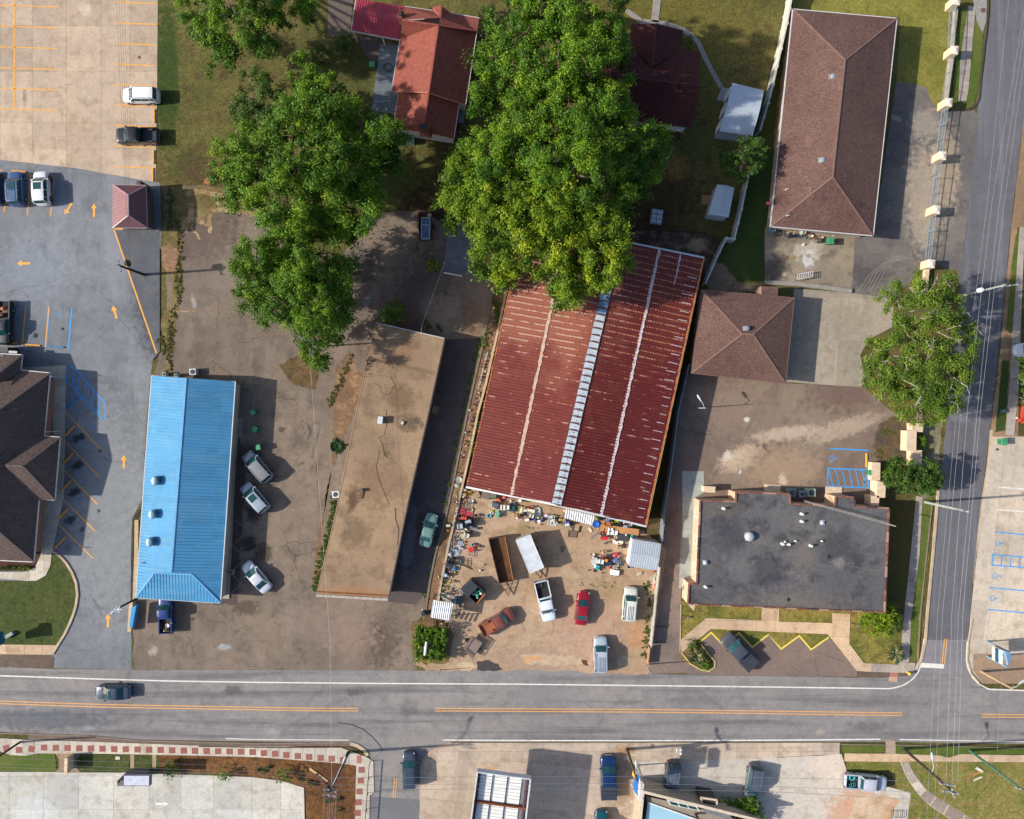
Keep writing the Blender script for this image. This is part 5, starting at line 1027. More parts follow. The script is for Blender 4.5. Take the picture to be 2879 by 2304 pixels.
# deck
DK = FM(108, 118, 126, 0.85, dirt=C(92, 104, 112), dirt_amt=0.7, scale=0.7)
dk = [q(1045, 370, .7), q(1200, 380, .7), q(1172, 962, .7), q(970, 930, .7)]
for i in range(17):
 a0, a1 = dk[0].lerp(dk[3], i / 17 + .0008), dk[0].lerp(dk[3], (i + 1) / 17 - .0008); b0, b1 = dk[1].lerp(dk[2], i / 17 + .0008), dk[1].lerp(dk[2], (i + 1) / 17 - .0008)
 b = MB(); b.prism([a0, b0, b1, a1], .6, .7); b.build('deck_board', DK, t)
b = MB(); b.prism([dk[0] + Vector((.1, 0, 0)), dk[1], dk[2] + Vector((0, .1, 0)), dk[3] + Vector((.1, .1, 0))], 0, .58); b.build('deck_base', WOODP, t)
for i in range(4): p = q(1040, 955 + i * 22, 0); b = MB(); b.box(p.x, p.y, 0, 1.25, .3, .6 - i * .15, -.05); b.build('step', FM(90, 88, 84), t)
p = q(1110, 568, .72); b = MB(); b.torus(p.x, p.y, .73, .62, .035, 24, 5); b.torus(p.x + .04, p.y, .77, .48, .03, 24, 5)
tag(b.build('garden_hose', FM(66, 70, 66)), 'dark hose coiled in a ring on the grey deck', 'hose')
b = MB(); b.sheet([tuple(q(x, y, 0))[:2] for x, y in ((615, -200), (835, -200), (790, 300), (600, 315))], .035); b.build('driveway', FM(104, 92, 84, 0.95), None, 'structure')
b = MB(); b.sheet([tuple(q(x, y, 0))[:2] for x, y in ((880, 300), (1050, 340), (1040, 520), (950, 510), (870, 380))], .036); b.build('driveway', FM(96, 84, 80, 0.95), None, 'structure')
b = MB(); p = q(1730, 960, .5); b.box(p.x, p.y, 0, .7, 2.1, .5, -.12); b.build('side_steps', FM(130, 140, 146), t)
# ------------------------------------------------------------------ maroon roofed house in tree shade
t = root('maroon_roof_house', 'maroon shingled house half hidden in the shade of the big trees', 1850, 230)
MS = shingle_mat('maroon_shingle', C(86, 48, 46), C(74, 41, 41), R(-6))  # roof colours darkened to put the tree shade into the shingles
q = lambda x, y, z: W(*tq(2, 0, x, y)[0], z)
ze, zd = 3.0, 5.2
e0, e1, e2, e3 = q(760, 330, ze), q(1585, 440, ze), q(1510, 1080, ze), q(780, 990, ze); e2b = q(1565, 900, ze); r0, r1 = q(760, 625, zd), q(1578, 722, zd)
roof(t, [[e0, e1, r1, r0], [r0, r1, e2, e3]], MS); u0, u1, u2, u3 = q(1000, 205, ze), q(1440, 258, ze), q(1420, 432, ze + .1), q(985, 370, ze + .1)
rg0, rg1 = q(1215, 200, 4.6), q(1180, 560, 4.75)
roof(t, [[u0, rg0, rg1, u3], [rg0, u1, u2, rg1], [u3, rg1, q(985, 372, ze)], [u2, rg1, q(1420, 436, ze)]], MS)
ridge(t, [(r0, r1), (rg0, rg1)], 0.2, FM(86, 48, 46, 0.9)); walls(t, tq(2, 0, 760, 330, 1585, 440, 1510, 1080, 780, 990), ze, 0.45, FM(176, 164, 150)); walls(t, tq(2, 0, 1000, 205, 1440, 258, 1420, 440, 985, 380), ze, 0.4, FM(176, 164, 150))
for s, e in ((r1, (e1, e2)),): b = MB(); b.poly([e[0] + Vector((-.3, 0, 0)), s + Vector((-.3, 0, -.05)), e[1] + Vector((-.3, 0, 0))]); b.build('gable', FM(170, 158, 146), t)
cp = [q(1200, 1045, 2.7), q(1455, 1078, 2.7), q(1425, 1108, 2.5), q(1215, 1080, 2.5)]; roof(t, [cp], FM(176, 178, 180, .5), 'porch_roof')
for i in range(5): a = q(1290 + i * 30, 1110 + i * 3, 0); b = MB(); b.box(a.x, a.y - .3, 0, .25, 1.0, .35); b.build('rear_step', FM(116, 70, 50), t)
# garden paths round the maroon house
for nm, pts, w in (('garden_path', tq(2, 0, 960, 90, 1010, 125, 1090, 185, 1180, 190, 1300, 205, 1420, 245, 1510, 300, 1570, 370, 1620, 480, 1680, 600, 1760, 740), .62), ('garden_path', tq(2, 0, 1225, -300, 1220, 0, 1200, 190), 1.0)):
 pp = [W(*p) for p in pts]; b = MB(); b.strip(pp, w, 0.0, 0.05); o = b.build(nm, C_TL[0], None, 'structure')
 for i in range(len(pp) - 1):
  n_ = max(1, int((pp[i + 1] - pp[i]).length / 1.3))
  for k in range(n_):
   b = MB(); b.bar(pp[i].lerp(pp[i + 1], k / n_ + .02) + Vector((0, 0, .07)), pp[i].lerp(pp[i + 1], (k + 1) / n_) + Vector((0, 0, .07)), w, .02); b.build('slab', FM(150, 144, 138, .9, dirt=C(110, 106, 100)), o)
b = MB(); b.sheet([W(*p) for p in tq(2, 0, 1765, 735, 1825, 750, 1790, 860, 1720, 845)], .05); b.build('shed_pad', FM(150, 152, 152, .9), None, 'structure')
# ------------------------------------------------------------------ sheds
def gable_shed(label, eave, ze, zd, along, wall, rf, group=None, nm='garden_shed'):
 """eave: four image corners; along: 0 ridge joins edges 01-23, 1 ridge joins edges 12-30"""
 u = sum(p[0] for p in eave) / 4; v = sum(p[1] for p in eave) / 4; t = root(nm, label, u, v, group, 'shed')
 e = [W(*p, ze) for p in eave]
 if along: e = e[1:] + e[:1]
 m0 = e[0].lerp(e[1], .5); m1 = e[2].lerp(e[3], .5); m0.z = m1.z = zd
 fs = [[e[0], m0, m1, e[3]], [m0, e[1], e[2], m1]]; roof(t, fs, rf); b = MB(); b.prism(inset([(p.x, p.y) for p in e], .1), 0, ze - .03); b.build('wall', wall, t)
 b = MB(); b.poly([e[0], m0 - Vector((0, 0, .03)), e[1]]); b.poly([e[3], m1 - Vector((0, 0, .03)), e[2]]); b.build('gable', wall, t)
 d = e[1] - e[0]
 for f in fs: ribs(f, (d.x, d.y), .3, .05, .035, rf, t)
 ridge(t, [(m0, m1)], .16, rf, 'ridge_cap', .02); return t, e
SHD = flat_mat('white_shed_metal', C(196, 206, 216), 0.4, 0.2, 0.05, 1.0)
t, e = gable_shed('larger white metal shed by the white fence and dark tree', tq(2, 0, 1855, 700, 2118, 762, 2022, 1148, 1745, 1105), 2.6, 3.0, 1, FM(170, 180, 190, .5), SHD)
openings(t, e[3] if False else (W(*tq(2, 0, 1745, 1105)[0], 2.6)), W(*tq(2, 0, 1855, 700)[0], 2.6), .4, 2.2, 3, 1.3, WHITEP, 'door', -.02)
t, e = gable_shed('smaller white metal shed with wooden entry steps in the back yard', tq(2, 0, 1725, 1555, 1870, 1582) + tq(2, 1, 1822, 108, 1650, 82), 2.3, 2.6, 0, FM(190, 198, 206, .5), SHD)
st = root('wooden_steps', 'wooden slatted platform in front of the smaller white shed', 1984, 563, cat='steps')
for i in range(6): p = W(*tq(2, 0, 1600 + i * 13, 1682)[0], .3); b = MB(); b.box(p.x, p.y, .2, .16, 1.25, .05, -.1); b.build('slat', WOODB, st)
b = MB(); p = W(1984, 563); b.box(p.x, p.y, 0, 1.0, 1.1, .18, -.1); b.build('frame', WOODP, st)
t, e = gable_shed('white metal shed with grey ribbed roof beside the yard fence', tq(2, 2, 1012, 1090, 1255, 1130, 1222, 1358, 978, 1318), 2.5, 2.72, 1, FM(228, 226, 218, .6), flat_mat('pale_ribbed_metal', C(184, 192, 202), .45, .2, .05, 1.0))
bb = MB(); p = W(*tq(2, 2, 1005, 1170)[0], 1.2); bb.box(p.x, p.y, .8, .06, 1.6, .9, -.08); bb.build('shed_sign', FM(236, 232, 222), t)
# small corrugated lean-to by the hedge
t = root('lean_to', 'small white corrugated lean-to roof above the hedge', 1240, 1718, cat='shed'); lt = [W(u, v, 2.4) for u, v in ((1218, 1687), (1274, 1697), (1265, 1746), (1210, 1736))]
roof(t, [lt], FM(196, 198, 204, .45), 'corrugated_sheet'); dd = lt[3] - lt[0]; ribs(lt, (dd.x, dd.y), .26, .16, .07, FM(226, 228, 234, .4), t)
for i in range(5): a = W(1212 + i * 13, 1738 + i * 2, 2.2); c_ = W(1209 + i * 13, 1758 + i * 2, 2.0); b = MB(); b.bar(a, c_, .12, .15); b.build('rafter', WOODP, t)
for p in lt: b = MB(); b.box(p.x, p.y, 0, .12, .12, 2.35); b.build('post', WOODP, t)
# ------------------------------------------------------------------ buildings on the bottom edge
t = root('fuel_canopy', 'open framed steel canopy with white decking panels on the bottom edge', 1405, 2270, cat='canopy')
zc_, zt = 4.2, 4.9
q = lambda u, v, z=zt: W(u, v, z)
P = [q(1342, 2172), q(1492, 2192), q(1465, 2420), q(1312, 2400)]
for i in range(4):
 b = MB(); a, c_ = P[i], P[(i + 1) % 4]; b.bar(a, c_, .14, .9); b.build('fascia', FM(206, 212, 220, .45), t)
b = MB(); b.prism([(p.x, p.y) for p in inset(P, .12)], zt - .85, zt - .8); b.build('deck_base', FM(120, 128, 140, .6), t)
DECK = FM(236, 236, 230, .5, var=.05)
for r in range(3):
 for c_ in range(3):
  v0, v1 = .04 + r * .36, .04 + r * .36 + .33; u0, u1 = .07 + c_ * .275, .07 + c_ * .275 + .225
  L = lambda u, v: P[0].lerp(P[1], u).lerp(P[3].lerp(P[2], u), v)
  pts = [L(u0, v0), L(u1, v0), L(u1, v1), L(u0, v1)]; b = MB(); b.prism([(p.x, p.y) for p in pts], zt - .79, zt - .72); pan = b.build('deck_panel', DECK, t)
  poly = [(p.x, p.y, zt - .72) for p in pts]; d = P[1] - P[0]; ro = ribs(poly, (d.x, d.y), .42, .06, .05, FM(206, 206, 200, .5), None); ro.parent = pan
for v0 in (.385, .745): b = MB(); b.bar(P[0].lerp(P[3], v0) - Vector((0, 0, .35)), P[1].lerp(P[2], v0) - Vector((0, 0, .35)), .2, .35); b.build('rusty_beam', RUST, t)
for u0 in (.035, .93): b = MB(); b.bar(P[0].lerp(P[1], u0) - Vector((0, 0, .4)), P[3].lerp(P[2], u0) - Vector((0, 0, .4)), .22, .3); b.build('side_beam', FM(110, 70, 64, .8), t)
for i in range(8): a = P[1].lerp(P[2], .08 + i * .11).lerp(P[0], .035); b = MB(); b.box(a.x, a.y, zt - .45, .5, .08, .12, -.1); b.build('bracket', FM(90, 60, 56), t)
for u0, v0 in ((.5, .38), (.5, .75)): a = P[0].lerp(P[1], u0).lerp(P[3].lerp(P[2], u0), v0); b = MB(); b.box(a.x, a.y, 0, .3, .3, zt - .86); b.build('post', STEEL, t)
# tan building with the pale blue roof
t = root('blue_roof_store', 'tan parapet store with pale blue metal roof and white framed window on the bottom edge', 1880, 2400)
q = lambda x, y, z: W(*tq(2, 3, x, y)[0], z)
zp = 3.5
pr = [q(1100, 1492, zp), q(2100, 1740, zp - .4), q(2156, 1900, zp - .4), q(1040, 2100, zp)]
TANW = FM(184, 166, 142, .85, dirt=C(150, 134, 116)); TOPW = FM(212, 196, 172, .85)
b = MB(); wl = [pr[0], pr[1]]; b.bar(pr[0], pr[1], .3, zp); b.build('front_wall', TANW, t); b = MB(); b.bar(pr[0], pr[3], .3, zp); b.build('side_wall', TANW, t)
b = MB(); b.bar(pr[0] + Vector((-.05, 0, .06)), pr[1] + Vector((0, 0, .06)), .36, .1); b.build('coping', TOPW, t); b = MB(); b.bar(pr[0] + Vector((0, .05, .06)), pr[3] + Vector((0, 0, .06)), .42, .1); b.build('coping', TOPW, t)
b = MB(); b.upoly([q(1125, 1530, 2.9), q(1600, 1640, 2.9), q(1990, 1760, 2.8), q(1900, 1900, 2.8), q(1540, 1735, 2.8), q(1145, 1590, 2.8)]); b.build('roof_ledge', FM(150, 138, 122, .9), t)
rf = [q(1142, 1582, 2.95), q(1560, 1730, 2.95), q(1900, 1850, 2.9), q(1900, 2200, 2.9), q(1060, 2200, 2.9)]; PB = flat_mat('pale_blue_metal', C(164, 208, 226), .45, .1, .05, .6)
b = MB(); b.prism(inset(rf, .2), 0, 2.8); b.build('wall', TANW, t); roof(t, [rf], PB); ribs(rf, (1, -.3), .45, .06, .04, PB, t); b = MB(); b.bar(rf[0] + Vector((0, 0, .05)), rf[1] + Vector((0, 0, .05)), .16, .1); b.bar(rf[1] + Vector((0, 0, .05)), rf[2] + Vector((0, 0, .05)), .16, .1); b.build('roof_trim', WHITEP, t)
fw = [q(1298, 1560, 3.02), q(1555, 1618, 3.02), q(1580, 1655, 3.02), q(1330, 1605, 3.02)]
b = MB(); b.prism(fw, 2.92, 3.02); wf = b.build('skylight_window', WHITEP, t)
for i in range(3):
 a0, a1 = .05 + i * .31, .05 + i * .31 + .27; pts = [fw[0].lerp(fw[1], a0).lerp(fw[3].lerp(fw[2], a0), .2), fw[0].lerp(fw[1], a1).lerp(fw[3].lerp(fw[2], a1), .2), fw[0].lerp(fw[1], a1).lerp(fw[3].lerp(fw[2], a1), .85), fw[0].lerp(fw[1], a0).lerp(fw[3].lerp(fw[2], a0), .85)]
 b = MB(); b.prism(pts, 3.03, 3.04); pn = b.build('pane', GLASS, None); pn.parent = wf
b = MB(); po = [q(1590, 1545, 2.8), q(1725, 1565, 2.8), q(1722, 1620, 2.8), q(1600, 1605, 2.8)]; b.prism(po, 0, 2.7); b.build('porch', FM(70, 62, 58), t)
for i in range(4): b = MB(); b.bar(po[i], po[(i + 1) % 4], .22, .2); b.build('porch_edge', TOPW, t)
cr = [q(1605, 1610, 3.1), q(1835, 1665, 3.1), q(1850, 1735, 3.2), q(1620, 1665, 3.2)]; roof(t, [cr], FM(124, 122, 126, .5), 'porch_roof'); ribs(cr, (.3, -1), .2, .06, .04, FM(140, 138, 140, .5), t)
p = q(1552, 1695, 3.3); b = MB(); b.lathe(p.x, p.y, [(.16, 2.9), (.16, 3.5), (.2, 3.55), (.1, 3.6)], 10); b.build('vent_pipe', BLACK, t)
# ------------------------------------------------------------------ trees
LEAF = leaf_mat('broad_leaves', (0.040, 0.105, 0.008, 1), (0.095, 0.195, 0.010, 1), (0.19, 0.30, 0.012, 1))
LEAFY = leaf_mat('yellow_green_leaves', (0.065, 0.135, 0.008, 1), (0.15, 0.235, 0.010, 1), (0.29, 0.35, 0.012, 1))
LEAFD = leaf_mat('dark_leaves', (0.030, 0.070, 0.012, 1), (0.045, 0.10, 0.014, 1), (0.08, 0.15, 0.016, 1))
LEAFG = leaf_mat('grey_green_leaves', (0.06, 0.12, 0.014, 1), (0.10, 0.17, 0.016, 1), (0.18, 0.25, 0.026, 1))
BARK = FM(104, 88, 72, .95, dirt=C(70, 58, 48)); BARKG = FM(150, 144, 130, .9, dirt=C(136, 128, 112))
def leaves(lobes, density, size, seed, clump=0.85, flat=0.75, dens_leaf=90, shell=(0.62, 1.0)):
 """lobes: (x, y, z, r); returns arrays of leaf quads spread over clumps on every lobe"""
 rng = np.random.default_rng(seed); cs = []; rs = []; lt = []
 for x, y, z, r in lobes:
  n = max(5, int(density * r * r)); d = rng.normal(size=(n, 3)); d[:, 2] = np.abs(d[:, 2]) * 0.9 - 0.25
  d /= np.linalg.norm(d, axis=1)[:, None]; k = rng.uniform(shell[0], shell[1], n)[:, None]
  c = np.array([x, y, z]) + d * k * r * np.array([1, 1, flat]); lt.append(np.full(n, rng.uniform(-.28, .28))); cs.append(c); rs.append(rng.uniform(0.55, 1.15, n) * clump)
 cs = np.vstack(cs); rs = np.concatenate(rs); ct = rng.beta(1.0, 1.2, len(cs)) + np.concatenate(lt)
 m = np.maximum(12, (dens_leaf * rs ** 2).astype(int)); idx = np.repeat(np.arange(len(cs)), m); N = len(idx)
 d = rng.normal(size=(N, 3)); d /= np.linalg.norm(d, axis=1)[:, None]; k = np.abs(rng.normal(0.62, 0.27, N)); sh = rng.uniform(.65, 1.3, (len(cs), 3)); d = d * sh[idx]
 spike = 1.0 + 0.35 * np.sin(d[:, 0] * 9 + idx) * np.sin(d[:, 1] * 8 + idx * 1.7)
 P = cs[idx] + d * (k * spike * rs[idx])[:, None] * np.array([1, 1, 0.8])
 nrm = d * 0.7 + rng.normal(size=(N, 3)) * 0.55 + np.array([0, 0, 0.45]); nrm /= np.linalg.norm(nrm, axis=1)[:, None]
 a = np.cross(nrm, rng.normal(size=(N, 3))); a /= np.linalg.norm(a, axis=1)[:, None]; b = np.cross(nrm, a)
 s = size * rng.uniform(0.6, 1.35, N); sa = a * s[:, None]; sb = b * (s * 0.55)[:, None]
 V = np.empty((N, 4, 3)); V[:, 0] = P - sa; V[:, 1] = P - sb; V[:, 2] = P + sa; V[:, 3] = P + sb
 tint = np.clip(ct[idx] * 0.75 + rng.uniform(0, 0.35, N), 0, 1)
 return V.reshape(-1, 3), np.repeat(tint, 4)
def leaf_mesh(name, V, tint):
 me = bpy.data.meshes.new(name); n = len(V) // 4
 me.vertices.add(len(V)); me.vertices.foreach_set('co', V.astype(np.float32).ravel())
 me.loops.add(n * 4); me.loops.foreach_set('vertex_index', np.arange(n * 4, dtype=np.int32))
 me.polygons.add(n); me.polygons.foreach_set('loop_start', np.arange(n, dtype=np.int32) * 4); me.polygons.foreach_set('loop_total', np.full(n, 4, dtype=np.int32))
 at = me.attributes.new('tint', 'FLOAT', 'POINT'); at.data.foreach_set('value', tint.astype(np.float32)); me.update(); return me
def tree(name, label, cat, base, lobes_px, mat, density=1.5, size=0.17, seed=1, clump=0.85, dl=90, trunk=0.3, bark=None, group=None, flat=0.75, twigs=0, twig_top=False, shell=(0.62, 1.0)):
 """base: image point of the foot; lobes_px: (u, v, r_px, height)"""
 p = W(*base); t = thing(name, label, cat, p.x, p.y, 0, group); lobes = []
 big = cat == 'tree' and dl < 115 and not twig_top
 if big: density, size, dl, clump, shell = density * 1.2, size * .66, dl * 4.8, clump * 1.2, (.4, 1.06)
 rj = random.Random(seed)
 for u, v, r, z in lobes_px:
  if big: z += 1.6 + rj.uniform(-1.9, 1.9)
  q = W(u, v, z); lobes.append((q.x, q.y, q.z, r / PPM * (H - z) / H * (1.08 if big else 1.05)))
 V, ti = leaves(lobes, density, size, seed, clump, flat, dl, shell)
 if big:
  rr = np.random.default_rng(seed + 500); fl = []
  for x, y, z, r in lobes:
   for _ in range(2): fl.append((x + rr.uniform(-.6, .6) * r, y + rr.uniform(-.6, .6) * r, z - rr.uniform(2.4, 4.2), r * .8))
  V2, t2 = leaves(fl, density * .5, size * 1.6, seed + 9, clump * 1.2, flat, dl * .22, shell); V = np.vstack([V, V2]); ti = np.concatenate([ti, t2 * .3])  # inner filler leaves tinted darker to paint shade into the crown gaps
 put('crown', leaf_mesh('crown', V, ti), mat, t)
 rnd = random.Random(seed); b = MB(); top = sum(l[2] for l in lobes) / len(lobes) * 0.55
 b.tube([(p.x, p.y, -0.1), (p.x + .1, p.y, top * .5), (p.x, p.y + .1, top)], [trunk * 1.25, trunk, trunk * .8], 9); b.build('trunk', bark or BARK, t)
 b = MB()
 for x, y, z, r in lobes:
  m = Vector((p.x, p.y, top)).lerp(Vector((x, y, z)), .5) + Vector((rnd.uniform(-.5, .5), rnd.uniform(-.5, .5), .3))
  b.tube([(p.x, p.y, top * .92), m, (x, y, z - r * .15)], [trunk * .55, trunk * .36, trunk * .16], 6)
  for k in range(twigs):
   a = rnd.uniform(0, 6.28); e = Vector((x + math.cos(a) * r * .9, y + math.sin(a) * r * .9, z + rnd.uniform(-.1, .55) * r * flat + (r * .25 if twig_top else 0)))
   mm = Vector((x, y, z)).lerp(e, .5) + Vector((rnd.uniform(-.4, .4), rnd.uniform(-.4, .4), r * .2 * (1.6 if twig_top else 1)))
   b.tube([(x, y, z), mm, e], [trunk * .2, .05, .02], 4)
   for j in range(3 if twig_top else 1):
    s_ = mm.lerp(e, rnd.uniform(.2, .9)); f = s_ + Vector((rnd.uniform(-1, 1), rnd.uniform(-1, 1), rnd.uniform(0, .5))) * .7; b.tube([s_, f], [.035, .015], 3)
 b.build('branch', bark or BARK, t); return t
def vl(*a): return [(a[i] * 1.3353, a[i + 1] * 1.3353, a[i + 2] * 1.3353, a[i + 3]) for i in range(0, len(a), 4)]
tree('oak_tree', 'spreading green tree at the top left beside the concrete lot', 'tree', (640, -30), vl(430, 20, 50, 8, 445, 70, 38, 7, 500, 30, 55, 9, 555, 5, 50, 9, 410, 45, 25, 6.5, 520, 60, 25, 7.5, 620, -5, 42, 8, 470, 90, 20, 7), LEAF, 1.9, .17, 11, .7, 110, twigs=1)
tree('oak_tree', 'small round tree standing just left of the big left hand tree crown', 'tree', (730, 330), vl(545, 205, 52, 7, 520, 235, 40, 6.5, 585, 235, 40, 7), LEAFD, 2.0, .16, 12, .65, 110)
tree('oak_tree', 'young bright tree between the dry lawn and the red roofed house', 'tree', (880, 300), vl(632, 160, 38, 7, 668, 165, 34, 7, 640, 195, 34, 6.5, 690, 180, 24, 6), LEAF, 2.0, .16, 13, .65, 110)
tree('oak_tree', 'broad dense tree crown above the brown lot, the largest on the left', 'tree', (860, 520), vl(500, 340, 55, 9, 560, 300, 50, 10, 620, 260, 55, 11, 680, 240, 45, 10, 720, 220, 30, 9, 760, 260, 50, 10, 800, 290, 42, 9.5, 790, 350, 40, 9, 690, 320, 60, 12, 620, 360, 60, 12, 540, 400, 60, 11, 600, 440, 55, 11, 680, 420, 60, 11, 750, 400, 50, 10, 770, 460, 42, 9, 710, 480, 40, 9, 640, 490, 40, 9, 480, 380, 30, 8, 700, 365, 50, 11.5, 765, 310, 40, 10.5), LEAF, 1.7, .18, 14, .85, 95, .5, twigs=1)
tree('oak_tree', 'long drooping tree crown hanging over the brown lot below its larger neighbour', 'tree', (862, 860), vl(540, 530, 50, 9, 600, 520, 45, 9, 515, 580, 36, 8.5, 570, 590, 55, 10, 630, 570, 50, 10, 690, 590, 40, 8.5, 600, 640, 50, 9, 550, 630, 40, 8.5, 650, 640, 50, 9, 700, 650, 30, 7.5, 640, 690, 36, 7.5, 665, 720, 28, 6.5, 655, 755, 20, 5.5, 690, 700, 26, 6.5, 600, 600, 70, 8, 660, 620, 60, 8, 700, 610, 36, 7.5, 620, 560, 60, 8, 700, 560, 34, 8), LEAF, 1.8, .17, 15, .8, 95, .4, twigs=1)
tree('oak_tree', 'tall green tree behind the red roofed house at the top centre', 'tree', (1500, 60), vl(1090, 20, 50, 10, 1150, 10, 60, 11, 1220, 20, 60, 12, 1290, 40, 45, 10, 1060, 70, 30, 8.5, 1110, 70, 45, 10, 1180, 80, 55, 12, 1250, 90, 55, 12, 1300, 80, 30, 9, 1160, 50, 40, 12), LEAF, 1.7, .18, 16, .8, 95, .5, twigs=1)
tree('oak_tree', 'leafy tree between the red roofed and the maroon roofed houses', 'tree', (1560, 270), vl(1030, 120, 34, 8, 1020, 180, 28, 8, 1080, 130, 40, 9.5, 1060, 190, 36, 9, 1120, 150, 45, 11, 1180, 160, 50, 12, 1240, 160, 50, 12, 1290, 190, 36, 10, 1130, 210, 50, 11, 1200, 220, 55, 12, 1260, 220, 45, 11, 1300, 235, 32, 9, 1150, 180, 40, 11), LEAF, 1.75, .18, 17, .8, 95, .5, twigs=1)
tree('oak_tree', 'huge dense tree crown above the back yards at the centre', 'tree', (1530, 440), vl(990, 330, 36, 8.5, 1040, 300, 45, 10, 1100, 270, 50, 11, 1160, 280, 55, 12, 1220, 290, 55, 12, 1270, 320, 50, 12, 1330, 290, 42, 9.5, 1375, 285, 28, 8.5, 1360, 330, 42, 9, 1290, 380, 50, 11, 1370, 365, 24, 8, 1080, 340, 55, 12, 1150, 360, 60, 13, 1220, 370, 60, 13, 1310, 420, 30, 9, 1030, 370, 45, 10, 1320, 350, 40, 10.5), LEAF, 1.65, .18, 18, .85, 95, .6, twigs=1)
tree('walnut_tree', 'yellow green tree crown overhanging the red warehouse roof', 'tree', (1610, 600), vl(960, 380, 38, 9, 955, 430, 34, 8.5, 1000, 400, 45, 10, 1010, 460, 48, 10, 1060, 430, 55, 12, 1030, 520, 40, 9, 1060, 560, 30, 8.5, 1110, 400, 55, 12.5, 1120, 470, 60, 13, 1100, 530, 55, 11, 1180, 430, 60, 13, 1180, 510, 60, 12.5, 1240, 460, 55, 12.5, 1250, 530, 55, 12, 1290, 480, 45, 11, 1310, 530, 38, 10, 1170, 580, 50, 11, 1215, 590, 45, 10.5, 1200, 625, 22, 9.5, 1265, 580, 38, 10, 975, 340, 26, 8), LEAFY, 1.7, .18, 19, .85, 95, .6, twigs=1)
tree('sparse_tree', 'sparse grey branched tree beside the street, above the walled drive', 'tree', (2590, 900), vl(1880, 625, 30, 6, 1915, 605, 34, 7, 1960, 610, 34, 8, 2000, 610, 28, 7.5, 1900, 660, 34, 7, 1950, 660, 38, 8, 2000, 660, 34, 7.5, 2030, 690, 30, 7, 1975, 700, 40, 8.5, 1925, 690, 25, 7), LEAFG, 3.6, .11, 20, .85, 290, .32, BARKG, twigs=2, twig_top=True)
tree('sparse_tree', 'wide grey branched tree casting shade over the street at the right', 'tree', (2570, 1090), vl(1840, 740, 30, 6, 1850, 790, 32, 6.5, 1880, 750, 42, 8, 1900, 800, 42, 8, 1870, 830, 34, 7, 1950, 760, 48, 9, 1940, 820, 45, 8.5, 2000, 790, 45, 8.5, 2010, 740, 42, 8, 1990, 840, 36, 7.5, 1930, 860, 34, 7, 1970, 860, 30, 7, 2025, 770, 26, 7, 1905, 700, 26, 7), LEAFG, 3.8, .11, 21, .9, 290, .4, BARKG, twigs=2, twig_top=True)
tree('evergreen_tree', 'dark leafy round tree between the two white sheds', 'tree', (2080, 450), vl(1540, 320, 28, 4.2, 1565, 345, 36, 5, 1590, 320, 26, 4.5, 1535, 350, 22, 4, 1570, 300, 20, 4.2, 1600, 335, 14, 4), LEAFD, 7.0, .14, 22, .6, 190, .2, twigs=2)
tree('clipped_tree', 'round clipped evergreen tree at the parking wall, left of a pair', 'tree', (2515, 1340), [(2528, 1330, 42, 3.6), (2506, 1345, 26, 3.0), (2545, 1350, 34, 3.2), (2520, 1305, 22, 3.4)], LEAFD, 11.0, .13, 23, .5, 260, .16)
tree('clipped_tree', 'dark evergreen tree nearest the street kerb, right of a pair', 'tree', (2590, 1360), [(2580, 1350, 40, 3.6), (2612, 1325, 32, 4.0), (2610, 1362, 34, 3.6), (2632, 1340, 24, 3.6), (2595, 1375, 22, 3.0)], LEAFD, 11.0, .13, 24, .5, 260, .16)
tree('garden_tree', 'leafy tree cut off by the right edge beside the white car', 'tree', (2905, 1060), [(2895, 1010, 34, 4), (2900, 1080, 40, 4.5), (2884, 1120, 22, 3.6), (2930, 1040, 60, 5), (2880, 1060, 16, 3.4)], LEAFG, 4, .14, 25, .55, 150, .2, BARKG, twigs=3)
# ---- shrubs
def shrub(label, u, v, r, h, mat, seed, name='shrub', cat='shrub', dl=160, size=.10, n=6, dens=11, clump=.36, spread=.5, group=None, elong=None):
 rnd = random.Random(seed); lob = []
 for i in range(n):
  a = rnd.uniform(0, 6.28); k = r * spread * math.sqrt(rnd.random()); du, dv = math.cos(a) * k, math.sin(a) * k
  if elong: du, dv = du * elong[0], dv * elong[1]
  lob.append((u + du, v + dv, r * .74, h * .55))
 return tree(name, label, cat, (u, v), lob, mat, dens, size, seed, clump, dl, .05, group=group, flat=min(1.0, h * .5 / max(.2, r * .62 / PPM)))
shrub('round bright green shrub at the office corner', 2474, 1732, 52, 2.2, LEAFY, 31, dl=260, dens=12, n=10, spread=.5)
shrub('dark evergreen shrub near the red roofed house corner', *tq(1, 0, 1940, 110)[0], 26, 2.2, LEAFD, 32)
shrub('dark rounded shrub left of the green bin', *tq(1, 0, 570, 510)[0], 38, 2.6, LEAFD, 33, n=7)
shrub('shaded bush between the carport and the lawn', *tq(1, 0, 740, 370)[0], 32, 2.0, LEAFD, 34, n=6)
shrub('green shrub against the maroon roofed house wall', *tq(2, 0, 1480, 370)[0], 20, 1.2, LEAFD, 35)
shrub('bright green bush in a stone ring behind the tan flat roof', *tq(1, 1, 1150, 930)[0], 34, 1.6, LEAF, 36, n=8)
shrub('small bright bush at the end of the gravel pad', *tq(1, 1, 1500, 525)[0], 22, 1.1, LEAFY, 37)
shrub('bushy shrub under the white wall opening at the street corner', *tq(3, 2, 1300, 265)[0], 13, 1.3, LEAF, 38)
shrub('yellowish tuft below the flat tan roof edge', *tq(1, 2, 620, 1535)[0], 9, 2.95, LEAFY, 39, dl=120)
shrub('green bush left of the pair by the tan store', 2048, 2272, 34, 1.8, LEAF, 40, n=8); shrub('large leafy bush right of the pair by the tan store', 2108, 2286, 44, 2.2, LEAF, 41, n=10)
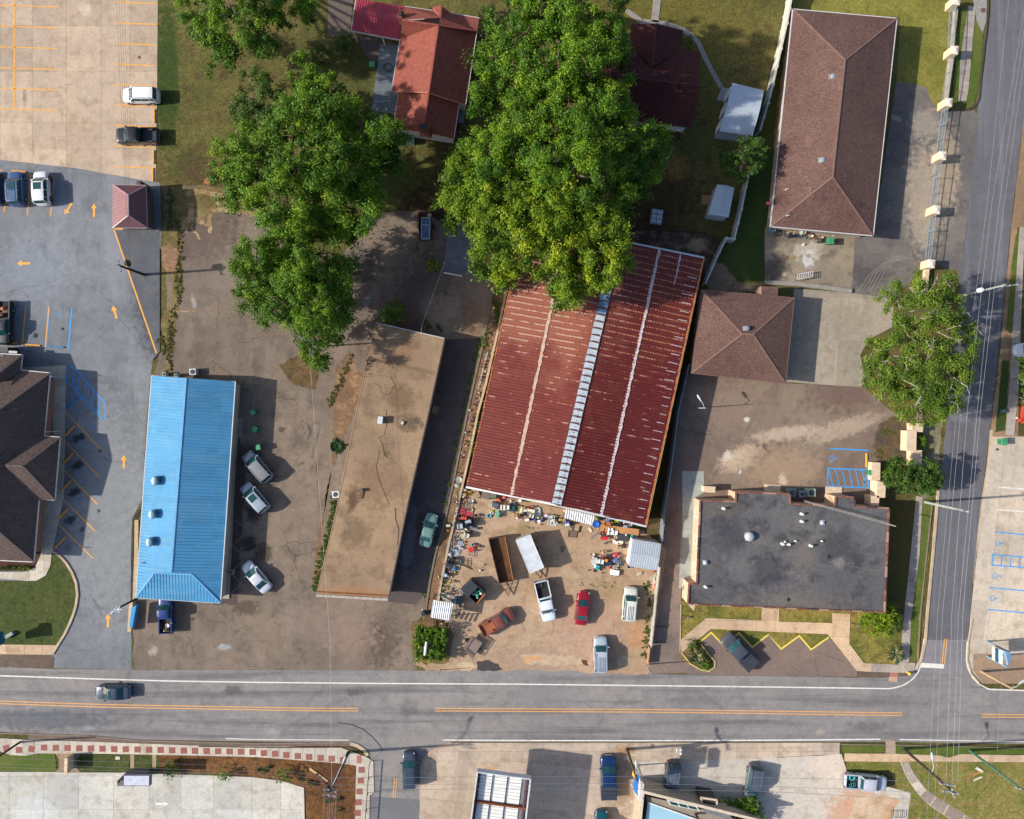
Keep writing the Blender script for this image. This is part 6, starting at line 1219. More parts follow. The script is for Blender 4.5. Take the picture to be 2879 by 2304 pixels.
shrub('young spreading shrub by the sign in the mulch bed', *tq(0, 3, 1445, 1305)[0], 26, 1.3, LEAF, 42, n=6, dl=90); shrub('small shrub overhanging the pale lot kerb', *tq(0, 3, 1895, 1345)[0], 20, 1.3, LEAF, 43, dl=80); shrub('open branched young shrub in the mulch near the lot corner', *tq(1, 3, 220, 1345)[0], 23, 1.5, LEAF, 44, dl=70, spread=.7)
MUL = ['dark groundcover plant right beside the open branched shrub in the mulch', 'smaller dark plant left of the mulch lot corner', 'dark plant just past the pale lot corner in the mulch', 'dark mulch plant furthest up, near the young shrub', 'leftmost dark plant in the mulch near the paved path', 'dark mulch plant under the wooden pole head', 'large dark plant right of the lower mulch pair', 'dark plant left in the lower mulch pair', 'lowest dark plant near the paved side path', 'dark mulch plant between the young shrub and path']
for i, (x, y) in enumerate(((500, 1430), (370, 1380), (435, 1412), (110, 1290), (25, 1308), (585, 1475), (690, 1560), (600, 1570), (710, 1650), (65, 1312))):
 shrub(MUL[i], *tq(1, 3, x, y)[0], 8, .35, LEAFD, 50 + i, 'bedding_plant', 'plant', 120, .07, 3, 8, .16, group='low plants dotted over the mulch bed')
for i in range(7): shrub(('first', 'second', 'third', 'fourth', 'fifth', 'sixth', 'last')[i] + ' clipped shrub from the left under the brown roof', 5 + i * 13, 1598, 8, .5, LEAFY if i > 2 else LEAFD, 70 + i, 'bedding_plant', 'plant', 160, .06, 3, 10, .16, group='clipped shrubs along the brown roofed building')
def palm(label, u, v, r, n, mat, seed, arch=.9, h=.7, core=None):
 p = W(u, v); t = thing('sago_palm', label, 'plant', p.x, p.y); rnd = random.Random(seed)
 for i in range(n):
  a = 6.283 * i / n + rnd.uniform(-.2, .2); L = r / PPM * rnd.uniform(.75, 1.1); b = MB()
  pts = [(p.x + math.cos(a) * L * k, p.y + math.sin(a) * L * k, h + arch * math.sin(k * 2.6) * .8 - k * .5 * arch) for k in (0, .25, .5, .75, 1)]
  b.tube(pts, [.03, .025, .02, .015, .01], 4)
  for j in range(14):
   k = (j + 1) / 15 * 4; i0 = min(3, int(k)); f = k - i0; q = Vector(pts[i0]).lerp(Vector(pts[i0 + 1]), f); w = .36 * math.sin(.4 + j / 15 * 2.5)
   for s in (-1, 1):
    e = Vector((-math.sin(a) * s, math.cos(a) * s, -.25)) * w + Vector((math.cos(a), math.sin(a), 0)) * .14; b.add([q, q + e * .5 + Vector((0, 0, .05)) + Vector((math.cos(a), math.sin(a), 0)) * .04, q + e, q + e * .5 - Vector((math.cos(a), math.sin(a), 0)) * .05], [(0, 1, 2, 3)])
  b.build('frond', mat[i % len(mat)], t)
 b = MB(); b.lathe(p.x, p.y, [(.16, 0), (.2, h * .6), (.1, h)], 8); b.build('trunk', core or FM(150, 130, 96, .9), t); return t
PALMG = [FM(40, 74, 34, .7), FM(56, 92, 40, .7)]; PALMY = [FM(58, 86, 38, .7), FM(166, 150, 108, .8), FM(48, 78, 36, .7)]
palm('palm like green plant leaning over the tan flat roof edge', *tq(1, 2, 730, 300)[0], 22, 26, PALMG, 1, h=2.6, arch=.6); palm('half dry palm shrub in the kerbed planting island', *tq(2, 3, 1540, 330)[0], 24, 15, PALMY, 2); palm('half dry palm shrub on the lawn beside the street corner', *tq(3, 3, 1040, 310)[0], 28, 18, PALMY, 3)
shrub('dark creeping shrub at the upper end of the planting island', *tq(2, 3, 1515, 265)[0], 14, .6, LEAFD, 80); shrub('low green shrub at the lower end of the planting island', *tq(2, 3, 1640, 420)[0], 16, .5, LEAF, 81)
# square hedge mass
p = W(1212, 1800); t = thing('hedge', 'square overgrown hedge block below the corrugated lean-to', 'hedge', p.x, p.y)
V, ti = leaves([(W(1172 + 15 * i, 1768 + 16 * j, 1.3).x, W(1172 + 15 * i, 1768 + 16 * j, 1.3).y, 1.3, .62) for i in range(6) for j in range(6)], 9, .12, 90, .36, 1.0, 190); put('foliage', leaf_mesh('foliage', V, ti), LEAF, t)
b = MB(); b.prism([W(u, v) for u, v in ((1172, 1765), (1252, 1772), (1246, 1850), (1174, 1842))], 0, 1.1); b.build('stems', FM(46, 44, 26, .95), t)
p = W(1197, 1823, 1.95); b = MB(); b.tube([(p.x + .1, p.y + .85, 1.95), (p.x, p.y, 1.98), (p.x - .12, p.y - .9, 1.95)], [.12, .19, .16], 8); tag(b.build('plastic_pipe', WHITEP), 'short white pipe lying on top of the square hedge', 'pipe')
# weeds: tufts scattered along seams, one object per stretch of growth
def weeds(name, label, areas, mat, n, size=.09, h=.3, seed=5, clump=.22):
 rnd = random.Random(seed); lob = []
 for pts in areas:
  Ls = [math.dist(pts[i], pts[i + 1]) for i in range(len(pts) - 1)]; tot = sum(Ls)
  for _ in range(int(n * tot / sum(sum(math.dist(a[i], a[i + 1]) for i in range(len(a) - 1)) for a in areas))):
   s = rnd.uniform(0, tot); i = 0
   while s > Ls[i] and i < len(Ls) - 1: s -= Ls[i]; i += 1
   k = s / Ls[i]; wd = 5; u = pts[i][0] + (pts[i + 1][0] - pts[i][0]) * k + rnd.gauss(0, wd); v = pts[i][1] + (pts[i + 1][1] - pts[i][1]) * k + rnd.gauss(0, wd)
   q = W(u, v); lob.append((q.x, q.y, h * .15, rnd.uniform(.06, .24)))
 V, ti = leaves(lob, 60, size * .75, seed, clump * .8, .35, 130); me = leaf_mesh(name, V, ti); o = put(name, me, mat, None, 'stuff'); o['label'] = label; o['category'] = 'weeds'
WEEDM = leaf_mat('weed_leaves', (0.07, 0.09, 0.02, 1), (0.13, 0.13, 0.035, 1), (0.25, 0.19, 0.085, 1)); WEEDG = leaf_mat('green_weed_leaves', (0.05, 0.085, 0.015, 1), (0.09, 0.14, 0.02, 1), (0.18, 0.20, 0.05, 1))
weeds('weeds', 'weeds growing along the seam between the grey and brown lots', [sq(478, 530, 480, 600, 475, 650), sq(500, 620, 508, 700, 500, 790, 505, 830, 490, 880, 480, 950, 474, 1050), sq(455, 950, 462, 990, 480, 940)], WEEDM, 220, .09, .3, 5)
weeds('weeds', 'weeds along the wall side of the tan flat roofed building', [sq(885, 1660, 905, 1560, 925, 1490, 940, 1420, 942, 1400)], WEEDG, 150, .1, .5, 6)
weeds('weeds', 'weeds lining the alley kerb', [sq(1345, 950, 1340, 1000, 1320, 1080, 1300, 1170, 1285, 1260, 1266, 1350, 1245, 1450, 1225, 1540, 1205, 1620, 1195, 1700)], WEEDG, 110, .08, .2, 7)
weeds('weeds', 'weeds beside the warehouse wall in the soil strip', [sq(1395, 850, 1400, 920), sq(1345, 1190, 1336, 1210), sq(1330, 1240, 1322, 1275), sq(1370, 930, 1360, 980)], WEEDG, 100, .1, .5, 8)
weeds('weeds', 'weeds along the yard fence at the driveway', [sq(1820, 1640, 1824, 1700, 1818, 1760, 1812, 1830, 1806, 1868), sq(1250, 1620, 1245, 1680)], WEEDG, 60, .1, .35, 9)
weeds('weeds', 'thin weeds scattered in the dirt yard', [sq(1455, 1460, 1500, 1485, 1520, 1500), sq(1380, 1440, 1362, 1470), sq(1600, 1640, 1790, 1650)], WEEDM, 26, .05, .12, 10, .16)
weeds('weeds', 'weeds and dry stalks round the cindery corner bed', [sq(2480, 1210, 2510, 1220, 2540, 1250), sq(2470, 1290, 2480, 1260), sq(2440, 980, 2470, 960)], WEEDM, 70, .08, .2, 11, .2)
weeds('weeds', 'tall grass tufts along the house garden edge', [sq(930, 1140, 950, 1090, 975, 1040, 990, 1000), sq(650, 815, 670, 830), sq(1240, 925, 1190, 905)], WEEDM, 90, .09, .3, 12)
# ------------------------------------------------------------------ vehicles
PROF = {  # stations from the nose: (fraction, half width, top height)
 'sedan': dict(H=1.45, st=[(0, .42, .60), (.012, .64, .68), (.035, .80, .76), (.075, .91, .83), (.13, .965, .89), (.22, .99, .94), (.3, 1, .97), (.5, 1, .98), (.72, 1, 1.0), (.84, .985, 1.0), (.93, .94, .98), (.965, .85, .93), (.987, .72, .86), (1, .52, .70)], cab=(.25, .41, .68, .845), belt=.93, rf=.78),
 'suv': dict(H=1.72, st=[(0, .48, .68), (.010, .68, .80), (.03, .82, .92), (.065, .92, .99), (.12, .97, 1.05), (.22, .99, 1.08), (.3, 1, 1.1), (.6, 1, 1.12), (.85, .99, 1.1), (.95, .95, 1.06), (.98, .88, 1.0), (.993, .78, .9), (1, .62, .7)], cab=(.225, .36, .915, .97), belt=.94, rf=.83),
 'pickup': dict(H=1.80, st=[(0, .62, .78), (.010, .80, .96), (.03, .91, 1.06), (.055, .96, 1.12), (.1, .98, 1.15), (.2, 1, 1.18), (.3, 1, 1.2), (.45, 1, 1.2), (.575, 1, 1.2)], cab=(.215, .325, .53, .565), belt=.94, rf=.84)}
def vehicle(kind, name, label, cat, u, v, deg, col, L=4.7, Wd=1.85, bed=None, cabend=None, roofcol=None, rack=False, sunroof=False, metallic=.15, group=None, dark_tail=False, cover=None, windshield=None, Hk=1.0):
 P = PROF[kind]; p = W(u, v, .9); t = thing(name, label, cat, p.x, p.y, 0, group, R(deg)); M = paint(name + '_paint', col, metallic); Wh = Wd / 2; Hh = P['H'] * Hk
 X = lambda f: L / 2 - f * L
 def part(b, nm, m, par=t, kd=None): return b.build(nm, m, par, kd, local=True)
 c0, c1, c2, c3 = P['cab']; st = list(P['st'])
 if kind == 'pickup' and cabend:
  s = (cabend - .575); c2 += s; c3 += s; st[-1] = (cabend, 1, 1.2)
 prof = [(0, .03), (.5, .02), (.80, -.012), (.93, -.06), (.985, -.16), (1.0, -.34)]
 b = MB(); b.smooth = True; ring = []
 for f, w, z in st:
  w *= Wh; z *= Hk; r = [(-w * .93, .24), (-w, .40)] + [(-w * a, z + d) for a, d in reversed(prof)] + [(w * a, z + d) for a, d in prof[1:]] + [(w, .40), (w * .93, .24)]
  ring.append([(X(f), y, zz) for y, zz in r])
 n = len(ring[0]); vs = [q for r in ring for q in r]; fs = []
 for i in range(len(ring) - 1):
  for j in range(n - 1): fs.append((i * n + j, i * n + j + 1, (i + 1) * n + j + 1, (i + 1) * n + j))
 b.add(vs, fs); b.smooth = False; b.add(ring[0], [tuple(reversed(range(n)))]); b.add(ring[-1], [tuple(range(n))]); part(b, 'body', M)
 zb = (.97 if kind == 'sedan' else 1.09 if kind == 'suv' else 1.18) * Hk; wb = Wh * P['belt']; wr = Wh * P['rf']; zr = Hh - .05; G_ = windshield or GLASS
 q = lambda f, y, z: (X(f), y, z)
 fb = [q(c0 + .012, -wb * .95, zb), q(c0 + .012, wb * .95, zb)]; ft = [q(c1, -wr * .93, zr), q(c1, wr * .93, zr)]; rb = [q(c3, -wb * .93, zb), q(c3, wb * .93, zb)]; rt = [q(c2, -wr * .95, zr), q(c2, wr * .95, zr)]
 cm = q(c0 - .014, 0, zb); tm = q(c1 - .012, 0, zr + .03)
 b = MB(); b.add([fb[0], cm, fb[1], ft[1], tm, ft[0]], [(0, 1, 4, 5), (1, 2, 3, 4)]); part(b, 'windshield', G_)
 if kind == 'pickup' or True: b = MB(); b.add([rb[1], rb[0], rt[0], rt[1]], [(0, 1, 2, 3)]); part(b, 'rear_window', G_)
 for s in (-1, 1):
  fr = lambda k, top: (X((c1 + (c2 - c1) * k) if top else (c0 + .02 + (c3 - c0 - .03) * k)), s * (wr if top else wb), zr if top else zb)
  cuts = (0, .46, .80, 1) if kind != 'pickup' else (0, .55, 1)
  for i in range(len(cuts) - 1): b = MB(); b.add([fr(cuts[i] + .012, 0), fr(cuts[i + 1] - .012, 0), fr(cuts[i + 1] - .012, 1), fr(cuts[i] + .012, 1)], [(0, 1, 2, 3) if s < 0 else (3, 2, 1, 0)]); part(b, 'side_window', GLASS)
  for k in cuts[1:-1]: b = MB(); b.bar(fr(k, 0), Vector(fr(k, 1)) + Vector((0, 0, .02)), .075, .06); part(b, 'pillar', M)
  b = MB(); b.bar(fb[0] if s < 0 else fb[1], ft[0] if s < 0 else ft[1], .1, .06); part(b, 'pillar', M); b = MB(); b.bar(rb[0] if s < 0 else rb[1], rt[0] if s < 0 else rt[1], .12, .06); part(b, 'pillar', M)
 b = MB(); b.smooth = True; vs = []; nx, ny = 6, 7
 for i in range(nx + 1):
  for j in range(ny + 1):
   fx = i / nx; y = (j / ny * 2 - 1); ed = max(abs(fx * 2 - 1) ** 6, abs(y) ** 6); x = X(c1 - .008) + (X(c2 + .008) - X(c1 - .008)) * fx
   vs.append((x, y * (wr + .03) * (1 - .05 * abs(fx * 2 - 1) ** 4), zr + .06 * (1 - y * y * .6) * (1 - (fx * 2 - 1) ** 4 * .5) - .045 * ed))
 fs = [(i * (ny + 1) + j, (i + 1) * (ny + 1) + j, (i + 1) * (ny + 1) + j + 1, i * (ny + 1) + j + 1) for i in range(nx) for j in range(ny)]; b.add(vs, [tuple(reversed(f)) for f in fs]); part(b, 'roof', roofcol or M)
 if sunroof: xa, xb = c1 + .03, c1 + (c2 - c1) * .42; b = MB(); b.box((X(xa) + X(xb)) / 2, 0, zr + .045, abs(X(xa) - X(xb)), wr * 1.25, .03); part(b, 'sunroof', GLASS)
 if sunroof == 2: xa, xb = c1 + (c2 - c1) * .5, c2 - .04; b = MB(); b.box((X(xa) + X(xb)) / 2, 0, zr + .045, abs(X(xa) - X(xb)), wr * 1.4, .03); part(b, 'sunroof', FM(90, 110, 140, .15))
 if rack:
  for s in (-1, 1): b = MB(); b.bar((X(c1 + .04), s * (wr - .06), zr + .12), (X(c2 - .02), s * (wr - .06), zr + .12), .05, .06); part(b, 'roof_rail', CHROME)
  if rack > 1:
   for k in range(rack): y = (k - (rack - 1) / 2) * .2; b = MB(); b.bar((X(c1 + .14), y, zr + .1), (X(c2 - .02), y, zr + .1), .035, .04); part(b, 'roof_strip', CHROME)
 ax = (.185, .80) if kind != 'pickup' else (.17, .79); wrd = .34 if kind == 'sedan' else .38
 for f in ax:
  for s in (-1, 1):
   w = bpy.data.objects.new('wheel', None); COL.objects.link(w); w.parent = t; w.location = (X(f), s * (Wh - .10), wrd)
   vs = []; fs = []; N_ = 16; b = MB()
   for y in (-.11, .11):
    for j in range(N_): a = 6.283 * j / N_; vs.append((wrd * math.cos(a), y, wrd * math.sin(a)))
   fs = [(j, (j + 1) % N_, N_ + (j + 1) % N_, N_ + j) for j in range(N_)] + [tuple(reversed(range(N_))), tuple(range(N_, 2 * N_))]; b.add(vs, fs); part(b, 'tyre', TYRE, w)
   b = MB(); b.add([(wrd * .6 * math.cos(6.283 * j / 10), s * .118, wrd * .6 * math.sin(6.283 * j / 10)) for j in range(10)], [tuple(range(10)) if s < 0 else tuple(reversed(range(10)))]); part(b, 'rim', RIM, w)
 for s in (-1, 1):
  b = MB(); zz = (.66 if kind == 'sedan' else .82 if kind == 'suv' else .86) * Hk; b.box(X(.045), s * Wh * .70, zz - .06, .22, .24, .15, -s * .8); part(b, 'headlight', LAMP)
  b = MB(); b.box(X(c0 + .045), s * (Wh + .08), zb - .1, .16, .24, .17, s * .2); part(b, 'mirror', M)
  b = MB(); zt = (.84 if kind == 'sedan' else .92 if kind == 'suv' else .85) * Hk
  if kind == 'pickup': b.box(X(.992), s * (Wh - .10), zt - .15, .1, .16, .42)
  else: b.box(X(.972), s * Wh * .78, zt - .1, .12, .2, .14, s * .6)
  part(b, 'taillight', TAIL)
 b = MB(); b.box(X(.012), 0, .40, .16, Wh * 1.0, .26); part(b, 'bumper', M if kind != 'pickup' else CHROME); b = MB(); b.box(X(.99), 0, .42, .14, Wh * (1.1 if kind != 'pickup' else 1.7), .24); part(b, 'bumper', M if kind != 'pickup' else CHROME)
 b = MB(); b.box(X(c0 - .012), 0, zb - .005, .07, wb * 1.7, .02); part(b, 'cowl', BLACK)
 b = MB(); b.box(X(.3), 0, .18, L * .8 * .5 + .2, Wh * 1.5, .3); b.box(X(.6), 0, .2, L * .6, Wh * 1.5, .2); part(b, 'chassis', BLACK)
 if kind == 'pickup':
  xb0, xb1 = X((cabend or .575) + .004), X(.985); zf = .78; zt = 1.17 * Hk
  b = MB(); b.box((xb0 + xb1) / 2, 0, zf - .06, xb0 - xb1, Wd - .12, .06); bf = part(b, 'bed_floor', bed or FM(60, 60, 62, .8))
  for s in (-1, 1):
   b = MB(); b.box((xb0 + xb1) / 2, s * (Wh - .07), .38, xb0 - xb1, .14, zt - .38); part(b, 'bed_side', M)
   b = MB(); b.box(X(.79), s * (Wh - .25), zf, .95, .24, .22); part(b, 'wheel_well', bed or FM(60, 60, 62, .8))
  b = MB(); b.box(xb1 + .035, 0, .5, .08, Wd - .3, zt - .52); part(b, 'tailgate', M); b = MB(); b.box(xb0 - .03, 0, .5, .06, Wd - .3, zt - .5); part(b, 'bed_front', M)
  if cover:
   for k in range(3): a0 = xb0 + (xb1 - xb0) * (k / 3 + .01); a1 = xb0 + (xb1 - xb0) * ((k + 1) / 3 - .01); b = MB(); b.box((a0 + a1) / 2, 0, zt - .02, abs(a1 - a0), Wd - .2, .05); part(b, 'bed_cover', cover)
 return t
K = lambda r, g_, b_, k=.85: C(r, g_, b_, k)
vehicle('suv', 'parked_car', 'white SUV parked nose left at the edge of the concrete lot', 'car', 394, 268, 180, K(238, 240, 242), 4.75, 1.95, metallic=0, rack=1)
vehicle('pickup', 'pickup_truck', 'black pickup parked nose left below the white SUV', 'truck', 385, 382, 180, K(34, 34, 38), 5.6, 2.05, bed=FM(46, 50, 60, .7), cabend=.60, metallic=.2)
vehicle('suv', 'parked_car', 'dark blue SUV with a glass roof parked on the grey lot', 'car', 43, 530, 93, K(52, 84, 136), 4.6, 1.9, sunroof=2, rack=1)
vehicle('suv', 'parked_car', 'white car with a sunroof parked on the grey lot', 'car', 115, 529, 93, K(226, 228, 230), 4.5, 1.9, sunroof=1, metallic=0)
vehicle('suv', 'parked_car', 'dark blue car cut off by the left edge', 'car', -22, 528, 93, K(44, 76, 128), 4.5, 1.9)
vehicle('pickup', 'pickup_truck', 'old black pickup with junk in its bed at the left edge', 'truck', 8, 908, 268, K(38, 44, 48), 5.9, 2.0, bed=FM(40, 36, 34, .9), metallic=.1)
vehicle('suv', 'parked_car', 'silver grey SUV parked at an angle, topmost beside the blue roof', 'car', 723, 1313, 131, K(146, 154, 164), 4.7, 1.85, rack=1, roofcol=FM(128, 130, 134, .4))
vehicle('suv', 'parked_car', 'pale silver estate car parked at an angle, middle one of three', 'car', 716, 1400, 131, K(158, 172, 186), 4.5, 1.8, sunroof=1)
vehicle('sedan', 'parked_car', 'bright silver sedan parked at an angle beside the blue roof, lowest of three', 'car', 720, 1624, 131, K(202, 208, 218), 4.8, 1.8)
vehicle('sedan', 'parked_car', 'green sedan parked in the shaded alley', 'car', 1204, 1492, 76, K(116, 150, 142), 4.5, 1.75)
wp = vehicle('pickup', 'pickup_truck', 'white pickup with two tyres in its bed in the dirt yard', 'truck', 1533, 1690, 283, K(222, 228, 238), 5.5, 1.9, bed=FM(44, 42, 42, .9), metallic=0)
vehicle('sedan', 'parked_car', 'small dark red sedan in the dirt yard', 'car', 1638, 1712, 83, K(158, 22, 42), 4.5, 1.75, metallic=.2)
vehicle('suv', 'parked_car', 'cream white SUV with roof rack near the yard fence', 'car', 1771, 1701, 85, K(216, 218, 208), 4.6, 1.85, rack=4, metallic=0)
vehicle('suv', 'parked_car', 'silver SUV parked between the yard and the main road', 'car', 1689, 1843, 91, K(186, 196, 210), 4.8, 1.85, rack=5)
vehicle('pickup', 'pickup_truck', 'rusty brown old pickup in the dirt yard', 'truck', 1397, 1750, 30, K(126, 66, 56), 4.9, 1.8, bed=FM(160, 96, 66, .9), metallic=0, Hk=.92)
vehicle('pickup', 'pickup_truck', 'grey pickup with folded bed cover by the zigzag kerb', 'truck', 2079, 1834, 133, K(78, 82, 92), 5.6, 2.0, cover=FM(60, 62, 70, .5), cabend=.62)
vehicle('sedan', 'moving_car', 'dark blue sedan driving left on the main road', 'car', 316, 1949, 180, K(52, 68, 92), 4.8, 1.85, sunroof=1)
vehicle('suv', 'moving_car', 'dark slate car waiting at the mouth of the lower street', 'car', 1151, 2167, 92, K(62, 74, 90), 4.8, 1.85)
vehicle('pickup', 'pickup_truck', 'bright blue pickup nosed under the blue metal roof', 'truck', 466, 1730, 91, K(18, 50, 116), 5.0, 1.75, bed=FM(58, 48, 42, .9), metallic=.1)
vehicle('pickup', 'pickup_truck', 'deep blue pickup with covered bed on the forecourt', 'truck', 1711, 2188, 91, K(16, 48, 96), 5.8, 2.05, cover=FM(52, 60, 72, .5), cabend=.66)
vehicle('suv', 'parked_car', 'dark grey SUV with roof bars beside the blue and yellow sign', 'car', 1888, 2193, 261, K(58, 64, 72), 4.6, 1.9, rack=5, roofcol=FM(96, 108, 126, .35))
vehicle('suv', 'parked_car', 'dark blue SUV with bright roof rails on the gravelly lot', 'car', 2119, 2201, 261, K(84, 94, 110), 4.7, 1.85, rack=1)
vehicle('pickup', 'pickup_truck', 'silver pickup with a blue hose in its bed at the lower right', 'truck', 2434, 2200, -5, K(188, 196, 212), 5.6, 1.9, bed=FM(40, 42, 44, .9), cabend=.66, roofcol=FM(190, 192, 206, .4))
vehicle('suv', 'parked_car', 'teal car cut off by the bottom edge', 'car', 1692, 2328, 91, K(20, 84, 96), 4.4, 1.8)
vehicle('sedan', 'parked_car', 'white car half out of the right edge in tree shade', 'car', 2903, 984, 182, K(226, 230, 234), 4.6, 1.9, metallic=0)
# ------------------------------------------------------------------ wheel stops
def stop(u, v, deg, L, mat, label, grp=None):
 p = W(u, v); b = MB(); c, n_ = math.cos(R(deg)), math.sin(R(deg)); w0, w1 = .11, .07
 vs = []
 for x in (-L / 2, L / 2):
  for y, z in ((-w0, .02), (w0, .02), (w1, .15), (-w1, .15)): vs.append((p.x + x * c - y * n_, p.y + x * n_ + y * c, z + .02))
 b.add(vs, [(0, 1, 2, 3), (7, 6, 5, 4), (0, 4, 5, 1), (1, 5, 6, 2), (2, 6, 7, 3), (3, 7, 4, 0)]); tag(b.build('wheel_stop', mat), label, 'wheel stop', grp)
YS = FM(240, 164, 36, .7, dirt=C(190, 130, 50), dirt_amt=.4, scale=4.0); GS = 'painted wheel stops on the left lots'
stop(435, 328, 90, 1.85, YS, 'yellow wheel stop between the white SUV and black pickup bays', GS); stop(433, 443, 90, 1.85, YS, 'yellow wheel stop just below the black pickup', GS); stop(431, 493, 90, 1.85, YS, 'yellow wheel stop at the bottom corner of the concrete lot', GS)
stop(54, 483, -3, 1.9, YS, 'yellow wheel stop at the nose of the dark blue glass roofed SUV', GS); stop(94, 971, -4, 1.95, YS, 'yellow wheel stop in the bay next to the old black pickup', GS); stop(40, 966, -4, 1.0, YS, 'yellow wheel stop half hidden by the old black pickup', GS)
BS = FM(36, 130, 190, .7, dirt=C(60, 110, 150), dirt_amt=.4, scale=4.0)
stop(160, 976, -4, 1.95, BS, 'blue wheel stop at the end of the accessible bay', GS); stop(204, 1132, 45, 1.95, BS, 'blue wheel stop on the slant beside the blue hatching', GS)
for i, (x, y) in enumerate(((592, 178), (575, 410), (554, 645), (532, 880), (510, 1118))): stop(*tq(0, 2, x, y)[0], 47, 1.95, YS, ('slanted yellow wheel stop, uppermost by the brown roof', 'slanted yellow wheel stop, second down by the brown roof', 'slanted yellow wheel stop, middle of five by the brown roof', 'slanted yellow wheel stop, fourth down by the brown roof', 'slanted yellow wheel stop, lowest by the curved lawn')[i], GS)
stop(*tq(3, 2, 828, 425)[0], 90, 1.8, YELLOW, 'pale yellow wheel stop at the lone accessible bay near the corner office')
# ------------------------------------------------------------------ fences and walls
WF = FM(214, 208, 196, .6, dirt=C(150, 146, 136), dirt_amt=.5, scale=1.5); WF2 = FM(150, 158, 160, .6, dirt=C(110, 114, 112), dirt_amt=.5)
def fence(name, label, pts, h, mat, pw=2.4, cap=None, thick=.1, picket=False):
 p0 = W(*pts[len(pts) // 2]); t = thing(name, label, 'fence', p0.x, p0.y); pp = [W(*p) for p in pts]
 for i in range(len(pp) - 1):
  a, c_ = pp[i], pp[i + 1]; n_ = max(1, round((c_ - a).length / pw))
  for k in range(n_):
   s, e = a.lerp(c_, k / n_), a.lerp(c_, (k + 1) / n_)
   b = MB(); b.bar(s.lerp(e, .008) + Vector((0, 0, h)), s.lerp(e, .992) + Vector((0, 0, h)), thick, h - .05); b.build('panel', mat, t)
   b = MB(); b.box(s.x, s.y, 0, thick * 1.6, thick * 1.6, h + .08, math.atan2((c_ - a).y, (c_ - a).x)); b.build('post', cap or mat, t)
 return t
fence('vinyl_fence', 'tall white fence running down from the top edge past the brown roofed building', [(2216, -60), (2211, 10), (2196, 90), (2180, 160), (2158, 255)], 2.0, WF, 2.4, thick=.2)
fence('vinyl_fence', 'white fence behind the larger shed', [(2158, 258), (2144, 310), (2122, 385)], 2.0, WF2, 2.4, thick=.2)
fence('vinyl_fence', 'white fence below the dark tree round the back yard', [(2094, 500), (2084, 540), (2072, 600), (2052, 682), (2030, 680), (2010, 720), (1990, 765), (1972, 806)], 1.9, FM(188, 194, 192, .6, dirt=C(136, 140, 136), dirt_amt=.6), 2.4, thick=.18)
fence('yard_fence', 'grey sheet fence between the red warehouse and the office lane', [(1928, 1030), (1898, 1160), (1878, 1320), (1862, 1420), (1854, 1520)], 1.8, FM(128, 134, 144, .6, dirt=C(96, 100, 108)), 2.4, thick=.14)
fence('yard_fence', 'low grey fence between the dirt yard and the narrow drive', [(1850, 1590), (1840, 1680), (1832, 1760), (1826, 1812)], 1.3, FM(176, 170, 160, .7, dirt=C(130, 122, 112)), 2.4, thick=.12)
fence('yard_fence', 'short rusty fence end near the roadside pole', [(1823, 1816), (1818, 1864)], 1.0, FM(168, 130, 96, .8), 1.4, thick=.08)
b = thing('chain_fence', 'dark low fence line behind the warehouse back wall', 'fence', *W(1900, 655)[:2]); pts = [W(u, v) for u, v in tq(2, 1, 1000, 212, 1600, 250, 1760, 318)]
for i in range(2):
 m = MB(); m.bar(pts[i] + Vector((0, 0, 1.1)), pts[i + 1] + Vector((0, 0, 1.1)), .05, .05); m.bar(pts[i] + Vector((0, 0, .6)), pts[i + 1] + Vector((0, 0, .6)), .05, .05); m.build('rail', FM(54, 50, 48), b)
 n_ = int((pts[i + 1] - pts[i]).length / .35); m = MB()
 for k in range(n_): q_ = pts[i].lerp(pts[i + 1], k / n_); m.box(q_.x, q_.y, 0, .08, .04, 1.2)
 m.build('pickets', FM(60, 54, 50), b, 'stuff')
# gate pillars and railing along the street
PIL = [(2693, 2), (2688, 141), (2671, 288), (2654, 438), (2637, 590), (2622, 742)]
PB_ = FM(222, 196, 166, .85, dirt=C(190, 162, 132), dirt_amt=.3); names = ['topmost', 'second', 'third', 'fourth', 'fifth', 'lowest']
pc = []
for i, (u, v) in enumerate(PIL):
 h = 1.75; p = W(u, v, h); p.x -= .15; pc.append(p); t = thing('gate_pillar', '%s beige masonry pillar of the street railing, counted down from the top edge' % names[i] if 0 < i < 5 else ('beige masonry pillar of the street railing cut by the top edge' if i == 0 else 'beige masonry pillar where the street railing ends at the sparse tree'), 'pillar', p.x, p.y, 0, 'masonry pillars of the street railing')
 b = MB(); b.box(p.x, p.y, 0, .90, 1.04, h - .12, -.1); b.build('shaft', PB_, t); b = MB(); b.box(p.x, p.y, h - .12, .96, 1.1, .12, -.1); s = 1; b.build('cap', FM(226, 208, 186, .85), t)
 b = MB(); c_, n_ = math.cos(-.1), math.sin(-.1); q4 = [(p.x + x * c_ - y * n_, p.y + x * n_ + y * c_, h + .002) for x, y in ((-.47, -.54), (.47, -.54), (.47, .54), (-.47, .54))]; b.add(q4 + [(p.x, p.y, h + .18)], [(0, 1, 4), (1, 2, 4), (2, 3, 4), (3, 0, 4)]); b.build('cap_top', FM(230, 214, 194, .85), t)
RAIL = FM(170, 186, 196, .45, .5)
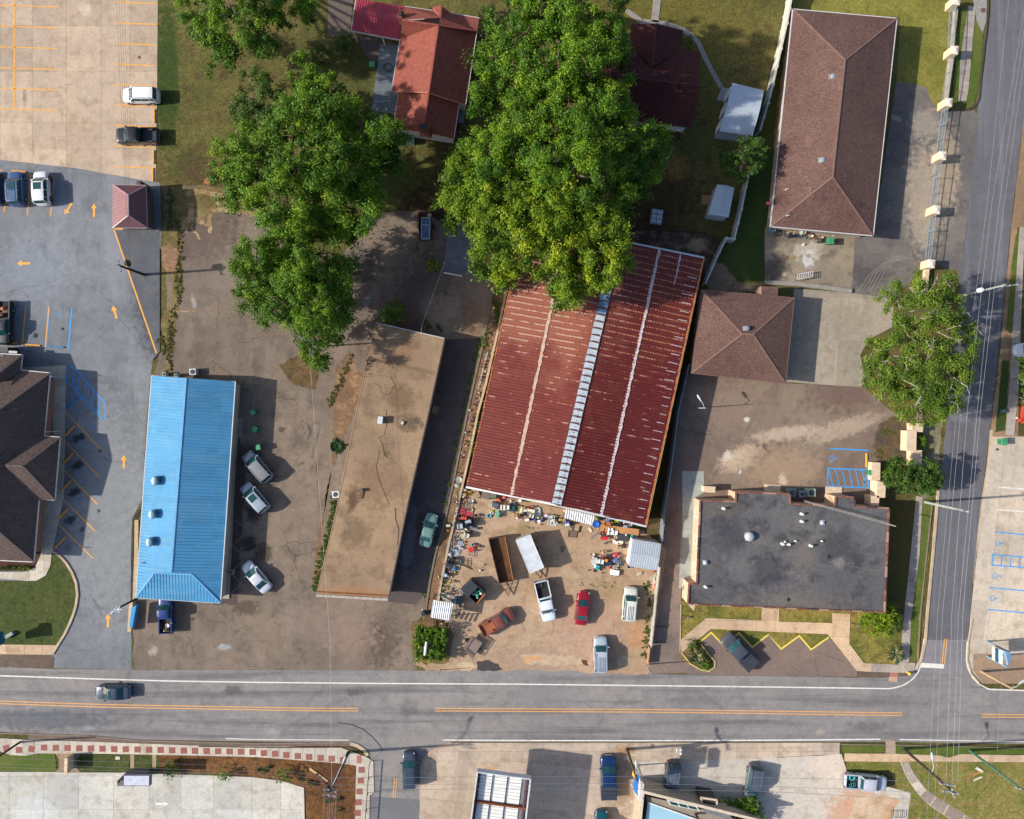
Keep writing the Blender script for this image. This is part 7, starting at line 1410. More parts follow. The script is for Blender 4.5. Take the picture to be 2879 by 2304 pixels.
for i in range(5):
 a, c_ = pc[i], pc[i + 1]; t = thing('metal_railing', 'pale metal railing bay between the %s and %s beige pillars from the top' % (('topmost', 'second', 'third', 'fourth', 'fifth')[i], names[i + 1]), 'railing', (a.x + c_.x) / 2, (a.y + c_.y) / 2, 0, 'railing bays along the street'); a = Vector((a.x, a.y - .6, 0)); c_ = Vector((c_.x, c_.y + .6, 0))
 for z in (.35, 1.0, 1.62): b = MB(); b.bar(a + Vector((0, 0, z)), c_ + Vector((0, 0, z)), .05, .06); b.build('rail', RAIL, t)
 n_ = 44; b = MB()
 for k in range(n_ + 1): q_ = a.lerp(c_, k / n_); b.box(q_.x, q_.y, .1, .022, .022, 1.5)
 b.build('bars', RAIL, t, 'stuff')
 for k in (.33, .66): q_ = a.lerp(c_, k); b = MB(); b.box(q_.x, q_.y, 0, .07, .07, 1.7); b.build('post', RAIL, t)
def block_wall(label, px, h, z=None, mat=PB_, name='masonry_wall'):
 pts = [W(u, v, h) for u, v in px]; cx_ = sum(p.x for p in pts) / len(pts); cy_ = sum(p.y for p in pts) / len(pts); t = thing(name, label, 'wall', cx_, cy_)
 b = MB(); b.prism([(p.x, p.y) for p in pts], 0, h - .07); b.build('wall', mat, t); b = MB(); b.prism(inset([(p.x, p.y) for p in pts], -.04), h - .07, h); b.build('coping', FM(218, 194, 166, .85), t)
block_wall('low beige wall between the top two street pillars', sq(2686, 22, 2693, 24, 2683, 128, 2676, 126), .55); block_wall('low beige wall between the second and third street pillars', sq(2671, 165, 2679, 166, 2667, 275, 2660, 273), .55)
block_wall('narrow beige wall running under the sparse tree', tq(3, 1, 1330, 545, 1358, 545, 1335, 800, 1312, 798), .7)
block_wall('beige wall block at the top of the entry walls by the street', tq(3, 2, 1222, 115, 1305, 120, 1302, 188, 1222, 185), 1.5); block_wall('tall beige wall block with a shrub alcove behind it', tq(3, 2, 1175, 178, 1250, 180, 1246, 350, 1170, 348), 1.6); block_wall('beige wall block just above the dark evergreen trees', tq(3, 2, 1220, 345, 1296, 345, 1292, 470, 1220, 470), 1.5)
block_wall('beige wall half hidden left of the round clipped tree', tq(3, 2, 878, 445, 945, 450, 942, 600, 875, 595), 1.1); block_wall('beige wall block below the clipped trees', tq(3, 2, 925, 605, 990, 615, 985, 740, 920, 740), 1.9); block_wall('small beige wall block joining the office roof corner', tq(3, 2, 872, 728, 935, 730, 932, 810, 872, 808), 1.9)
t = thing('entry_gate', 'dark metal gate and brick step at the walled entry under the tree', 'gate', *W(2565, 1170)[:2])
for i in range(2): b = MB(); a = W(*tq(3, 2, 1182 + i * 45, -40)[0], 1.3); c_ = W(*tq(3, 2, 1180 + i * 45, 100)[0], 1.3); b.bar(a, c_, .05, .05); b.build('rail', BLACK, t)
for i in range(7): b = MB(); a = W(*tq(3, 2, 1182, -30 + i * 20)[0], 1.3); c_ = W(*tq(3, 2, 1227, -30 + i * 20)[0], 1.3); b.bar(a, c_, .04, .04); b.build('bar', BLACK, t)
for i in range(6): p = W(*tq(3, 2, 1265, -50 + i * 24)[0]); b = MB(); b.box(p.x, p.y, .03, 1.1, .34, .07); b.build('plank', FM(150, 128, 104, .9), t)
block_wall('pale step and door slab behind the corner office', tq(3, 2, 488, 652, 622, 655, 620, 800, 486, 795), .15, mat=FM(214, 196, 176, .9), name='door_slab'); block_wall('second pale door slab behind the corner office', tq(2, 2, 2125, 630, 2156, 632) + tq(3, 2, 110, 640, 100, 700) + tq(2, 2, 2125, 690), .15, mat=FM(214, 196, 176, .9), name='door_slab')
block_wall('short cream cabinet wall at the office back corner', tq(2, 2, 1620, 648, 1710, 652, 1706, 698, 1618, 694), 1.5, mat=FM(226, 206, 176, .8), name='cabinet_wall')
# ------------------------------------------------------------------ poles and wires
POLEW = FM(92, 76, 62, .95, dirt=C(60, 48, 40)); POLED = FM(58, 50, 46, .9); POLEG = FM(66, 112, 92, .6); POLEP = FM(158, 168, 160, .8)
def pole(label, base, top, r, mat, arms=(), lamp=None, extras=True, name='utility_pole', z=None):
 """arms: (image offset du, dv of each end, drop below the top)"""
 z = z or zl(*base, *top); p = W(*base); t = thing(name, label, 'pole', p.x, p.y); b = MB(); b.tube([(p.x, p.y, -.2), (p.x, p.y, z)], [r * 1.25, r * .8], 10); b.build('shaft', mat, t)
 for (a, c_, dz, w) in arms:
  k = (H - z + dz) / H / PPM; A_ = (p.x + a[0] * k, p.y - a[1] * k, z - dz); B_ = (p.x + c_[0] * k, p.y - c_[1] * k, z - dz)
  m = MB(); m.bar(A_, B_, w, .12); m.build('crossarm', FM(146, 152, 156, .7), t)
  for f in (.04, .5, .96):
   q_ = Vector(A_).lerp(Vector(B_), f); m = MB(); m.lathe(q_.x, q_.y, [(.05, q_.z), (.08, q_.z + .06), (.05, q_.z + .12), (.07, q_.z + .2), (.03, q_.z + .24)], 8); m.build('insulator', FM(160, 168, 176, .4), t)
 if lamp:
  (du, dv), zz = lamp; k = (H - zz) / H / PPM; e = Vector((p.x + du * k, p.y - dv * k, zz)); m = MB(); m.tube([(p.x, p.y, zz - .5), Vector((p.x, p.y, zz)).lerp(e, .5) + Vector((0, 0, .1)), e], [.05, .045, .04], 6); m.build('lamp_arm', FM(196, 208, 214, .4, .3), t)
  d = (e - Vector((p.x, p.y, zz))).normalized(); m = MB(); m.tube([e - d * .1, e + d * .25, e + d * .7, e + d * .95], [.05, .13, .15, .05], 10); m.build('lamp_head', FM(176, 186, 192, .5), t)
 return z
def wire(label, pts, r=.022, mat=None, group=None, name='power_line', sag=0):
 b = MB(); P = [W(*p) for p in pts]; out = []
 for i in range(len(P) - 1):
  n_ = max(2, int((P[i + 1] - P[i]).length / 6))
  for k in range(n_ + (1 if i == len(P) - 2 else 0)): f = k / n_; q_ = P[i].lerp(P[i + 1], f); q_.z -= sag * 4 * f * (1 - f); out.append(q_)
 b.tube(out, r, 4); tag(b.build(name, mat or WIRE), label, 'wire', group)
WIRE = FM(138, 140, 146, .6, .2); WIRED = FM(84, 80, 78, .7)
pole('dark power pole with a transformer on the grey lot', (406, 773), (334, 742), .16, POLED, [((-2, -14), (6, 18), .15, .1)])
t = BO['utility_pole']; p = W(330, 736, 6.0); b = MB(); b.lathe(p.x + .9, p.y - .2, [(.22, 4.9), (.25, 5.0), (.25, 5.7), (.18, 5.8)], 12); b.build('transformer', FM(40, 42, 48, .5), t)
p = W(360, 738, 5.2); b = MB(); b.lathe(p.x, p.y, [(.05, 4.9), (.28, 5.0), (.3, 5.5), (.1, 5.6)], 12); b.build('flood_lamp', FM(44, 46, 54, .5), t)
pole('dark lamp pole leaning into view at the corner of the blue roof', (392, 1680), (336, 1713), .14, POLED, z=4.9, lamp=((-8, 6), 4.7)); p = W(332, 1714, 4.9); b = MB()
for a in range(6): b.bar((p.x, p.y, 4.9), (p.x + .5 * math.cos(a), p.y + .5 * math.sin(a), 4.95), .08, .05)
b.build('bracket', FM(206, 212, 220, .4), BO['utility_pole.001'])
pole('slender pale pole rising out of the tall oak by the brown lot', (918, 974), (868, 957), .09, POLEP, [((-34, -14), (16, 16), .3, .07)], z=8.2)
pole('wooden power pole with crossarms at the lower street corner', (980, 2115), (953, 2205), .17, POLED, [((-18, -4), (18, 4), .4, .12), ((-18, 8), (18, 14), .2, .1)], lamp=((31, -68), 8.6), z=9.6)
pole('wooden power pole carrying equipment beside the blue and yellow sign', (1762, 2106), (1810, 2189), .17, FM(80, 70, 58, .95), [((-4, -22), (10, -4), .6, .1), ((8, -6), (14, 24), .2, .12)], lamp=((0, -26), 7.0))
pole('dark power pole with a triple wire head on the lower right lawn', (2540, 2105), (2687, 2222), .16, POLED, [((-32, -18), (10, -12), .5, .12), ((-30, -2), (16, 6), .2, .12), ((-4, -8), (2, 16), .1, .1)], lamp=((-4, -42), 6.6))
pole('green painted pole with a yellow band on the lower right lawn', (2725, 2110), (2880, 2214), .15, POLEG, [((-16, -4), (10, 2), .2, .1)])
pole('weathered pole with a crossarm leaning over the street by the office', (2600, 1412), (2723, 1440), .15, POLEP, [((-34, -6), (2, 2), .3, .12)])
pole('pole rising through the sparse tree with a white head over the street', (2702, 833), (2765, 816), .13, POLEP, [((-6, 4), (38, -2), .25, .14)], z=8.2); p = W(2762, 815, 8.4); b = MB(); b.lathe(p.x, p.y, [(.2, 7.6), (.32, 7.8), (.3, 8.3), (.15, 8.5)], 12); b.build('transformer', FM(214, 220, 226, .4), BO['utility_pole.008'])
pole('wooden pole at the right corner lot with a street lamp', (2758, 1888), (2852, 1932), .14, FM(178, 150, 120, .9), lamp=((18, -14), 5.8))
pole('slim pole at the foot of the yard fence beside the road', (1817, 1868), (1858, 1909), .08, FM(140, 140, 132, .7), z=4.2, name='sign_pole')
pole('thin grey pole standing beside the hedge', (1238, 1884), (1242, 1858), .05, FM(170, 174, 178, .5), z=2.4, name='sign_pole')
pole('dark curved lamp pole on the paved footpath at the left edge', (58, 2086), (-12, 2150), .12, FM(40, 36, 40, .5), z=6.0, name='lamp_pole')
pole('short lamp pole on the gravel lot beside the warehouse', (1958, 1148), (1953, 1124), .06, FM(186, 196, 190, .4), z=4.4, lamp=((-12, -20), 4.2), name='lamp_pole')
GW = 'power lines above the side street'
wire('westernmost of the three bright power lines over the side street', [(2895, -60, 9.5), (2788, 576, 9.5), (2720, 1152, 9.5), (2676, 1728, 9.5), (2660, 2195, 10.4)], .015)
wire('middle of the three bright power lines over the side street', [(2900, -60, 9.5), (2809, 576, 9.5), (2748, 1152, 9.5), (2695, 1728, 9.5), (2677, 2205, 10.4)], .015)
wire('easternmost of the three bright power lines over the side street', [(2912, -60, 9.5), (2823, 576, 9.5), (2757, 1152, 9.5), (2707, 1728, 9.5), (2693, 2202, 10.4)], .015)
wire('thin service wire left of the bright lines over the side street', [(2842, -60, 7.5), (2775, 576, 7.5), (2702, 1152, 7.5), (2650, 1728, 7.5), (2622, 2400, 7)], .014)
wire('faint telephone wire over the western edge of the side street', [(2745, 850, 6.5), (2690, 1152, 6.5), (2636, 1728, 6.5), (2600, 2400, 6)], .012)
for i, (a, c_, d) in enumerate(((2180, 2184, 2187), (2200, 2204, 2211), (2214, 2220, 2226))):
 wire(('upper', 'middle', 'lower')[i] + ' power line along the bottom of the picture', [(934, a + 8, 9.3), (1490, a + 4, 9), (1806, c_, 8.2), (2159, d, 9), (2670, d + 12 + i * 8, 10.3)], .02)
for i, (a, c_) in enumerate(((2130, 2180), (2146, 2186), (2156, 2200), (2166, 2214))):
 wire(('highest', 'second', 'third', 'lowest')[i] + ' of the wires crossing the left planting strips', [(-80, a, 8), (720, a + 26 - i * 2, 8.6), (934, c_ + 8, 9.2)], .012)
for i, x in enumerate((913, 925, 930, 935, 939, 947)): wire(('first', 'second', 'third', 'fourth', 'fifth', 'sixth')[i] + ' from the left of the wires running off the bottom by the corner pole', [(x, 2218, 9.4), (x - 5, 2300, 9.0), (x - 14, 2500, 8.5)], .02 if i in (0, 2, 5) else .012)
wire('long thin wire from the tree pole across the brown lot and road', [(868, 957, 8.2), (888, 1250, 8), (905, 1480, 8), (928, 1800, 8.2), (933, 2218, 9.4)], .016, FM(190, 184, 176, .6))
wire('cable from the gravel pad post to the tan flat roof', [(1249, 742, 2.6), (1186, 915, 3.0), (1184, 935, 2.9)], .035, FM(170, 158, 136, .8), name='cable')
for i in range(2): wire(('upper', 'lower')[i] + ' of two sloping pipes laid across the dark office roof', [(2262, 1408 + i * 3, 3.9), (2470, 1464 + i * 4, 4.1), (2519, 1480 + i, 4.3)], .04, FM(176, 168, 154, .6), name='cable')
for i in range(4): wire(('first', 'second', 'third', 'fourth')[i] + ' from the left of the dark wires drawn for wire shadows on the concrete lot', [(326 + i * 7, -60, 7), (336 + i * 6.5, 200, 7), (350 + i * 4, 510, 6.5), (362 + i * 2, 740, 6)], .012, WIRED)  # added dark tubes drawing the thin wire shadows on the concrete
wire('pair of thin wires over the right hand parking lot', [(2862, 1300, 6), (2828, 1728, 6), (2804, 2110, 7)], .014, FM(130, 124, 118, .7)); wire('guy wire from the lower right lawn pole towards the bottom edge', [(2665, 2222, 10), (2620, 2330, 5)], .02)
# ------------------------------------------------------------------ signs and street furniture
t = thing('street_sign', 'tall blue and yellow shop sign seen edge on beside the wooden power pole', 'sign', *W(1790, 2200)[:2])
q = lambda x, y, z: Vector(W(1720 + x / 8.983, 2080 + y / 8.983, z))
a0, a1 = q(600, 700, 5.4), q(745, 960, 5.6)
TLs, BLs = q(560, 720, 3.9), q(560, 960, 3.9)
def panel(parent, pts, mat, th=.16, name='panel'):
 P = [Vector(p) for p in pts]; n_ = (P[1] - P[0]).cross(P[3] - P[0]).normalized() * th; b = MB(); b.add(P + [p - n_ for p in P], [(0, 1, 2, 3), (7, 6, 5, 4), (0, 4, 5, 1), (1, 5, 6, 2), (2, 6, 7, 3), (3, 7, 4, 0)]); return b.build(name, mat, parent)
panel(t, [q(575, 700, 4.4), q(625, 720, 5.3), q(590, 970, 5.3), q(545, 900, 4.4)], FM(240, 178, 66, .5), name='yellow_panel')
fb = panel(t, [q(630, 790, 4.0), q(700, 900, 6.0), q(640, 1370, 6.0), q(565, 1230, 4.0)], FM(40, 112, 196, .5), name='blue_panel')
for i in range(5):
 f = .12 + i * .17; A_, B_ = q(630, 790, 4.0).lerp(q(565, 1230, 4.0), f), q(700, 900, 6.0).lerp(q(640, 1370, 6.0), f); e = (q(565, 1230, 4.0) - q(630, 790, 4.0)).normalized() * .42
 panel(None, [A_.lerp(B_, .35) + Vector((-.01, 0, .03)), A_.lerp(B_, .55) + Vector((-.01, 0, .03)), A_.lerp(B_, .55) + e + Vector((-.01, 0, .03)), A_.lerp(B_, .35) + e + Vector((-.01, 0, .03))], FM(150, 200, 236, .5), .02, 'letter').parent = fb
panel(t, [q(700, 960, 6.05), q(790, 1040, 6.05), q(735, 1490, 6.05), q(650, 1480, 6.05)], FM(216, 208, 208, .5), .7, 'top_housing')
b = MB(); b.bar(q(500, 1110, 3.2), q(680, 1490, 6.0), .1, .1); b.build('edge_frame', FM(226, 222, 216, .5), t)
for (x, y) in ((660, 640), (560, 1100)): b = MB(); p = q(x, y, 0); b.tube([(p.x, p.y, 0), (p.x, p.y, 4.2)], .09, 8); b.build('post', STEEL, t)
t = thing('banner_stand', 'small white upright notice board on the forecourt edge', 'sign', *W(1908, 2117)[:2]); q = lambda x, y, z: Vector(W(1720 + x / 8.983, 2080 + y / 8.983, z)); panel(t, [q(1655, 215, .5), q(1775, 250, 1.8), q(1775, 385, 1.8), q(1655, 330, .5)], FM(238, 236, 234, .5)); panel(t, [q(1690, 240, .9) + Vector((-.03, 0, .04)), q(1715, 252, 1.2) + Vector((-.03, 0, .04)), q(1712, 275, 1.2) + Vector((-.03, 0, .04)), q(1690, 262, .9) + Vector((-.03, 0, .04))], FM(130, 134, 140, .5), .02, 'printed_mark'); b = MB(); p = q(1755, 390, 0); b.tube([(p.x, p.y, 0), (p.x, p.y, 1.7)], .03); b.build('post', STEEL, t)
# roofed sign at the lower left
t = thing('monument_sign', 'flat topped grey sign box above the footpath with two gravel paths', 'sign', *W(385, 2182)[:2]); P = [W(*p, 3.4) for p in tq(0, 3, 1040, 1352, 1262, 1352, 1262, 1445, 1038, 1445)]
b = MB(); b.prism([(p.x, p.y) for p in P], 2.9, 3.4); b.build('sign_box', FM(96, 100, 116, .5), t); b = MB(); b.prism(inset([(p.x, p.y) for p in P], .1), 3.41, 3.44); b.build('top_panel', FM(198, 202, 216, .5), t)
b = MB(); pb = [W(*p, .0) for p in tq(0, 3, 1095, 1300, 1270, 1300, 1270, 1345, 1090, 1345)]; b.prism([(p.x, p.y) for p in pb], 0, 2.9); b.build('base_wall', FM(112, 110, 104, .85), t)
for x in (1100, 1270): p = W(*tq(0, 3, x, 1310)[0]); b = MB(); b.box(p.x, p.y, 0, .2, .3, 3.0); b.build('post', FM(70, 66, 70, .6), t)
block_wall('small tan stone marker standing in the gravel patch', tq(0, 3, 545, 1215, 566, 1215, 562, 1345, 540, 1345), 1.5, mat=FM(206, 178, 136, .85), name='stone_marker')
t = thing('teal_sign', 'teal sign on a pale base at the left edge of the corner lawn', 'sign', *W(4, 1800)[:2]); p0, p1 = W(-10, 1776, 2.2), W(6, 1776, 2.2)
panel(t, [W(-14, 1775, 2.4), W(5, 1776, 2.4), W(11, 1790, 1.4), W(11, 1808, 1.4), W(4, 1812, 2.4), W(-14, 1810, 2.4)][:2] + [W(8, 1812, 2.4), W(-14, 1810, 2.4)], FM(24, 96, 116, .4), .5); panel(t, [W(5, 1777, 2.38), W(12, 1788, 1.2), W(12, 1808, 1.2), W(8, 1811, 2.38)], FM(30, 110, 130, .4), .1)
b = MB(); b.bar(W(14, 1793, .5), W(34, 1781, .5), .45, .5); tag(b.build('stone_bench', FM(150, 158, 154, .8)), 'short grey slab lying on the corner lawn beside the teal sign', 'bench')
# blue topped screen wall at the driveway
t = thing('sign_wall', 'tan low wall with a bright blue sign cap beside the driveway arrow', 'sign', *W(371, 1740)[:2]); P = [W(*p, 1.6) for p in sq(370, 1708, 383, 1704, 372, 1764, 363, 1766)]
b = MB(); b.prism([(p.x, p.y) for p in P], .9, 1.6); b.build('blue_cap', FM(34, 142, 204, .5), t); b = MB(); b.prism([W(*p) for p in sq(373, 1690, 383, 1688, 378, 1770, 368, 1772)], 0, .85); b.build('wall', FM(206, 178, 138, .85), t)
t = thing('corner_sign', 'large corner lot sign with pale and navy face on two posts', 'sign', *W(2810, 1830)[:2]); q = lambda x, y, z: Vector(W(2600 + x / 7.727, 1680 + y / 7.727, z))
zt = 3.9
face = [q(1480, 1065, 2.2), q(1700, 1160, zt), q(1700, 1460, zt), q(1480, 1350, 2.2)]
for i, (k0, k1, m) in enumerate(((0, .30, FM(226, 222, 186, .6)), (.30, .62, FM(52, 66, 92, .5)), (.62, .74, FM(120, 168, 180, .5)), (.74, 1, FM(214, 226, 214, .5)))):
 panel(t, [face[0].lerp(face[1], k0), face[0].lerp(face[1], k1), face[3].lerp(face[2], k1), face[3].lerp(face[2], k0)], m, .12)
panel(t, [q(1705, 1160, zt), q(1820, 1170, zt - .1), q(1855, 1300, zt - .1), q(1780, 1465, zt), q(1705, 1465, zt)][:4], FM(126, 164, 200, .5), .25, 'top_housing')
for a, c_ in (((1350, 955), (1770, 1150)), ((1340, 1275), (1700, 1465))): b = MB(); p = q(*a, 0); b.box(p.x, p.y, 0, .2, .2, zt); b.build('post', FM(120, 150, 172, .5), t)
# no entry sign, hydrant, small round markers
t = thing('round_sign', 'small pink red round sign at the lower left corner of the long brown roof', 'sign', *W(2160, 572)[:2]); p = W(2160, 572, 2.0); b = MB(); b.tube([(p.x, p.y, 0), (p.x, p.y, 1.9)], .03); b.build('post', STEEL, t); b = MB(); b.lathe(p.x, p.y, [(.3, 1.95), (.3, 2.0)], 16); b.build('face', FM(206, 50, 90, .5), t); b = MB(); b.box(p.x, p.y, 2.002, .4, .1, .01); b.build('white_bar', WHITEP, t)
t = thing('fire_hydrant', 'yellow fire hydrant at the street corner', 'hydrant', *W(2555, 1893)[:2]); p = W(2555, 1893, .4); b = MB(); b.lathe(p.x, p.y, [(.2, 0), (.2, .06), (.13, .1), (.13, .6), (.17, .62), (.14, .74), (.05, .84)], 12); b.build('body', FM(232, 190, 60, .5), t); b = MB(); b.tube([(p.x - .25, p.y, .45), (p.x + .25, p.y, .45)], .07, 8); b.tube([(p.x, p.y, .45), (p.x, p.y - .26, .45)], .09, 8); b.build('nozzle', FM(232, 190, 60, .5), t)
def wheelie(u, v, rot, label, mat, s=1.0, grp=None):
 p = W(u, v, .9); t = thing('wheeled_bin', label, 'bin', p.x, p.y, 0, grp); b = MB(); b.box(p.x, p.y, .1, .5 * s, .55 * s, .9, rot, 1.18); b.build('body', mat, t); b = MB(); b.box(p.x, p.y, 1.0, .68 * s, .72 * s, .09, rot, .9); b.build('lid', FM(70, 150, 108, .5) if mat is GBIN else mat, t)
 b = MB(); c_, n_ = math.cos(rot), math.sin(rot); b.bar((p.x - .4 * s * c_ - .25 * n_, p.y - .4 * s * n_ + .25 * c_, 1.0), (p.x - .4 * s * c_ + .25 * n_, p.y - .4 * s * n_ - .25 * c_, 1.0), .05, .05); b.build('handle', mat, t)
GBIN = FM(44, 120, 78, .5)
wheelie(711, 1160, .5, 'green bin highest of three along the brown lot beside the blue roof', GBIN); wheelie(717, 1207, -.5, 'green bin middle of three along the brown lot beside the blue roof', GBIN); wheelie(726, 1258, .2, 'green bin lowest of three, just above the silver grey SUV', GBIN)
wheelie(1047, 182, .1, 'green bin standing at the corner of the grey deck', GBIN, 1.1); wheelie(2335, 678, 0, 'green bin behind the long brown building', GBIN, 1.25); wheelie(2822, 1243, 0, 'green bin on the right hand concrete lot', GBIN, 1.2); wheelie(2448, 1329, 1.57, 'green bin at the end of the blue hatching', GBIN, 1.0)
def ac(u, v, s, rot, label, mat, z0=0, h=.85):
 p = W(u, v, z0 + h); t = thing('air_conditioner', label, 'air conditioner', p.x, p.y, z0); b = MB(); b.box(p.x, p.y, z0, s, s, h, rot); b.build('cabinet', mat, t); b = MB(); b.lathe(p.x, p.y, [(s * .36, z0 + h), (s * .36, z0 + h + .01)], 18); b.build('fan_well', FM(36, 48, 66, .6), t)
 b = MB()
 for r in (.14, .24, .34): b.torus(p.x, p.y, z0 + h + .03, s * r, .012, 18, 4)
 for k in range(4): a = k * .785 + .3; b.bar((p.x - s * .36 * math.cos(a), p.y - s * .36 * math.sin(a), z0 + h + .04), (p.x + s * .36 * math.cos(a), p.y + s * .36 * math.sin(a), z0 + h + .04), .02, .02)
 b.build('fan_grille', FM(120, 130, 140, .5), t)
PALE = FM(196, 202, 204, .5)
ac(541, 1046, .85, .05, 'pale air conditioner behind the blue metal roof', PALE); ac(461, 1053, .5, .1, 'small condenser touching the blue roof edge, the left one', FM(150, 170, 160, .5)); ac(494, 1056, .45, 0, 'small condenser touching the blue roof edge, the right one', FM(150, 170, 160, .5))
ac(943, 1391, .9, .1, 'white air conditioner left of the tan flat roof', FM(214, 218, 222, .5)); ac(1154, 392, .85, -.1, 'bluish air conditioner below the red house chimney', FM(120, 150, 160, .5)); ac(2173, 643, .75, 0, 'bluish air conditioner at the corner of the long brown roof', FM(130, 158, 172, .5))
ac(2227, 1386, 1.0, 0, 'leftmost of three green grey air conditioners behind the office', FM(128, 156, 144, .5), 0, 1.1); ac(2256, 1390, .78, 0, 'middle and smaller of three air conditioners behind the office', FM(156, 176, 190, .5), 0, .9); ac(2282, 1386, 1.05, 0, 'rightmost of three green grey air conditioners behind the office', FM(150, 172, 156, .5), 0, 1.1)
ac(649, 1610, .62, 0, 'tan square planter box with a dark round opening beside the blue roof', FM(170, 154, 130, .8), 0, .6)
t = thing('ladder', 'white ladder lying on the stained rear concrete', 'ladder', *W(2263, 775)[:2]); a, c_ = Vector(W(2242, 779, .9)), Vector(W(2285, 771, .9)); d = Vector((0.05, .36, 0))
for s in (-1, 1): b = MB(); b.bar(a + d * s, c_ + d * s, .07, .07); b.build('side_rail', FM(206, 212, 214, .4), t)
for i in range(8): q_ = a.lerp(c_, i / 7); b = MB(); b.bar(q_ + d, q_ - d, .06, .05); b.build('rung', FM(206, 212, 214, .4), t)
for q_ in (a, c_): b = MB(); b.bar(q_ + d, Vector((q_.x, q_.y + .3, .0)), .05, .05); b.bar(q_ - d, Vector((q_.x, q_.y - .3, 0)), .05, .05); b.build('leg', STEEL, t)
b = MB()
for i in range(3): p = W(*sq(2268 + i * 4.5, 720)[0]); b.bar((p.x - .03, p.y + .25, .05), (p.x + .03, p.y - .25, .05), .07, .02)
b.build('drain_grate', FM(64, 66, 70)).parent = None; tag(BO['drain_grate'], 'small slotted drain in the white patch behind the long building', 'drain')
for (u, v, s, lab) in ((2783, 1284 / 1, .2, 'dark square cover on the right hand lot'),): p = W(2803, 1264); b = MB(); b.box(p.x, p.y, .06, .4, .28, .02, -.2); tag(b.build('meter_cover', FM(96, 60, 54)), lab, 'cover')
p = W(1834, 2097); b = MB(); b.lathe(p.x, p.y, [(.3, .08), (.3, .1)], 16); tag(b.build('manhole_cover', FM(140, 128, 112)), 'round iron cover in the forecourt beside the main road', 'manhole cover')
p = W(2763, 30); b = MB(); b.lathe(p.x, p.y, [(.32, .05), (.32, .09)], 18); tag(b.build('manhole_cover', FM(110, 86, 80)), 'round brown manhole cover at the top right kerb', 'manhole cover')
p = W(1581, 1544); b = MB(); b.box(p.x, p.y, .02, .55, .82, .05, -.05); tag(b.build('utility_cover', FM(116, 112, 92, .9)), 'grey green utility box lid set in the dirt yard', 'cover')
p = W(332, 2131); b = MB(); b.box(p.x, p.y, .02, .6, .4, .1); tag(b.build('utility_cover', FM(206, 202, 186, .8)), 'pale utility box lid on the grass strip by the paved footpath', 'cover')
p = W(2817, 1156); b = MB(); b.box(p.x, p.y, 0, .55, .5, .5); tag(b.build('meter_box', FM(60, 88, 84, .6)), 'dark small meter box on the right hand grass strip', 'meter box')
t = thing('handrail', 'dark handrail along the paved footpath at the side street', 'handrail', *W(1034, 2220)[:2]); b = MB(); b.bar(W(1038, 2150, 1.0), W(1025, 2330, 1.0), .08, .08); b.build('rail', BLACK, t)
for i in range(5): p = Vector(W(1038, 2150, 1.0)).lerp(W(1025, 2330, 1.0), i / 4); b = MB(); b.box(p.x, p.y, 0, .07, .07, .95); b.build('post', BLACK, t)
for lab, c_, x, y in (('dark spotlight on a stalk in the front lawn left corner', 2, 1480, 30), ('small spotlight beside the round bright shrub', 3, 760, 95)):
 p = W(*tq(c_, 3, x, y)[0], .5); t = thing('garden_light', lab, 'lamp', p.x, p.y); b = MB(); b.tube([(p.x - .8, p.y + .3, 0), (p.x, p.y, .5)], .04); b.build('stalk', BLACK, t); b = MB(); b.lathe(p.x, p.y, [(.1, .3), (.14, .5), (.05, .55)], 10); b.build('head', FM(96, 120, 130, .4), t)
for lab, x, y, h in (('galvanised post beside the gravel pad', 1582, 490, 2.5), ):
 p = W(*tq(1, 1, x, y)[0], h); b = MB(); b.tube([(p.x, p.y, 0), (p.x, p.y, h)], .05); b.torus(p.x, p.y, h, .1, .03, 12, 5); tag(b.build('post', STEEL), lab, 'post')
b = MB()
for i in range(2): a = W(*tq(1, 1, 1580 + i * 0, 570)[0], .5); c2 = W(*tq(1, 1, 1735, 598)[0], .5); b.bar(a, c2, .14, .5); break
tag(b.build('white_barrier', WHITEP), 'short white barrier at the lower edge of the gravel pad', 'barrier'); b = MB(); b.bar(W(*tq(1, 1, 1880, 610)[0], .3), W(*tq(1, 1, 2028, 658)[0], .3), .1, .3); tag(b.build('white_barrier', WHITEP), 'thin white edging strip beside the warehouse back corner', 'barrier')
# swing frame trailer with blue tub behind the big trees
t = thing('cargo_trailer', 'rusty flat trailer carrying a blue framed glass cover under the trees', 'trailer', *W(1196, 636)[:2]); p = W(1196, 636, .7); b = MB(); b.box(p.x, p.y, .5, 1.7, 3.8, .14, .03); b.build('deck', FM(92, 52, 44, .9), t)
for s in (-1, 1): b = MB(); b.box(p.x + s * .85, p.y, .5, .08, 3.8, .45, .03); b.build('side', FM(110, 60, 48, .9), t); b = MB(); b.lathe(p.x + s * 1.0, p.y, [(.3, .1), (.3, .5)], 12, .3, 1); b.build('wheel', TYRE, t)
p = W(1197, 643, 1.0); b = MB(); b.box(p.x, p.y, .65, 1.15, 2.8, .4, -.02); b.build('blue_cover', FM(78, 112, 150, .25), t)
for s in (-1, 1): b = MB(); b.box(p.x + s * .55, p.y, 1.05, .09, 2.85, .06, -.02); b.build('frame', FM(206, 206, 196, .5), t)
for y in (-1.4, .45, 1.4): b = MB(); b.box(p.x, p.y + y, 1.05, 1.2, .09, .06); b.build('frame', FM(206, 206, 196, .5), t)
p = W(1206, 606, 1.0); b = MB(); b.box(p.x, p.y, .64, .5, .5, .3, .1); b.build('small_box', FM(130, 126, 122, .7), t)
t = thing('white_crate_stack', 'white plastic pallet of square tubs in the shaded back yard', 'pallet', *W(1847, 609)[:2]); p = W(1847, 609, .5)
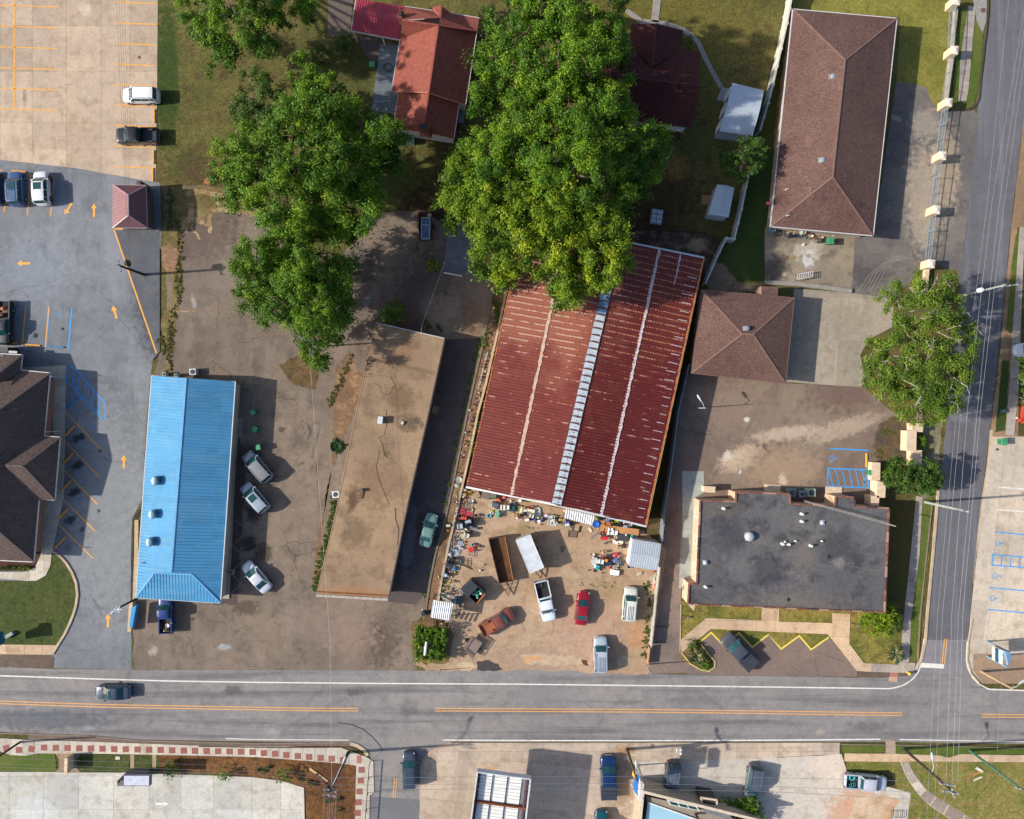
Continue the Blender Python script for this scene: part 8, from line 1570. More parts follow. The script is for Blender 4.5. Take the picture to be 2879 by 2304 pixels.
b = MB(); b.box(p.x, p.y, 0, 1.55, 2.0, .35, -.14); b.build('pallet', FM(150, 160, 168, .6), t)
for i in range(2):
 for j in range(3): b = MB(); x, y = -.36 + i * .72, -.62 + j * .62; b.box(p.x + x * .99 + y * .14, p.y + y - x * .14, .35, .62, .54, .16, -.14, .92); b.build('tub', FM(186, 198, 206, .5), t)
# ------------------------------------------------------------------ trailers and skip in the dirt yard
q = lambda x, y, z=0: Vector(W(1240 + x / 6.7375, 1360 + y / 6.7375, z))
t = thing('open_trailer', 'long rusty open trailer with an empty deep bed', 'trailer', *q(1130, 1400)[:2]); h = 1.25
A_, B_, D_, E_ = q(905, 1055, h), q(1205, 1000, h), q(1690, 1760, h), q(1390, 1830, h)
A_, B_ = Vector(W(1374, 1517, h)), Vector(W(1419, 1509, h)); D_, E_ = Vector(W(1443, 1634, h)), Vector(W(1404, 1641, h))
RI = FM(176, 116, 62, .9, dirt=C(100, 56, 32), dirt_amt=.8, scale=1.5); RO = FM(74, 58, 50, .9, dirt=C(110, 66, 44))
fl = [Vector((p.x, p.y, .55)) for p in (A_, B_, D_, E_)]; b = MB(); b.prism(fl, .45, .55); b.build('bed_floor', FM(96, 68, 44, .95, dirt=C(60, 42, 30), dirt_amt=.8, scale=1.2), t)
for a, c_ in ((A_, E_), (B_, D_), (A_, B_), (E_, D_)): b = MB(); b.bar(a, c_, .09, .8); b.build('side_wall', RI if (a, c_) == (B_, D_) else RO, t)
b = MB(); tip = Vector(W(1430, 1676, .5)); b.bar(E_ - Vector((0, 0, .7)), tip, .09, .09); b.bar(D_ - Vector((0, 0, .7)), tip, .09, .09)
for k in (.25, .55): b.bar((E_ - Vector((0, 0, .7))).lerp(tip, k), (D_ - Vector((0, 0, .7))).lerp(tip, k), .06, .06)
b.build('drawbar', RO, t)
for s, e in ((A_, E_), (B_, D_)):
 for k in (.45, .62): m = s.lerp(e, k); b = MB(); b.lathe(m.x, m.y, [(.34, .02), (.34, .6)], 14, .35, 1); b.build('wheel', TYRE, t)
t = thing('box_trailer', 'enclosed trailer with a weathered silver white top in the dirt yard', 'trailer', *W(1489, 1563)[:2]); h = 2.3
P = [Vector(W(1450, 1520, h)), Vector(W(1491, 1504, h)), Vector(W(1529, 1596, h)), Vector(W(1489, 1613, h))]
b = MB(); b.prism([(p.x, p.y) for p in inset([(p.x, p.y) for p in P], .04)], .5, h - .02); b.build('box', FM(170, 172, 174, .5), t); b = MB(); b.upoly(P); b.build('roof', FM(206, 212, 218, .5, dirt=C(160, 168, 176), dirt_amt=.6, scale=.8), t)
for i in range(4): b = MB(); b.bar(P[i] + Vector((0, 0, .02)), P[(i + 1) % 4] + Vector((0, 0, .02)), .07, .08); b.build('edge_trim', FM(224, 226, 226, .4), t)
b = MB(); tip = Vector(W(1522, 1626, .5)); b.bar(Vector((P[2].x, P[2].y, .5)), tip, .1, .1); b.bar(Vector((P[3].x + .6, P[3].y, .5)), tip, .1, .1); b.build('drawbar', BLACK, t)
for s, e in ((P[0], P[3]), (P[1], P[2])): m = s.lerp(e, .55); b = MB(); b.lathe(m.x, m.y, [(.34, .02), (.34, .6)], 14, .35, 1); b.build('wheel', TYRE, t)
q = lambda x, y, z=0: Vector(W(1200 + x / 6.7375, 1600 + y / 6.7375, z))
t = thing('skip_bin', 'open waste skip with dark hinged lids and green bags inside', 'skip', *q(880, 430)[:2]); h = 1.5
P = [q(650, 400, h), q(845, 215, h), q(1110, 470, h), q(940, 665, h)]
OR = FM(170, 100, 56, .8, dirt=C(120, 70, 44)); SK = FM(56, 58, 64, .7)
for i in range(4): b = MB(); b.bar(P[i], P[(i + 1) % 4], .1, h); b.build('side', OR if i == 2 else SK, t)
b = MB(); b.prism(inset([(p.x, p.y) for p in P], .1), .1, .5); b.build('floor', FM(22, 22, 24, .9), t)
for k in range(6): a0 = P[0].lerp(P[3], .02 + k * .085); a1 = P[1].lerp(P[2], .02 + k * .085); b = MB(); b.bar(a0 + Vector((0, 0, .1)), a1 + Vector((0, 0, .1)), .2, .05); b.build('lid_slat', FM(54, 60, 70, .6), t)
for i, (x, y, r, m) in enumerate(((940, 430, .34, (30, 150, 116)), (960, 500, .3, (36, 160, 126)), (1010, 420, .28, (24, 128, 100)), (1030, 470, .24, (210, 214, 210)), (890, 480, .22, (176, 196, 190)), (960, 550, .2, (150, 190, 180)))):
 p = q(x, y, 1.1); b = MB(); b.smooth = True; b.lathe(p.x, p.y, [(r * .5, 1.1 - r), (r, 1.1 - r * .4), (r * .8, 1.1 + r * .2), (r * .15, 1.1 + r * .4)], 9, 1, .8); tag(b.build('rubbish_bag', FM(*m, .5)), ('dark green rubbish bag at the lid edge of the skip', 'green rubbish bag in the middle of the skip', 'deep green rubbish bag at the far skip side', 'white rubbish bag by the orange skip side', 'pale small rubbish bag against the skip lids', 'pale green small bag at the near skip corner')[i], 'bag')
t = thing('utility_trailer', 'small flat utility trailer with a mesh ramp below the rusty pickup', 'trailer', *q(890, 1450)[:2]); h = .75
P = [q(850, 1270, h), q(1060, 1400, h), q(880, 1670, h), q(690, 1520, h)]
b = MB(); b.prism([(p.x, p.y) for p in P], .55, .65); b.build('deck', FM(136, 118, 110, .9), t)
for i in range(4): b = MB(); b.bar(P[i] + Vector((0, 0, .25)), P[(i + 1) % 4] + Vector((0, 0, .25)), .06, .07); b.build('rail', BLACK, t)
for i in range(9): k = i / 8; b = MB(); b.bar(P[3].lerp(P[2], k) + Vector((0, 0, .2)), P[3].lerp(P[2], k) + Vector((-.12, -.3, .2)), .04, .04); b.build('ramp_bar', BLACK, t)
for a, c_ in ((P[0], P[3]), (P[1], P[2])): m = a.lerp(c_, .5); n_ = (m - (P[0] + P[1] + P[2] + P[3]) / 4).normalized() * .2; b = MB(); b.lathe(m.x + n_.x, m.y + n_.y, [(.3, .02), (.3, .6)], 14, .6, .6); b.build('wheel', TYRE, t)
t = thing('steel_angle', 'dark angular steel frame lying beside the utility trailer', 'frame', *q(1100, 1330)[:2]); pts = [q(960, 1230, .3), q(1190, 1360, .3), q(1090, 1510, .3)]; b = MB(); b.bar(pts[0], pts[1], .08, .08); b.bar(pts[1], pts[2], .08, .08); b.build('beam', FM(110, 92, 66, .9), t)
# ------------------------------------------------------------------ yard goods: every item a thing of its own
def hexa(c): return FM(int(c[0:2], 16), int(c[2:4], 16), int(c[4:6], 16), .55)
seen = {}
def item(kind, u, v, s, rot, c, label, z=0.0, c2=None):
 m = hexa(c); m2 = hexa(c2) if c2 else m; hh = {'box': .45, 'bucket': .38, 'drum': .85, 'tyre': .25, 'chair': .7, 'cooler': .45, 'plank': .12, 'pipe': .1, 'table': .75, 'basket': .4, 'tv': .5, 'jug': .4, 'washer': .9, 'cart': .8, 'bag': .35, 'bowl': .2, 'tray': .15, 'cabinet': .7, 'sheet': .08, 'frame': .3, 'mower': .5}[kind]
 p = W(u, v, z + hh); x, y = p.x, p.y; s *= 1.12; cat = {'frame': 'rack', 'tv': 'television', 'washer': 'washing machine', 'mower': 'mower'}.get(kind, kind); seen[label] = seen.get(label, 0) + 1
 t = thing({'tyre': 'spare_tyre', 'tv': 'old_television', 'washer': 'washing_machine', 'sheet': 'crumpled_sheet', 'frame': 'wire_rack', 'cart': 'hand_cart', 'mower': 'garden_mower', 'drum': 'drum', 'box': 'storage_box', 'bag': 'sack'}.get(kind, kind), label, cat, x, y, z)
 B = lambda: MB(); c_, n_ = math.cos(rot), math.sin(rot); T = lambda a, b_, zz=0: (x + a * c_ - b_ * n_, y + a * n_ + b_ * c_, z + zz)
 if kind in ('box', 'basket', 'tray'):
  hgt = hh * (1 if kind != 'tray' else 1); b = B(); b.box(x, y, z, s, s * .72, .05, rot); b.build('bottom', m2, t)
  for (a0, b0, a1, b1) in ((-.5, -.36, .5, -.36), (.5, -.36, .5, .36), (.5, .36, -.5, .36), (-.5, .36, -.5, -.36)): b = B(); b.bar(T(a0 * s, b0 * s, hgt), T(a1 * s, b1 * s, hgt), .05, hgt); b.build('side', m, t)
  if kind == 'box': b = B(); b.box(*T(-s * .1, 0)[:2], z + hgt * .55, s * .62, s * .5, hgt * .38, rot + .2, .8); b.build('contents', m2, t)
 elif kind == 'bucket': b = B(); b.lathe(x, y, [(s * .36, z), (s * .5, z + hh), (s * .44, z + hh), (s * .33, z + hh * .3), (.01, z + hh * .3)], 14); b.build('body', m, t); b = B(); b.torus(x, y, z + hh, s * .48, .02, 14, 4); b.build('rim', m2, t)
 elif kind == 'drum': b = B(); b.lathe(x, y, [(s * .5, z), (s * .5, z + hh * .33), (s * .53, z + hh * .35), (s * .5, z + hh * .37), (s * .5, z + hh * .97), (s * .46, z + hh)], 18); b.build('body', m, t); b = B(); b.lathe(x, y, [(s * .4, z + hh), (s * .4, z + hh + .02)], 18); b.build('lid', m2, t)
 elif kind == 'tyre': b = B(); b.smooth = True; b.torus(x, y, z + .12, s * .36, s * .14, 20, 8); b.build('rubber', TYRE if not c2 else m2, t); b = B(); b.lathe(x, y, [(s * .22, z + .04), (s * .22, z + .1)], 14); b.build('hub', m, t)
 elif kind == 'chair':
  b = B(); b.box(x, y, z + .38, s * .5, s * .5, .05, rot); b.build('seat', m, t); b = B(); q0, q1 = T(-s * .26, -s * .25, .82), T(-s * .26, s * .25, .82); b.bar(q0, q1, .06, .42); b.build('backrest', m, t)
  for a, e in ((-1, -1), (1, -1), (1, 1), (-1, 1)): b = B(); l = T(a * s * .22, e * s * .22); b.box(l[0], l[1], z, .05, .05, .38); b.build('leg', m2, t)
 elif kind in ('cooler', 'washer', 'cabinet'):
  b = B(); b.box(x, y, z, s, s * (.6 if kind == 'cooler' else .85), hh * .85, rot); b.build('body', m, t); b = B(); b.box(x, y, z + hh * .85, s * 1.04, s * (.64 if kind == 'cooler' else .88), hh * .15, rot, .94); b.build('lid', m2, t)
  if kind == 'washer': b = B(); l = T(-s * .38, 0); b.box(l[0], l[1], z + hh, .12, s * .8, .12, rot); b.build('control_panel', m, t)
 elif kind == 'plank':
  for k in range(3): b = B(); b.bar(T(-s / 2, -.12 + k * .14, .06 + .05 * k), T(s / 2, -.1 + k * .11, .06 + .05 * k), .11, .04); b.build('board', m if k != 1 else m2, t)
 elif kind == 'pipe': b = B(); b.tube([T(-s / 2, 0, .08), T(s / 2, 0, .1)], .05, 8); b.build('tube', m, t); b = B(); b.tube([T(-s / 2 + .1, .16, .07), T(s / 2 - .2, .12, .08)], .035, 6); b.build('tube', m2, t)
 elif kind == 'table':
  b = B(); b.box(x, y, z + .7, s, min(s * .5, .85), .05, rot); b.build('tabletop', m, t)
  for a, e in ((-1, -1), (1, -1), (1, 1), (-1, 1)): b = B(); l = T(a * s * .45, e * min(s * .21, .36)); b.box(l[0], l[1], z, .06, .06, .7); b.build('leg', m2, t)
 elif kind == 'tv': b = B(); b.box(x, y, z, s, s * .7, hh, rot, .8); b.build('case', m, t); b = B(); l = T(0, -s * .3); b.box(l[0], l[1], z + .06, s * .8, .12, hh * .75, rot); b.build('screen', FM(30, 34, 40, .2), t)
 elif kind == 'jug': b = B(); b.lathe(x, y, [(s * .4, z), (s * .42, z + .22), (s * .2, z + .3), (s * .12, z + .4)], 10); b.build('body', m, t); b = B(); b.lathe(x, y, [(s * .16, z + .38), (s * .14, z + .44)], 8); b.build('cap', m2, t)
 elif kind == 'cart':
  b = B(); b.box(x, y, z + .35, s, s * .6, .3, rot, 1.15); b.build('tray', m, t); b = B(); b.bar(T(s * .5, -.15, .5), T(s * 1.1, -.15, .75), .05, .05); b.bar(T(s * .5, .15, .5), T(s * 1.1, .15, .75), .05, .05); b.build('handle', m2, t); b = B(); l = T(-s * .45, 0); b.lathe(l[0], l[1], [(.2, z), (.2, z + .4)], 12, .4, 1); b.build('wheel', TYRE, t)
 elif kind == 'mower':
  b = B(); b.box(x, y, z + .12, s, s * .7, .18, rot, .85); b.build('deck', m, t); b = B(); b.lathe(x, y, [(.16, z + .3), (.16, z + .48), (.08, z + .52)], 12); b.build('engine', m2, t); b = B(); b.bar(T(-s * .5, -.2, .25), T(-s * 1.2, -.2, .9), .04, .04); b.bar(T(-s * .5, .2, .25), T(-s * 1.2, .2, .9), .04, .04); b.build('handle', BLACK, t)
  for a, e in ((-1, -1), (1, -1), (1, 1), (-1, 1)): b = B(); l = T(a * s * .4, e * s * .36); b.lathe(l[0], l[1], [(.12, z), (.12, z + .22)], 10, 1, .35); b.build('wheel', TYRE, t)
 elif kind == 'bag': b = B(); b.smooth = True; b.lathe(x, y, [(s * .3, z), (s * .52, z + .1), (s * .45, z + .24), (s * .12, z + .34)], 9, 1.1, .8); b.build('sack_body', m, t); b = B(); b.lathe(x, y, [(s * .1, z + .33), (s * .16, z + .4)], 7); b.build('neck', m2, t)
 elif kind == 'bowl': b = B(); b.smooth = True; b.lathe(x, y, [(s * .2, z), (s * .46, z + .12), (s * .5, z + .2), (s * .4, z + .18), (s * .1, z + .06)], 16); b.build('basin', m, t); b = B(); b.torus(x, y, z + .2, s * .49, .02, 16, 4); b.build('rim', m2, t)
 elif kind == 'sheet': b = B(); b.add([T(-s / 2, -s * .3, .04), T(s / 2, -s * .22, .1), T(s * .45, s * .3, .3), T(-s * .4, s * .24, .16)], [(0, 1, 2, 3)]); b.build('panel', m, t); b = B(); b.bar(T(-s / 2, -s * .3, .07), T(s / 2, -s * .22, .13), .04, .03); b.build('rim', m2, t)
 elif kind == 'frame':
  for a0, b0, a1, b1 in ((-.5, -.25, .5, -.25), (.5, -.25, .5, .25), (.5, .25, -.5, .25), (-.5, .25, -.5, -.25), (-.15, -.25, -.15, .25), (.2, -.25, .2, .25)): b = B(); b.bar(T(a0 * s, b0 * s, hh), T(a1 * s, b1 * s, hh), .045, .045); b.build('bar', m, t)
 return t
z1 = lambda x, y: (1240 + x / 6.7375, 1360 + y / 6.7375); z2 = lambda x, y: (1560 + x / 6.7375, 1400 + y / 6.7375); z3 = lambda x, y: (1200 + x / 6.7375, 1600 + y / 6.7375)
LIST = [
(z1, 'bowl', 540, 188, .55, 0, 'e8b83a', 'yellow basin at the left end of the warehouse front'), (z1, 'drum', 450, 215, .42, 0, 'b09068', 'tan drum beside the yellow basin'), (z1, 'bowl', 588, 332, .36, 0, 'd8dcd8', 'white basin below the yellow basin'),
(z1, 'bucket', 578, 376, .3, 0, 'c8ccc8', 'small white bucket just under the white basin'), (z1, 'bag', 475, 130, .5, 0, '9a8470', 'brown sack in the corner under the gutter'), (z1, 'cabinet', 670, 220, .8, .4, 'a48c6c', 'tan chipboard cabinet leaning by the yellow basin'),
(z1, 'sheet', 745, 195, 1.1, -.3, '9c8874', 'flat tan sheet in front of the wall'), (z1, 'cabinet', 845, 230, .95, -.3, '7c6c66', 'grey brown door slab beside the flat tan sheet'), (z1, 'frame', 430, 410, 1.6, -.3, '302c2c', 'black metal rack against the retaining kerb'),
(z1, 'frame', 400, 330, 1.2, .1, '3c3634', 'dark upper rack under the yellow basin'), (z1, 'tray', 460, 560, 1.7, -.17, '8c96a2', 'long silver toolbox tray left of the yard', 'b03a44'), (z1, 'bowl', 570, 500, .5, 0, 'a89c84', 'khaki basin right of the silver toolbox tray'),
(z1, 'cooler', 435, 660, .62, -.1, 'd04c34', 'orange red cooler under the silver toolbox tray'), (z1, 'tray', 320, 635, .9, -.1, '8c6e5a', 'brown wooden tray left of the orange cooler'), (z1, 'drum', 330, 790, 1.15, 0, '16202a', 'large black tub near the retaining kerb', None), (z1, 'drum', 540, 740, .95, 0, '1a242c', 'second black tub with a crumpled silver cover'),
(z1, 'sheet', 510, 730, .8, .3, 'b4c0cc', 'crumpled silver sheet over the second black tub'), (z1, 'washer', 355, 815, .62, .1, 'c0c8c8', 'pale square lid standing on the large black tub'), (z1, 'jug', 478, 865, .36, 0, 'e6eaec', 'white jug between the black tubs'), (z1, 'bucket', 450, 830, .25, 0, '9caab4', 'small grey bucket beside the white jug'),
(z1, 'tyre', 415, 935, .62, 0, 'c8c8b4', 'white ringed hoop lying below the black tubs', 'd0d0c0'), (z1, 'washer', 485, 990, .62, -.3, 'd2ccb8', 'cream appliance below the white ringed hoop'), (z1, 'cabinet', 420, 1000, .6, .5, 'a8aa90', 'khaki box tipped beside the cream appliance'), (z1, 'cooler', 650, 860, .5, 0, '6c8098', 'slate blue crate at the dirt edge left'),
(z1, 'chair', 660, 610, .6, .4, '7a3438', 'dark red chair by the silver toolbox tray'), (z1, 'frame', 690, 680, .8, .9, '5c4a48', 'bent dark frame near the dark red chair'), (z1, 'bag', 590, 820, .7, 0, '6c6068', 'grey tarpaulin bundle by the slate crate'), (z1, 'bag', 540, 920, .6, 0, '5c4c4c', 'brown bundle above the cream appliance'),
(z1, 'sheet', 355, 1170, 1.1, 1.3, 'b8c4d0', 'long crumpled silver sheet along the kerb'), (z1, 'sheet', 310, 1330, .9, .9, 'aab6c4', 'lower crumpled silver sheet along the kerb'), (z1, 'pipe', 200, 1200, 1.5, 1.5, 'a8b0b4', 'pair of pale pipes lying along the kerb'), (z1, 'plank', 260, 1080, 1.3, 1.5, '8c7468', 'weathered boards above the pale pipes'),
(z1, 'sheet', 250, 1270, .7, .3, '8e9cac', 'small blue grey panel among the silver sheets'), (z1, 'pipe', 300, 1060, 1.0, 1.2, '5a4450', 'dark purple pipes above the silver sheet'), (z1, 'bag', 180, 1350, .6, 0, 'a8a4a8', 'grey bag at the kerb foot of the silver sheets'),
(z1, 'chair', 555, 1260, .95, 2.0, 'd41f3a', 'bright red armchair alone in the dirt'), (z1, 'chair', 655, 1205, .6, .6, 'd8552c', 'small orange chair behind the bright red armchair'), (z1, 'bucket', 605, 1160, .36, 0, '8cb8d0', 'pale blue bucket above the bright red armchair'), (z1, 'frame', 545, 1345, .95, -.15, 'c4b8b8', 'white wire shelf below the bright red armchair', 'd0c8c8'),
(z1, 'bucket', 345, 1470, .36, 0, 'a8b0c0', 'silver bucket right of the dark tub row'), (z1, 'drum', 215, 1440, .42, 0, '20262c', 'black pot highest in the dark tub row'), (z1, 'drum', 125, 1540, .5, 0, '28384a', 'navy drum at the kerb in the dark tub row'), (z1, 'bucket', 110, 1650, .4, 0, '2e4858', 'teal bucket under the navy drum'), (z1, 'drum', 200, 1540, .5, 0, '1c2228', 'black drum right of the navy drum'),
(z1, 'cooler', 245, 1620, .5, 1.5, '2a7cc4', 'bright blue cooler at the end of the dark tub row', ), (z1, 'bag', 210, 1690, .5, 0, 'd09a70', 'peach cloth bundle under the bright blue cooler'), (z1, 'jug', 262, 1690, .32, 0, 'e4c25c', 'yellow jug touching the peach bundle'), (z1, 'pipe', 500, 1590, 1.3, -.4, '5c4c3c', 'dark iron bar lying in the dirt'), (z1, 'frame', 480, 1500, .9, 1.5, '6c5c4c', 'thin rusty frame beside the iron bar'),
(z1, 'jug', 357, 1562, .2, 0, 'e8e098', 'tiny pale yellow jug by the silver bucket'), (z1, 'bag', 745, 1655, .3, 0, 'e8e4d8', 'white rag on the open dirt'), (z1, 'jug', 795, 1548, .16, 0, 'f0ece0', 'tiny white bottle on the open dirt'),
(z1, 'cabinet', 980, 225, .8, -.1, '6c7464', 'greenish workbench under the gutter'), (z1, 'mower', 1110, 320, .55, -.2, 'c8543e', 'red mower body by the wall'), (z1, 'bag', 1205, 268, .45, 0, 'e46470', 'pink bag touching the wall under the gutter'), (z1, 'plank', 1180, 345, .9, -.25, '6a4c30', 'brown boards behind the red mower'),
(z1, 'tv', 1025, 410, .9, -.2, '5c6070', 'grey blue television set left of the white appliances'), (z1, 'bag', 1020, 465, .5, 0, 'c49a8c', 'pink beige cushion under the grey television'), (z1, 'box', 965, 420, .5, .3, 'd8d4c8', 'white box at the left of the grey television'), (z1, 'bowl', 950, 508, .32, 0, 'dcd45c', 'lemon bowl below the grey television'), (z1, 'tyre', 965, 553, .42, 0, '20243a', 'white rimmed small tyre below the lemon bowl', 'd8dadc'),
(z1, 'bowl', 918, 612, .5, 0, '2c86a0', 'blue basin left of the mint ride-on toy'), (z1, 'cart', 1065, 590, .62, 1.57, '68b08c', 'mint green ride-on toy on the dirt', 'a8d4c8'), (z1, 'jug', 1110, 540, .26, 0, '5cc060', 'green jug beside the mint toy'), (z1, 'washer', 1185, 455, .72, -.05, 'e0dccc', 'white washing machine left of a matching one'), (z1, 'washer', 1245, 455, .6, -.05, 'eceae0', 'white washing machine right of a matching one'),
(z1, 'cabinet', 1345, 480, .75, 0, '1e4c4c', 'dark teal locker beside the washing machines'), (z1, 'bucket', 1355, 395, .5, 0, '7c96ac', 'blue grey tub behind the dark teal locker'), (z1, 'plank', 1180, 530, .7, .6, 'd0c4b0', 'light boards leaning below the washing machines'), (z1, 'bag', 1510, 328, .5, 0, 'f0ece4', 'white bag on the strip under the gutter'), (z1, 'jug', 1325, 335, .3, 0, 'e8dcc8', 'cream jug right under the gutter'),
(z1, 'box', 1435, 500, .6, -.1, 'a09c7c', 'khaki crate at the start of the cream crates'), (z1, 'box', 1525, 490, .75, -.1, 'e4dcb0', 'cream crate upper left in the middle goods row'), (z1, 'box', 1520, 535, .6, -.1, 'e8e0c4', 'cream crate lower left in the middle goods row'), (z1, 'tv', 1600, 515, .45, 0, 'e0e0dc', 'white television in the middle goods row'), (z1, 'cooler', 1700, 535, .95, -.15, 'ece4cc', 'long cream cooler in the middle goods row'),
(z1, 'chair', 1680, 455, .5, .2, 'd85c40', 'orange chair behind the long cream cooler'), (z1, 'bowl', 1835, 500, .62, 0, 'c0c8cc', 'silver dish upper one beside the long cooler'), (z1, 'bowl', 1840, 570, .72, 0, 'd8dee2', 'large silver dish lower one beside the long cooler'), (z1, 'box', 1435, 600, .55, .2, 'cc9c64', 'orange cardboard box at the row front'), (z1, 'box', 1500, 600, .45, .1, '4c3428', 'dark brown box right of the cardboard box'),
(z1, 'tray', 1605, 630, .9, -.1, 'ac7c5c', 'terracotta tray at the row front'), (z1, 'bowl', 1650, 578, .3, 0, 'c89c4c', 'golden bowl among the dark goods'), (z1, 'drum', 1585, 575, .42, 0, '1c2024', 'black pot behind the golden bowl'), (z1, 'washer', 1720, 618, .5, -.3, 'c8d4cc', 'pale green grey appliance in the row'), (z1, 'cooler', 1630, 690, .45, .2, '94b4e0', 'light blue and white cooler at the row front', 'f0f2f4'),
(z1, 'bag', 1715, 680, .4, 0, '28202c', 'dark bag right of the light blue cooler'), (z1, 'bag', 1790, 690, .45, 0, '243a9c', 'royal blue bag at the row front'), (z1, 'bowl', 1820, 640, .4, 0, 'c8d4a0', 'lime rimmed bowl by the royal blue bag'), (z1, 'bag', 1870, 720, .5, 0, 'e4e4ec', 'white clothes heap at the row front'), (z1, 'bag', 1940, 680, .55, 0, '242c5c', 'navy clothes heap at the row end'), (z1, 'bag', 1450, 655, .35, 0, 'e8c4c8', 'pale pink cloth under the cardboard box'), (z1, 'jug', 1895, 785, .22, 0, 'd04440', 'red bottle at the tip of the row'),
(z1, 'bag', 2010, 610, .55, 0, 'c8b8cc', 'lilac and white heap left of the porch canopy'), (z1, 'tray', 2110, 735, .95, -.15, 'd8dad4', 'white tray table before the lilac heap'), (z1, 'box', 2100, 640, .6, -.2, 'd4dade', 'white crate behind the white tray table'),
(z2, 'jug', 22, 355, .3, 0, 'e8e020', 'bright yellow jug left of the porch canopy'), (z2, 'bag', 40, 420, .4, 0, '4c2c5c', 'purple bag below the bright yellow jug'), (z2, 'bag', 105, 430, .5, 0, 'e0c030', 'yellow and white heap beside the purple bag'), (z2, 'box', 165, 440, .45, .2, 'dcc4a8', 'peach box under the canopy corner'), (z2, 'tv', 235, 515, .6, .2, 'd4d6d8', 'white microwave in front of the canopy'), (z2, 'cooler', 240, 470, .45, 0, '3c50b0', 'blue cooler behind the white microwave'), (z2, 'washer', 15, 480, .4, 0, 'e0e0e0', 'small white appliance left of the purple bag'),
(z2, 'chair', 310, 500, .6, 0, '2c342c', 'dark green chair by the wooden ramp'), (z2, 'jug', 190, 255, .25, 0, 'f0e8c8', 'cream jug hanging at the canopy edge'),
(z2, 'plank', 350, 560, 1.1, 1.35, '847468', 'grey wooden ramp boards in front of the canopy'), (z2, 'tray', 335, 690, 1.0, -.1, '7c6458', 'brown ramp end board'), (z2, 'plank', 480, 600, .8, 1.35, '4c4440', 'dark ramp boards right of the grey ones'), (z2, 'plank', 760, 710, 1.3, .72, 'a08c84', 'folded stretcher like frame on the dirt', ), (z2, 'box', 840, 625, .5, .7, 'b49c84', 'tan box at the head of the stretcher frame'), (z2, 'plank', 665, 610, .6, -1.0, 'e0d4b8', 'cream board left of the stretcher frame'),
(z2, 'bowl', 780, 505, .85, 0, '1c6cd0', 'bright blue round basin at the canopy corner', '1450a0'), (z2, 'table', 1225, 610, 4.6, -.13, 'c08c5c', 'long orange brown bench along the warehouse front', '8c6440'),
(z2, 'cooler', 1165, 455, .5, 0, 'b8d420', 'lime green cooler behind the long bench'), (z2, 'box', 1030, 430, .6, 0, 'a8b4dc', 'lavender crate behind the long bench'), (z2, 'bag', 800, 380, .5, 0, '6c8c1c', 'moss green bag right of the canopy'), (z2, 'box', 870, 390, .5, 0, '20303c', 'navy crate right of the moss green bag'), (z2, 'tyre', 1235, 520, .5, 0, '30302c', 'tyre on the long bench', None), (z2, 'tyre', 1440, 520, .52, 0, 'e4e0dc', 'white wall tyre near the bench right end', 'dcd8d4'), (z2, 'bowl', 1215, 480, .35, 0, 'dcc8b4', 'peach bowl beside the lime cooler'), (z2, 'bag', 1330, 480, .4, 0, 'c8b4c0', 'pinkish heap left of the white wall tyre'), (z2, 'tray', 1000, 500, .7, -.1, 'b0683c', 'rust coloured tray on the bench left end'), (z2, 'bag', 1060, 500, .35, 0, '70604c', 'brown tool heap on the bench'), (z2, 'sheet', 1330, 545, .5, 0, '90a0b8', 'blue grey panel on the bench'),
(z2, 'bucket', 940, 645, .45, 0, 'c84434', 'red bucket under the bench left end'), (z2, 'chair', 955, 600, .5, 0, '20242c', 'black chair behind the red bucket'), (z2, 'washer', 1060, 610, .55, -.1, 'eceeee', 'white box appliance, back left of the white group'), (z2, 'washer', 1050, 665, .5, -.1, 'f0f0f0', 'white box appliance, front left of the white group'), (z2, 'washer', 1140, 665, .6, -.1, 'f4f4f4', 'white box appliance, front right of the white group'), (z2, 'bowl', 1115, 610, .35, 0, 'e0d8b0', 'cream bowl behind the white group'), (z2, 'mower', 1220, 645, .6, -.4, 'e0a830', 'yellow garden machine beside the white group'), (z2, 'tray', 1310, 630, .5, -.1, 'd8dce0', 'pale tray at the bench shadow'),
(z2, 'cart', 935, 775, .6, 0, 'd8283c', 'bright red toy car in front of the white group'), (z2, 'bowl', 1035, 730, .35, 0, '8c7860', 'brown bowl in front of the white group'), (z2, 'bucket', 1155, 750, .32, 0, 'ece8d4', 'cream bucket in front of the white group'), (z2, 'cooler', 1150, 845, .62, -.5, 'e4d8cc', 'tilted off white box on the dirt'), (z2, 'cabinet', 1290, 740, 1.2, -.1, '3a3e44', 'wide dark grey cabinet right of the cream bucket'), (z2, 'jug', 1355, 710, .24, 0, 'e8ecec', 'white jug on the dark grey cabinet', ), (z2, 'cooler', 1250, 840, .55, -.2, 'ece4d0', 'cream cooler below the dark grey cabinet'), (z2, 'bag', 1260, 880, .4, 0, 'd47c64', 'salmon cloth below the cream cooler'), (z2, 'tyre', 1335, 815, .6, 0, '38383c', 'tyre below the dark grey cabinet'), (z2, 'mower', 1300, 930, .6, 0, '3c4454', 'dark garden machine near the pale shed'), (z2, 'jug', 1250, 940, .22, 0, 'd4dc9c', 'pale lime bottle on the dark machine'), (z2, 'bag', 1200, 935, .3, 0, 'd88c4c', 'orange rag at the dark machine'), (z2, 'bag', 1370, 910, .28, 0, 'c05c50', 'red rag right of the dark machine'), (z2, 'chair', 1000, 860, .45, .5, '5c8068', 'faded green chair frame on the dirt'),
